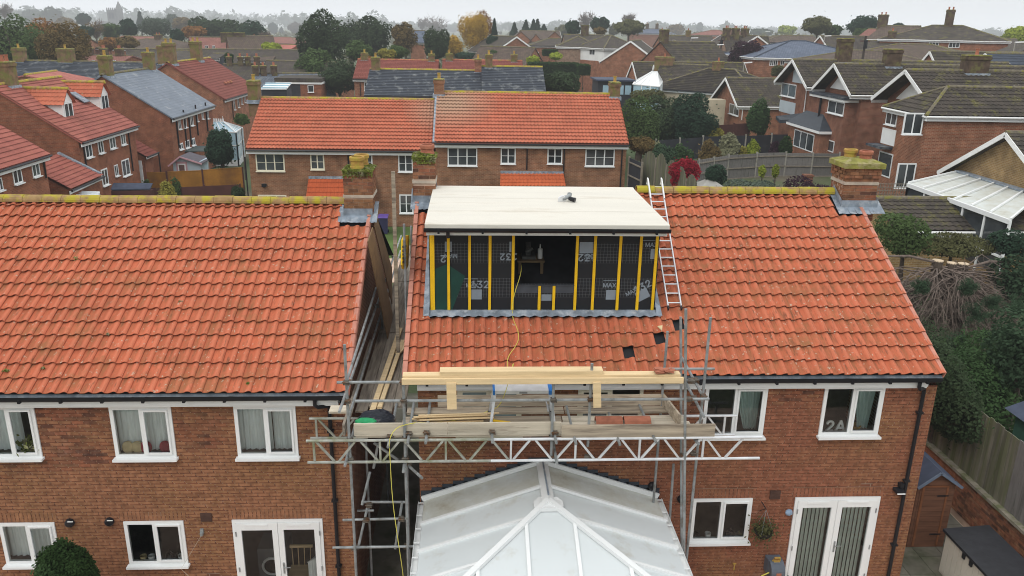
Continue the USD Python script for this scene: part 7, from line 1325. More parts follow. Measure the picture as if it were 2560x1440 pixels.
# ------------------------------------------------------------ trees and shrubs
def leafmat(name, col, var=.35, tr=.25, second=None):
    col = np.array(col, float)*1.75; sec = np.array(second, float)*1.2 if second else col*A(1.3, 1.2, .8)
    return M_(name, {'g': ('geometry', {}), 'cr': ('rgb_ramp', {'ramp': [(0, col*(1-var)), (.5, col), (1, sec)]}), 'n': ('noise_texture', {'scale': .5, 'detail': 3.0}), 'mr': ('map_range', {'from_min': .3, 'from_max': .7, 'to_min': .75, 'to_max': 1.25}), 'sc': ('vector_math', {'math_type': 'scale'}),
        'p': ('principled_bsdf', {'roughness': .75, 'specular_ior_level': .08}), 't': ('translucent_bsdf', {}), 'm': ('mix_closure', {'fac': tr})},
        [('g.random_per_island', 'cr.fac'), ('cr.color', 'sc.vector1'), ('g.position', 'n.vector'), ('n.fac', 'mr.value'), ('mr.result', 'sc.scale'), ('sc.vector', 'p.base_color'), ('sc.vector', 't.color'), ('p.BSDF', 'm.closure1'), ('t.BSDF', 'm.closure2')], 'm.closure')
LM = {'green': leafmat('leaf_green', (.055, .085, .028)), 'dark': leafmat('leaf_dark_green', (.034, .052, .024)), 'deep': leafmat('leaf_evergreen', (.022, .045, .026)), 'olive': leafmat('leaf_olive', (.085, .085, .035)), 'brown': leafmat('leaf_brown', (.115, .08, .03)), 'orange': leafmat('leaf_orange', (.20, .095, .028)), 'yellow': leafmat('leaf_yellow', (.34, .215, .03)),
      'lime': leafmat('leaf_lime', (.22, .26, .03)), 'yellowgreen': leafmat('leaf_yellow_green', (.20, .18, .035)), 'purple': leafmat('leaf_purple', (.032, .014, .022)), 'red': leafmat('leaf_red', (.26, .012, .025)), 'greygreen': leafmat('leaf_grey_green', (.075, .095, .07)), 'blue': leafmat('leaf_conifer', (.026, .046, .028)), 'variegated': leafmat('leaf_variegated', (.19, .19, .11), .4), 'twig': leafmat('leaf_bare_twig', (.10, .085, .07)), 'glossy': leafmat('leaf_glossy', (.045, .085, .03), .45, .2, (.13, .17, .05)), 'fern': leafmat('leaf_pine_tuft', (.035, .062, .032), .4, .2, (.075, .12, .055)), 'hedge': leafmat('leaf_clipped_hedge', (.025, .05, .014), .4)}
K['bark'] = pbr('bark', (.085, .065, .05), .3, 6, .95, .01, 20); K['cutwood'] = pbr('sawn_wood', (.55, .43, .30), .1, 9, .8); K['deadwood'] = pbr('dead_branch', (.15, .115, .095), .35, 7, .95)
def crown_points(c, r, n, lobes, spread=.62, lr=(.34, .52), flat=None, fill=.34):
    c, r = A(*c), A(*r); d = rng.normal(0, 1, (lobes, 3)); d /= np.linalg.norm(d, axis=1, keepdims=True); d[:, 2] = d[:, 2]*.9+.08
    C_ = d*(spread*rng.uniform(.75, 1.12, lobes))[:, None]; R_ = rng.uniform(*lr, lobes); w = R_**2; pick = rng.choice(lobes, n, p=w/w.sum())
    q = rng.normal(0, 1, (n, 3)); q /= np.linalg.norm(q, axis=1, keepdims=True); u = C_[pick]+q*(R_[pick]*rng.uniform(.8, 1.06, n))[:, None]
    keep = np.ones(n, bool)
    for k in range(lobes): keep &= (np.linalg.norm(u-C_[k], axis=1) > R_[k]*.72)
    u, q = u[keep], q[keep]; m = int(n*fill); v = rng.normal(0, .30, (m, 3)); u = np.vstack([u, v]); q = np.vstack([q, unit3(v)])
    return c+u*r, unit3(q*.7+unit3(u)*.5)
def unit3(v): return v/(np.linalg.norm(v, axis=1, keepdims=True)+1e-9)
def tree(label, px, pyt, pyb, hw, Y, mat, kind='round', n=2200, leaf=None, cat='tree', name=None, group=None, z0=None, lobes=None):
    """px, pyt, pyb, hw: column, top row, bottom row of the crown and half its width in the photograph; Y: distance"""
    t, b = at(px, pyt, Y=Y), at(px, pyb, Y=Y); s = project(t)[2]/FPX; r = hw*s*(1.14 if kind in ('round', 'weeping') else 1.0); x = t[0]; g = float(gz(x, Y)) if z0 is None else z0; zt, zb = t[2], (g if kind == 'bush' and b[2] < g+1.6 else max(b[2], g)); h = (zt-zb)*1.04; zt += .06*(zt-zb)*(kind in ('round', 'weeping')); leaf = leaf or max(.035, 3.5*s); n = int(n*2.1)
    name = name or {'round': 'broadleaf_tree', 'conifer': 'conifer_tree', 'column': 'cypress_tree', 'bare': 'bare_tree', 'bush': 'garden_shrub', 'weeping': 'weeping_tree', 'hedge': 'hedge'}[kind]
    if kind in ('bush', 'hedge') and cat == 'tree': cat = 'shrub' if kind == 'bush' else 'hedge'
    T = Thing(name, label, cat, (x, Y, g), group); m = MB(); tr = max(.04, .035*h+.02*r)
    T.part('trunk' if kind not in ('bush', 'hedge') else 'stem', MB().path([(x, Y, g-.3), (x+.02*h, Y, g+(zt-g)*.4), (x-.01*h, Y, zt-h*.25)], [tr*1.5, tr, tr*.3], 7), K['bark'])
    if kind == 'conifer':
        f = rng.uniform(0, 1, n)**.75; lay = np.floor(f*14)/14+rng.normal(0, .012, n); f = np.clip(1-lay, .01, 1)      # f: 1 at the bottom
        f = np.clip(1-rng.beta(1.0, 1.5, n), 0, 1)*1.0; f = 1-f; f = np.clip((np.floor((1-f)*12)+rng.uniform(0, .8, n))/12.5, .01, 1); a = rng.uniform(0, 2*math.pi, n); rad = r*f*rng.uniform(.55, 1.08, n)*(1+.18*np.sin(a*5+f*9)); P = np.stack([x+rad*np.cos(a), Y+rad*np.sin(a), zt-h*f**1.0-.1*rad], 1); N = np.stack([np.cos(a), np.sin(a), np.full(n, .5)], 1); leaves(m, P, leaf*1.1, up=.2, N=N)
    elif kind == 'column':
        P, N = crown_points((x, Y, (zt+zb)/2), (r, r, h/2), n, lobes or 16, .5, (.4, .55)); leaves(m, P, leaf, up=.3, N=N)
    elif kind == 'bare':
        for k in range(46):
            a = rng.uniform(0, 2*math.pi); f = rng.uniform(.15, .7); p0 = A(x, Y, zb+h*f*.7); p1 = A(x+r*math.cos(a)*rng.uniform(.4, 1), Y+r*math.sin(a)*.8, min(zt, p0[2]+h*rng.uniform(.25, .6))); pm = (p0+p1)/2+rng.normal(0, .05*h, 3); m.path([p0, pm, p1], [tr*.5, tr*.3, tr*.1], 4)
            for j in range(5): q = p1+rng.normal(0, .14*r, 3)+A(0, 0, .06*h); m.path([pm+(p1-pm)*rng.uniform(0, 1), q], [tr*.2, tr*.06], 3)
        T.part('branches', m, K['deadwood']); m = MB(); P, N = crown_points((x, Y, zb+h*.6), (r, r, h*.4), n//5, 14); leaves(m, P, leaf*.7, N=N)
    elif kind == 'weeping':
        P, N = crown_points((x, Y, (zt+zb)/2), (r, r, h/2), n, lobes or 20, .6, (.28, .42)); P[:, 2] -= np.abs(rng.normal(0, .05*h, len(P))); leaves(m, P, leaf*.8, up=.1, N=N, aspect=.4)
    elif kind == 'hedge':
        P = np.stack([rng.uniform(-1, 1, n), rng.uniform(-1, 1, n), rng.uniform(0, 1, n)], 1); ax_ = rng.integers(0, 3, n); P[ax_ == 0, 1] = -1; P[ax_ == 1, 2] = 1; kx = ax_ == 2; P[kx, 0] = np.sign(P[kx, 0]); P += rng.normal(0, .03, P.shape); leaves(m, A(x, Y, zb)+P*A(r, 1.2, h), leaf, up=.5)
        m.boxp(A(x-r*.96, Y-1.1, zb), A(x+r*.96, Y+1.1, zb+h*.95))
    else:
        P, N = crown_points((x, Y, (zt+zb)/2), (r, r, h/2), n, lobes or (34 if kind == 'round' else 13), .66, (.2, .42) if kind == 'round' else (.3, .5)); leaves(m, P, leaf, up=.45, N=N)
        if kind == 'round':
            lb = MB()
            for k in range(7): a = rng.uniform(0, 6.28); lb.path([(x, Y, zb+h*.05), (x+.3*r*math.cos(a), Y+.3*r*math.sin(a), zb+h*.35), (x+.7*r*math.cos(a), Y+.7*r*math.sin(a), zb+h*rng.uniform(.5, .8))], [tr*.7, tr*.45, tr*.1], 5)
            T.part('limbs', lb, K['bark'])
    T.part('crown' if kind not in ('bush', 'hedge') else 'foliage', m, LM[mat]); return T
TR_ = [ # far and middle trees
 ('big olive-green tree at the left edge', 35, 34, 215, 78, 98, 'green', 'round', 6500), ('orange-brown autumn tree beside the big green one on the left', 152, 56, 205, 58, 95, 'brown', 'round', 5000), ('rusty top of the autumn trees at the left', 105, 50, 120, 40, 120, 'orange', 'round', 1800),
 ('pale open-crowned tree at the top left corner', 6, 12, 50, 22, 420, 'twig', 'bare', 800), ('hazy grey-green tree left of the dark conifer', 84, 24, 75, 28, 900, 'greygreen', 'round', 1400), ('hazy dark-topped tree on the left skyline', 128, 19, 75, 26, 850, 'dark', 'round', 1400), ('brownish bare tree below the hazy skyline trees, left', 165, 45, 90, 26, 500, 'brown', 'round', 1000),
 ('dark conifer left of the church', 205, 34, 66, 16, 420, 'deep', 'round', 900), ('dense dark evergreen left of the church', 208, 64, 100, 20, 180, 'deep', 'round', 1200), ('pale brown leafless tree beside the dark evergreen', 235, 52, 104, 24, 185, 'brown', 'bare', 900), ('dark green tree in front of the church', 275, 58, 98, 26, 190, 'green', 'round', 1300), ('dark tree right of the church', 318, 47, 98, 20, 185, 'deep', 'round', 1300), ('tall dark conifer behind the willow', 348, 30, 75, 14, 420, 'deep', 'conifer', 900),
 ('pale green willow right of the church', 383, 38, 98, 38, 190, 'greygreen', 'weeping', 2600), ('pale tree beside the willow', 425, 38, 90, 20, 420, 'greygreen', 'round', 1000), ('brown-leaved tree behind the orange one', 455, 42, 80, 22, 350, 'brown', 'round', 1000), ('orange beech in front of the dark oaks', 482, 66, 98, 30, 175, 'orange', 'round', 1600), ('dark bush left of the orange beech', 442, 75, 110, 16, 165, 'deep', 'round', 800),
 ('leftmost of the dark oaks', 500, 44, 100, 34, 195, 'dark', 'round', 1900), ('second dark oak from the left', 545, 47, 108, 36, 192, 'dark', 'round', 1900), ('third dark oak from the left', 590, 50, 110, 34, 188, 'dark', 'round', 1900), ('rightmost of the dark oaks', 628, 51, 128, 32, 180, 'deep', 'round', 1900), ('bare pinkish tree right of the dark oaks', 662, 80, 112, 16, 170, 'twig', 'bare', 600),
 ('hazy dark poplar right of the oaks', 682, 57, 90, 12, 900, 'deep', 'column', 700), ('small hazy conifer beside the poplar', 703, 70, 90, 8, 900, 'deep', 'conifer', 400), ('grey hazy tree left of the big dark tree', 738, 55, 112, 16, 800, 'twig', 'round', 700),
 ('rust-coloured small tree among the left roofs', 272, 92, 128, 24, 140, 'orange', 'round', 1200), ('golden-brown tree behind the dark gable house', 318, 91, 124, 26, 135, 'brown', 'round', 1300), ('round lime-green tree in front of the orange-red roof', 676, 106, 140, 22, 128, 'lime', 'round', 1600), ('clipped dark hedge beside the black boarded building', 570, 134, 165, 13, 102, 'hedge', 'bush', 700),
 ('big dark tree in the middle distance', 800, 32, 200, 58, 112, 'dark', 'round', 6500), ('greener tree at the foot of the big dark one', 785, 122, 215, 46, 100, 'green', 'round', 2800), ('dark spreading shrubbery below the big dark tree', 845, 150, 240, 56, 92, 'dark', 'round', 3000), ('pale bushes left of the big dark tree', 722, 158, 190, 20, 104, 'greygreen', 'bush', 900),
 ('dark green tree right of the big dark one', 872, 48, 130, 34, 140, 'dark', 'round', 2200), ('broad dull-green tree in the middle', 930, 46, 140, 46, 135, 'dark', 'round', 3000), ('olive tree behind the broad dull-green one', 905, 58, 110, 26, 330, 'olive', 'round', 1200), ('russet tree with thinning crown in the middle', 1012, 56, 140, 30, 132, 'brown', 'round', 2200), ('bright green bushy tree behind the red pantiled houses', 898, 104, 160, 32, 108, 'green', 'round', 1800), ('yellowing shrub behind the red pantiled houses', 968, 122, 152, 24, 104, 'yellowgreen', 'bush', 1100), ('green shrub in front of the russet tree', 990, 112, 152, 30, 106, 'green', 'bush', 1300), ('orange shrub left of the red pantiled houses', 915, 140, 160, 22, 100, 'orange', 'bush', 800),
 ('dense dark green tree left of the yellow birch', 1092, 70, 158, 30, 125, 'dark', 'round', 2800), ('bare hazy tree behind the dark green one', 1085, 46, 95, 36, 700, 'twig', 'bare', 1200), ('small bare hazy tree near the grey roof', 1055, 46, 80, 14, 700, 'twig', 'bare', 500), ('tall golden-leaved birch tree', 1183, 22, 130, 40, 150, 'yellow', 'weeping', 5200), ('small yellow tree left of the golden birch', 1138, 92, 145, 18, 140, 'yellow', 'round', 1300), ('brownish birch top right of the golden one', 1205, 28, 110, 24, 152, 'orange', 'weeping', 1500), ('dark conifer right of the golden birch', 1236, 48, 110, 13, 165, 'deep', 'conifer', 900), ('dark rounded evergreen at the foot of the birch', 1232, 88, 126, 16, 145, 'deep', 'round', 1000), ('dark hedge below the golden birch', 1175, 130, 152, 40, 128, 'deep', 'bush', 1200), ('shrub at the foot of the white shed roof', 1240, 125, 150, 20, 125, 'green', 'bush', 700),
 ('leftmost conifer behind the two-gabled house', 1286, 58, 95, 13, 240, 'deep', 'conifer', 800), ('second conifer behind the two-gabled house', 1315, 52, 82, 12, 238, 'deep', 'conifer', 800), ('third conifer behind the two-gabled house', 1334, 50, 82, 10, 236, 'deep', 'conifer', 700), ('tallest pointed conifer behind the two-gabled house', 1344, 49, 82, 10, 242, 'deep', 'conifer', 700), ('small conifer at the right of the conifer group', 1360, 62, 82, 10, 245, 'deep', 'conifer', 600),
 ('dark round evergreen left of the bare tree', 1433, 49, 92, 17, 180, 'deep', 'round', 1300), ('olive trees behind the mottled brick house', 1408, 62, 92, 20, 340, 'olive', 'round', 900), ('tall bare tree on the skyline right of the middle', 1466, 32, 85, 24, 380, 'twig', 'bare', 900), ('dark evergreen with two tops on the skyline', 1500, 43, 85, 22, 205, 'deep', 'round', 1200), ('small brown tree in front of the two-topped evergreen', 1500, 68, 88, 14, 170, 'brown', 'round', 700), ('broad olive oak right of the middle', 1574, 50, 92, 36, 190, 'olive', 'round', 2600), ('bare crown above the broad olive oak', 1572, 36, 62, 20, 320, 'twig', 'bare', 700), ('small tree left of the olive oak', 1535, 60, 90, 12, 330, 'olive', 'round', 600), ('brown skyline trees right of the olive oak', 1690, 62, 92, 20, 600, 'brown', 'round', 900), ('hazy pointed tree on the right skyline', 1750, 56, 80, 8, 1200, 'deep', 'column', 400),
 ('dark purple beech on the right', 1874, 104, 190, 45, 104, 'purple', 'round', 4200), ('broad brown-green tree on the right skyline', 2048, 39, 92, 32, 165, 'olive', 'round', 2200), ('bushy olive tree beside the broad brown-green one', 2085, 64, 92, 22, 168, 'green', 'round', 900), ('dark evergreen left of the white rendered house', 2162, 40, 92, 34, 165, 'deep', 'round', 2200), ('lower green tree in front of that dark evergreen', 2155, 72, 98, 18, 150, 'green', 'round', 900), ('lime-green tree on the hazy right skyline', 1970, 64, 90, 20, 420, 'lime', 'round', 900), ('dark low trees behind the lamp on the right', 1905, 72, 92, 26, 600, 'dark', 'round', 900), ('lime-yellow tree at the right edge', 2548, 68, 118, 34, 145, 'lime', 'round', 2400), ('olive shrubs below the rightmost roofs', 2480, 118, 140, 30, 110, 'olive', 'bush', 900), ('small dark tree on the roofline of the white rendered house', 2248, 58, 70, 10, 200, 'deep', 'round', 400), ('small red maple beside the tan gable house', 1772, 134, 160, 14, 115, 'red', 'round', 700), ('green shrub beside the parked car', 1945, 165, 190, 16, 95, 'olive', 'bush', 700),
 ('long dark clipped hedge behind the round shrub', 1385, 160, 190, 60, 108, 'hedge', 'hedge', 2600), ('square dark hedge at the foot of the white rendered house', 1458, 164, 186, 14, 106, 'hedge', 'hedge', 900), ('small dark hedge by the annexe', 1375, 126, 138, 16, 128, 'hedge', 'hedge', 700), ('large round dark shrub beyond the pantiled pair', 1404, 180, 242, 48, 74, 'dark', 'round', 3600), ('lime conical shrub in front of the garage gable', 1333, 138, 168, 15, 112, 'lime', 'bush', 900), ('yellow-green spreading shrub by the annexe hedge', 1390, 132, 150, 16, 122, 'lime', 'bush', 900),
 # gardens
 ('tall dense evergreen by the far conservatory on the left', 545, 318, 425, 37, 57, 'deep', 'column', 4500), ('yellow-green shrub behind the left ridge', 412, 445, 505, 32, 47, 'yellowgreen', 'bush', 2200), ('small bright green shrub by the dark shed', 366, 450, 478, 14, 51, 'green', 'bush', 800), ('second bright green shrub against the orange fence', 437, 445, 480, 14, 51, 'green', 'bush', 800), ('dark climber beside the pantiled pair', 592, 462, 505, 16, 45.5, 'dark', 'bush', 900),
 ('hedge in front of the far conservatory', 600, 285, 315, 20, 62, 'green', 'bush', 700), ('large dark conifer clump, right-hand part, behind the black fence', 1735, 240, 362, 66, 64, 'deep', 'bush', 5600), ('large dark conifer clump, middle part', 1672, 234, 362, 64, 66, 'dark', 'bush', 5200), ('broad bright green shrub at the left of the dark conifers', 1605, 242, 350, 52, 60, 'green', 'bush', 4200), ('tall dark green shrub beside the grey-blue clad gable', 1905, 244, 345, 32, 66, 'glossy', 'column', 3000), ('ragged olive shrub below the white conservatory', 1625, 222, 262, 42, 72, 'olive', 'bush', 1500),
 ('brown autumn shrub beside the pantiled pair', 1606, 338, 385, 36, 52, 'brown', 'bush', 1800), ('feathery grey-green shrub left of the red maple', 1655, 355, 445, 42, 47, 'fern', 'bush', 2600), ('variegated pale shrub in front of the black fence', 1825, 332, 400, 30, 57, 'variegated', 'bush', 1800), ('bright lime-yellow round shrub by the black fence', 1886, 350, 380, 17, 58, 'lime', 'bush', 1300), ('smaller yellow-green shrub beside the lime one', 1858, 364, 388, 12, 57, 'yellowgreen', 'bush', 700), ('yellow-green shrub below the bungalow fence', 1785, 318, 350, 34, 63, 'yellowgreen', 'bush', 1300), ('white-flowered leafy shrub left of the variegated one', 1712, 358, 405, 30, 54, 'glossy', 'bush', 1400), ('dark brown shrub beside the variegated one', 1772, 350, 400, 30, 55, 'brown', 'bush', 1300), ('white-flowering bush near the brown shrub', 1640, 352, 378, 16, 53, 'variegated', 'bush', 600), ('dark red shrub before the charcoal fence', 1938, 355, 385, 15, 60, 'purple', 'bush', 700), ('dark clipped shrub by the sliding door', 1968, 340, 385, 16, 59, 'hedge', 'bush', 800),
 ('bright crimson maple behind the right ridge', 1714, 394, 480, 33, 41, 'red', 'round', 3000), ('left of two small lime conifers before the grey fence', 1908, 412, 445, 9, 49, 'lime', 'column', 700), ('right of two small lime conifers before the grey fence', 1941, 412, 445, 9, 49, 'lime', 'column', 700), ('mixed low border plants under the grey fence', 1880, 450, 472, 90, 45, 'greygreen', 'bush', 2600), ('dark hedge beside the right-hand chimney', 2020, 448, 475, 75, 42, 'purple', 'bush', 2200), ('dark green shrub against the grey fence', 1790, 410, 470, 30, 48, 'deep', 'bush', 1600),
]
for t in TR_: tree(t[0], *t[1:6], t[6], t[7], t[8])
# near shrubs and the cut-back pine on the right
def clump(label, c, r, mat, n, leaf, lobes=18, cat='shrub', name='garden_shrub', up=.45, **k):
    T = Thing(name, label, cat, (c[0], c[1], float(gz(c[0], c[1])))); m = MB(); P, N = crown_points(c, r, n, lobes, **k); leaves(m, P, leaf, up=up, N=N); g = float(gz(c[0], c[1]))
    T.part('stem', MB().path([(c[0], c[1], g-.2), (c[0]+.1, c[1], (g+c[2])/2), (c[0], c[1], c[2]+r[2]*.3)], [.12, .09, .03], 6), K['bark']); T.part('foliage', m, LM[mat]); return T
def cpx(px, py, Y, hx, hy, dy): c = at(px, py, Y=Y); s = project(c)[2]/FPX; return c, (hx*s, dy, hy*s)
for lab, px, py, Y, hx, hy, dy, mat, n, lf in (
    ('glossy ivy-covered shrub against the end of the right house', 2420, 1010, 19.5, 95, 125, 1.6, 'glossy', 9000, .055), ('dark ivy hanging over the tall fence', 2395, 1120, 18.6, 70, 85, .7, 'dark', 5000, .05), ('light green shrub below the cut pine', 2480, 925, 20.5, 85, 95, 1.6, 'glossy', 7500, .055), ('dark underbush between the roof verge and the pine', 2330, 910, 22.5, 70, 95, 1.4, 'dark', 5000, .06),
    ('green shrub in front of the garage roof', 2262, 590, 27.5, 62, 62, 1.6, 'green', 4500, .07), ('grey-green shrub right of the pine stumps', 2548, 715, 25, 42, 75, 1.5, 'fern', 3500, .08), ('shrub row below the yellow garage wall', 2380, 612, 27.5, 110, 32, 1.0, 'olive', 4200, .06), ('dark shrub at the right edge below the pine', 2555, 880, 19, 60, 110, 1.4, 'fern', 4200, .07), ('dark green shrub under the garage eaves', 2525, 610, 27, 40, 34, 1.0, 'deep', 2200, .07), ('shadowed ground cover behind the fence', 2480, 960, 21.5, 110, 90, 2.0, 'dark', 5200, .06)):
    c, r = cpx(px, py, Y, hx, hy, dy)
    if 'ivy hanging' in lab: c = A(12.0, 18.2, 2.75); r = (.5, 2.2, 1.15); n = 13000
    clump(lab, c, r, mat, n, lf)
PN = Thing('cut_pine', 'cut-back pine with three pale sawn stumps and tangled bare branches', 'tree', (17.6, 26, float(gz(17.6, 26)))); base = A(17.3, 26, 1.6); tw = MB(); st = []
for px, py, rr in ((2345, 651, .19), (2380, 657, .17), (2409, 659, .19)):
    p = at(px, py, Y=26); st.append(p); PN.part('trunk', MB().path([base, (base+p)/2+A(.05, 0, .2), p-A(0, 0, .35), p], [rr*1.1, rr*1.05, rr, rr*.97], 12), K['bark']); PN.part('sawn_top', MB().lathe([(0, .012), (rr*.96, .01), (rr*.97, -.02)], p, 16), K['cutwood'])
for k in range(330):
    s = st[k % 3]+A(0, 0, -rng.uniform(.15, 1.1)); a = rng.uniform(math.pi*.95, math.pi*2.05); L = rng.uniform(.8, 2.9); e = s+A(math.cos(a)*L*1.25, math.sin(a)*L*.8, rng.uniform(-2.3, .1)); mid = (s+e)/2+rng.normal(0, .15, 3)+A(0, 0, .12); tw.path([s, mid, e], [.032, .02, .007], 4)
    for j in range(3): q0 = mid+(e-mid)*rng.uniform(0, .9); tw.path([q0, q0+rng.normal(0, .22, 3)+A(0, 0, -.08), q0+rng.normal(0, .4, 3)+A(0, 0, -.2)], [.012, .008, .004], 3)
for (a, b) in (((2205, 640), (2340, 655)), ((2420, 668), (2520, 655)), ((2410, 690), (2505, 770)), ((2240, 720), (2360, 690))): p, q = at(*a, Y=25.6), at(*b, Y=26); tw.path([p, (p+q)/2+A(0, 0, .1), q], [.03, .05, .06], 6)
PN.part('bare_branches', tw, K['deadwood'])
m = MB()
for (px, py, s) in ((2440, 790, .5), (2500, 840, .5), (2385, 860, .45), (2420, 720, .3), (2540, 770, .5), (2300, 720, .3), (2480, 760, .3)):
    c = at(px, py, Y=23.2)
    for k in range(26):
        d = unit(rng.normal(0, 1, 3)+A(0, -.4, .7)); q = 60; t = rng.uniform(.1, 1, q)[:, None]; P = c+d*s*t+rng.normal(0, .045, (q, 3)); leaves(m, P, .06, up=.3, N=np.tile(d, (q, 1)), aspect=.16)
PN.part('needle_tufts', m, LM['fern'])
# clipped bush in front of the left house, hanging basket, hose reel
c = at(172, 1500, Y=12.4); T = Thing('clipped_bush', 'dark clipped domed bush in front of the left house wall', 'bush', (c[0], 12.4, 0)); n = 15000; q = unit3(rng.normal(0, 1, (n, 3))); q[:, 2] = np.abs(q[:, 2]); top = at(150, 1366, Y=12.4)[2]; R_ = A(.62, .6, top-.9); P = A(c[0], 12.4, .9)+q*R_*(1+rng.normal(0, .025, (n, 1))+.05*np.sin(q[:, :1]*9)*np.cos(q[:, 1:2]*8)); m = MB(); leaves(m, P, .035, N=q); m.tm(trimesh.creation.icosphere(3, 1.0).apply_scale(R_*.95), (c[0], 12.4, .9)); T.part('foliage', m, LM['hedge']); T.part('stem', MB().tube((c[0], 12.4, 0), (c[0], 12.4, .9), .1), K['bark'])
m = MB(); P = rng.normal(0, .09, (260, 3))+at(108, 1430, Y=11.9)+A(0, 0, -.05); leaves(m, P, .035); T.part('light_shoots', m, LM['glossy'], kind='stuff')
HBk = Thing('hanging_basket', 'dark hanging basket with trailing plants on a wall bracket', 'hanging basket', at(1910, 1325, Y=13.4)); a = at(1903, 1255, Y=WY-.03); b = at(1912, 1300, Y=13.38); z = b[2]-.25; bx = b[0]
HBk.part('bracket', MB().path([a, a+A(0, -.02, .02), A(bx, 13.38, a[2]-.02)], .01).path([a+A(0, 0, -.2), A(bx-.02, 13.42, a[2]-.04)], .008), K['black']); HBk.part('basket', MB().lathe([(0, -.16), (.10, -.14), (.17, -.05), (.19, .02), (.17, .02), (.14, -.03)], (bx, 13.38, z), 18), pbr('dark_basket', (.02, .018, .015), .2, 9, .8))
for k in range(3): g = k*2.09; HBk.part('chain', MB().tube((bx+.18*math.cos(g), 13.38+.18*math.sin(g), z+.02), (bx, 13.38, a[2]-.03), .004, n=4), K['steel'])
m = MB(); P = A(bx, 13.38, z+.06)+rng.normal(0, 1, (420, 3))*A(.12, .12, .08); leaves(m, P, .03); P = A(bx, 13.38, z-.1)+rng.normal(0, 1, (160, 3))*A(.17, .1, .10); leaves(m, P, .028); HBk.part('plants', m, LM['olive'], kind='stuff')
HR = Thing('hose_reel', 'grey wall-mounted hose reel with a yellow handle', 'hose reel', at(1936, 1420, Y=13.4)); c = at(1937, 1421, Y=13.42); HR.part('reel_case', MB().tube(c+A(-.14, 0, 0), c+A(.14, 0, 0), .2, n=20).boxp(c+A(-.15, .0, -.15), c+A(.15, .2, .18)), pbr('slate_grey_plastic', (.10, .115, .14), .1, 5, .45)); HR.part('handle', MB().path([c+A(-.07, -.02, .2), c+A(-.05, -.05, .29), c+A(.05, -.05, .29), c+A(.07, -.02, .2)], .02).boxp(c+A(-.06, -.06, .19), c+A(.06, 0, .23)), K['pot_yellow']); HR.part('badge', MB().boxp(c+A(-.04, -.206, -.03), c+A(.06, -.199, .03)), K['terracotta'])
c2 = at(1833, 1408, Y=WY); single('outdoor_tap', MB().tube(c2+A(0, -.08, 0), c2+A(0, 0, 0), .015).tube(c2+A(0, -.08, .04), c2+A(0, -.08, -.10), .014).boxp(c2+A(-.03, -.09, .04), c2+A(.03, -.07, .06)), K['pot_yellow'], 'brass garden tap on the right house wall', 'tap'); single('hose', MB().path([c+A(-.15, -.1, -.02), c+A(-.3, -.1, -.1), c+A(-.38, -.1, -.35), c+A(-.36, -.1, -.7)], .012), K['rope'], 'yellow hose hanging from the grey reel', 'hose')
# chair and clothes airer behind the left patio doors
T = Thing('dining_chair', 'pale wooden chair behind the left patio doors', 'chair', (-5.3, 14.6, .05)); x, y = LF[0]['h'][0]+1.05, 14.35
for dx in (-.2, .2):
    for dy in (-.2, .2): T.part('leg', MB().tube((x+dx*1.1, y+dy, .05), (x+dx, y+dy, .5), .02), K['pine'])
T.part('seat', MB().boxp(A(x-.23, y-.22, .5), A(x+.23, y+.22, .53)), K['pine'])
for k in range(4): T.part('spindle', MB().tube((x-.18+k*.12, y+.2, .53), (x-.2+k*.13, y+.27, .95), .01), K['pine'])
T.part('back_rail', MB().boxp(A(x-.24, y+.25, .93), A(x+.24, y+.29, .99)), K['pine'])
T = Thing('clothes_airer', 'white folding clothes airer behind the left patio doors', 'clothes airer', (x+.55, 14.2, .05)); x += .52
for k in range(7): T.part('rod', MB().tube((x-.25+k*.03, 13.95+k*.08, 1.05-k*.02), (x+.25+k*.03, 13.95+k*.08, 1.35-k*.02), .008), K['white'])
for s in (0, 1): T.part('frame', MB().tube((x-.25+s*.5, 13.95, 1.05+s*.3), (x-.07+s*.5, 14.45, .93+s*.3), .012).tube((x-.2+s*.4, 13.95, .05), (x-.1+s*.4, 14.4, 1.05+s*.25), .012), K['white'])
m = MB(); uu = np.linspace(0, .5, 14)
for i in range(13): m.quad((x-.25+uu[i], 13.96+.03*math.sin(i*1.3), .62), (x-.25+uu[i+1], 13.96+.03*math.sin(i*1.3+1.3), .62), (x-.25+uu[i+1], 13.96, 1.05+.6*uu[i+1]), (x-.25+uu[i], 13.96, 1.05+.6*uu[i]))
single('hung_cloth', m, K['curtain'], 'pale cloth hung over the white clothes airer', 'cloth')
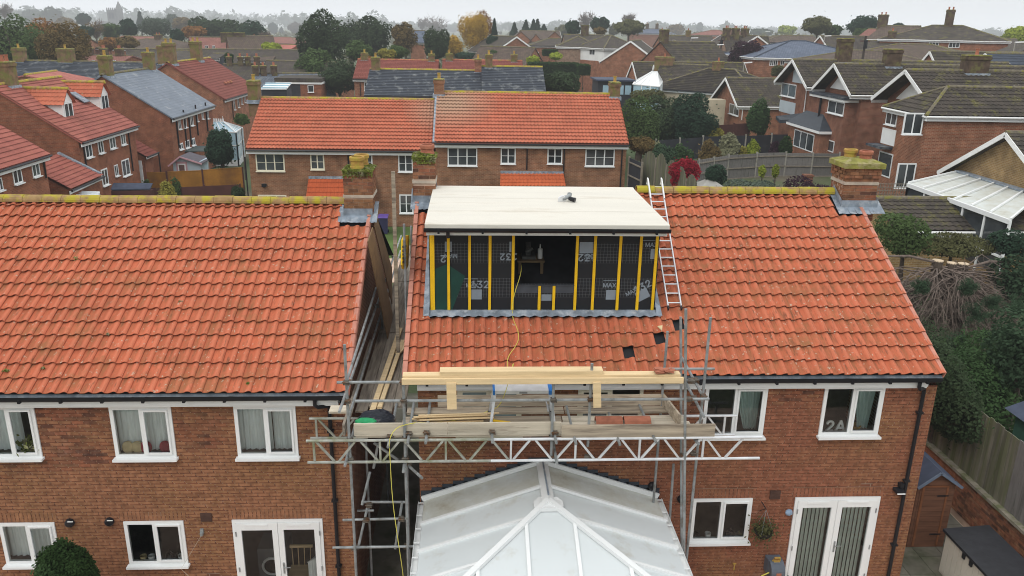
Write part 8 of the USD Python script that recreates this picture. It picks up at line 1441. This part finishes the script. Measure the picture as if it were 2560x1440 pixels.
# moss on the near tiles
m = MB()
for px, py, s in ((192, 645, .06), (15, 926, .05), (270, 835, .03), (451, 754, .035), (107, 920, .03), (620, 958, .03)):
    q = on(px, py, A(0, 13.29, Lz+.05), EN); P = q+rng.normal(0, s*.45, (60, 3))*A(1, 1, .5); leaves(m, P, .02)
LH.part('moss', m, K['moss'], lroof)
# far woods that read as one mass, and the mist
m = MB()
for k in range(1100):
    az = rng.uniform(-.62, .72); R = rng.uniform(1300, 4600); x, y = R*math.sin(az), R*math.cos(az); h = rng.uniform(12, 24)*(1.4 if az < -.1 else .8)*(.7+R/4600); g = float(gz(x, y)); r = rng.uniform(10, 26)
    P, N = crown_points((x, y, g+h*.5), (r, r, h*.5), 70, 6); leaves(m, P, 4.5, N=N)
single('far_woods', m, LM['greygreen'], 'hazy belt of trees along the horizon', 'trees', kind='stuff', base=(0, 600, 0))
m = MB()
for k in range(560):
    az = rng.uniform(-.6, .68); R = rng.uniform(150, 900); x, y = R*math.sin(az), R*math.cos(az); g = float(gz(x, y)); h = rng.uniform(2.5, 6.5); r = rng.uniform(2, 5)
    P, N = crown_points((x, y, g+h*.5), (r, r, h*.5), 46, 6); leaves(m, P, .9, N=N)
single('garden_greenery', m, LM['olive'], 'low garden greenery between the distant roofs', 'greenery', kind='stuff', base=(0, 250, 0))
haze = M_('mist', {'v': ('principled_volume', {'color': (.98, .99, 1.0), 'density': HAZE, 'anisotropy': .25})}, [], volume='v.volume')
single('haze', MB().boxp(A(-5300, -420, -1.5), A(5300, 5400, 90)), haze, kind='stuff', base=(0, 0, 0))

T = Thing('washing_machine', 'white washing machine behind the left patio door leaf', 'washing machine', (LF[0]['h'][0]+.42, 14.7, .03)); x = LF[0]['h'][0]+.42
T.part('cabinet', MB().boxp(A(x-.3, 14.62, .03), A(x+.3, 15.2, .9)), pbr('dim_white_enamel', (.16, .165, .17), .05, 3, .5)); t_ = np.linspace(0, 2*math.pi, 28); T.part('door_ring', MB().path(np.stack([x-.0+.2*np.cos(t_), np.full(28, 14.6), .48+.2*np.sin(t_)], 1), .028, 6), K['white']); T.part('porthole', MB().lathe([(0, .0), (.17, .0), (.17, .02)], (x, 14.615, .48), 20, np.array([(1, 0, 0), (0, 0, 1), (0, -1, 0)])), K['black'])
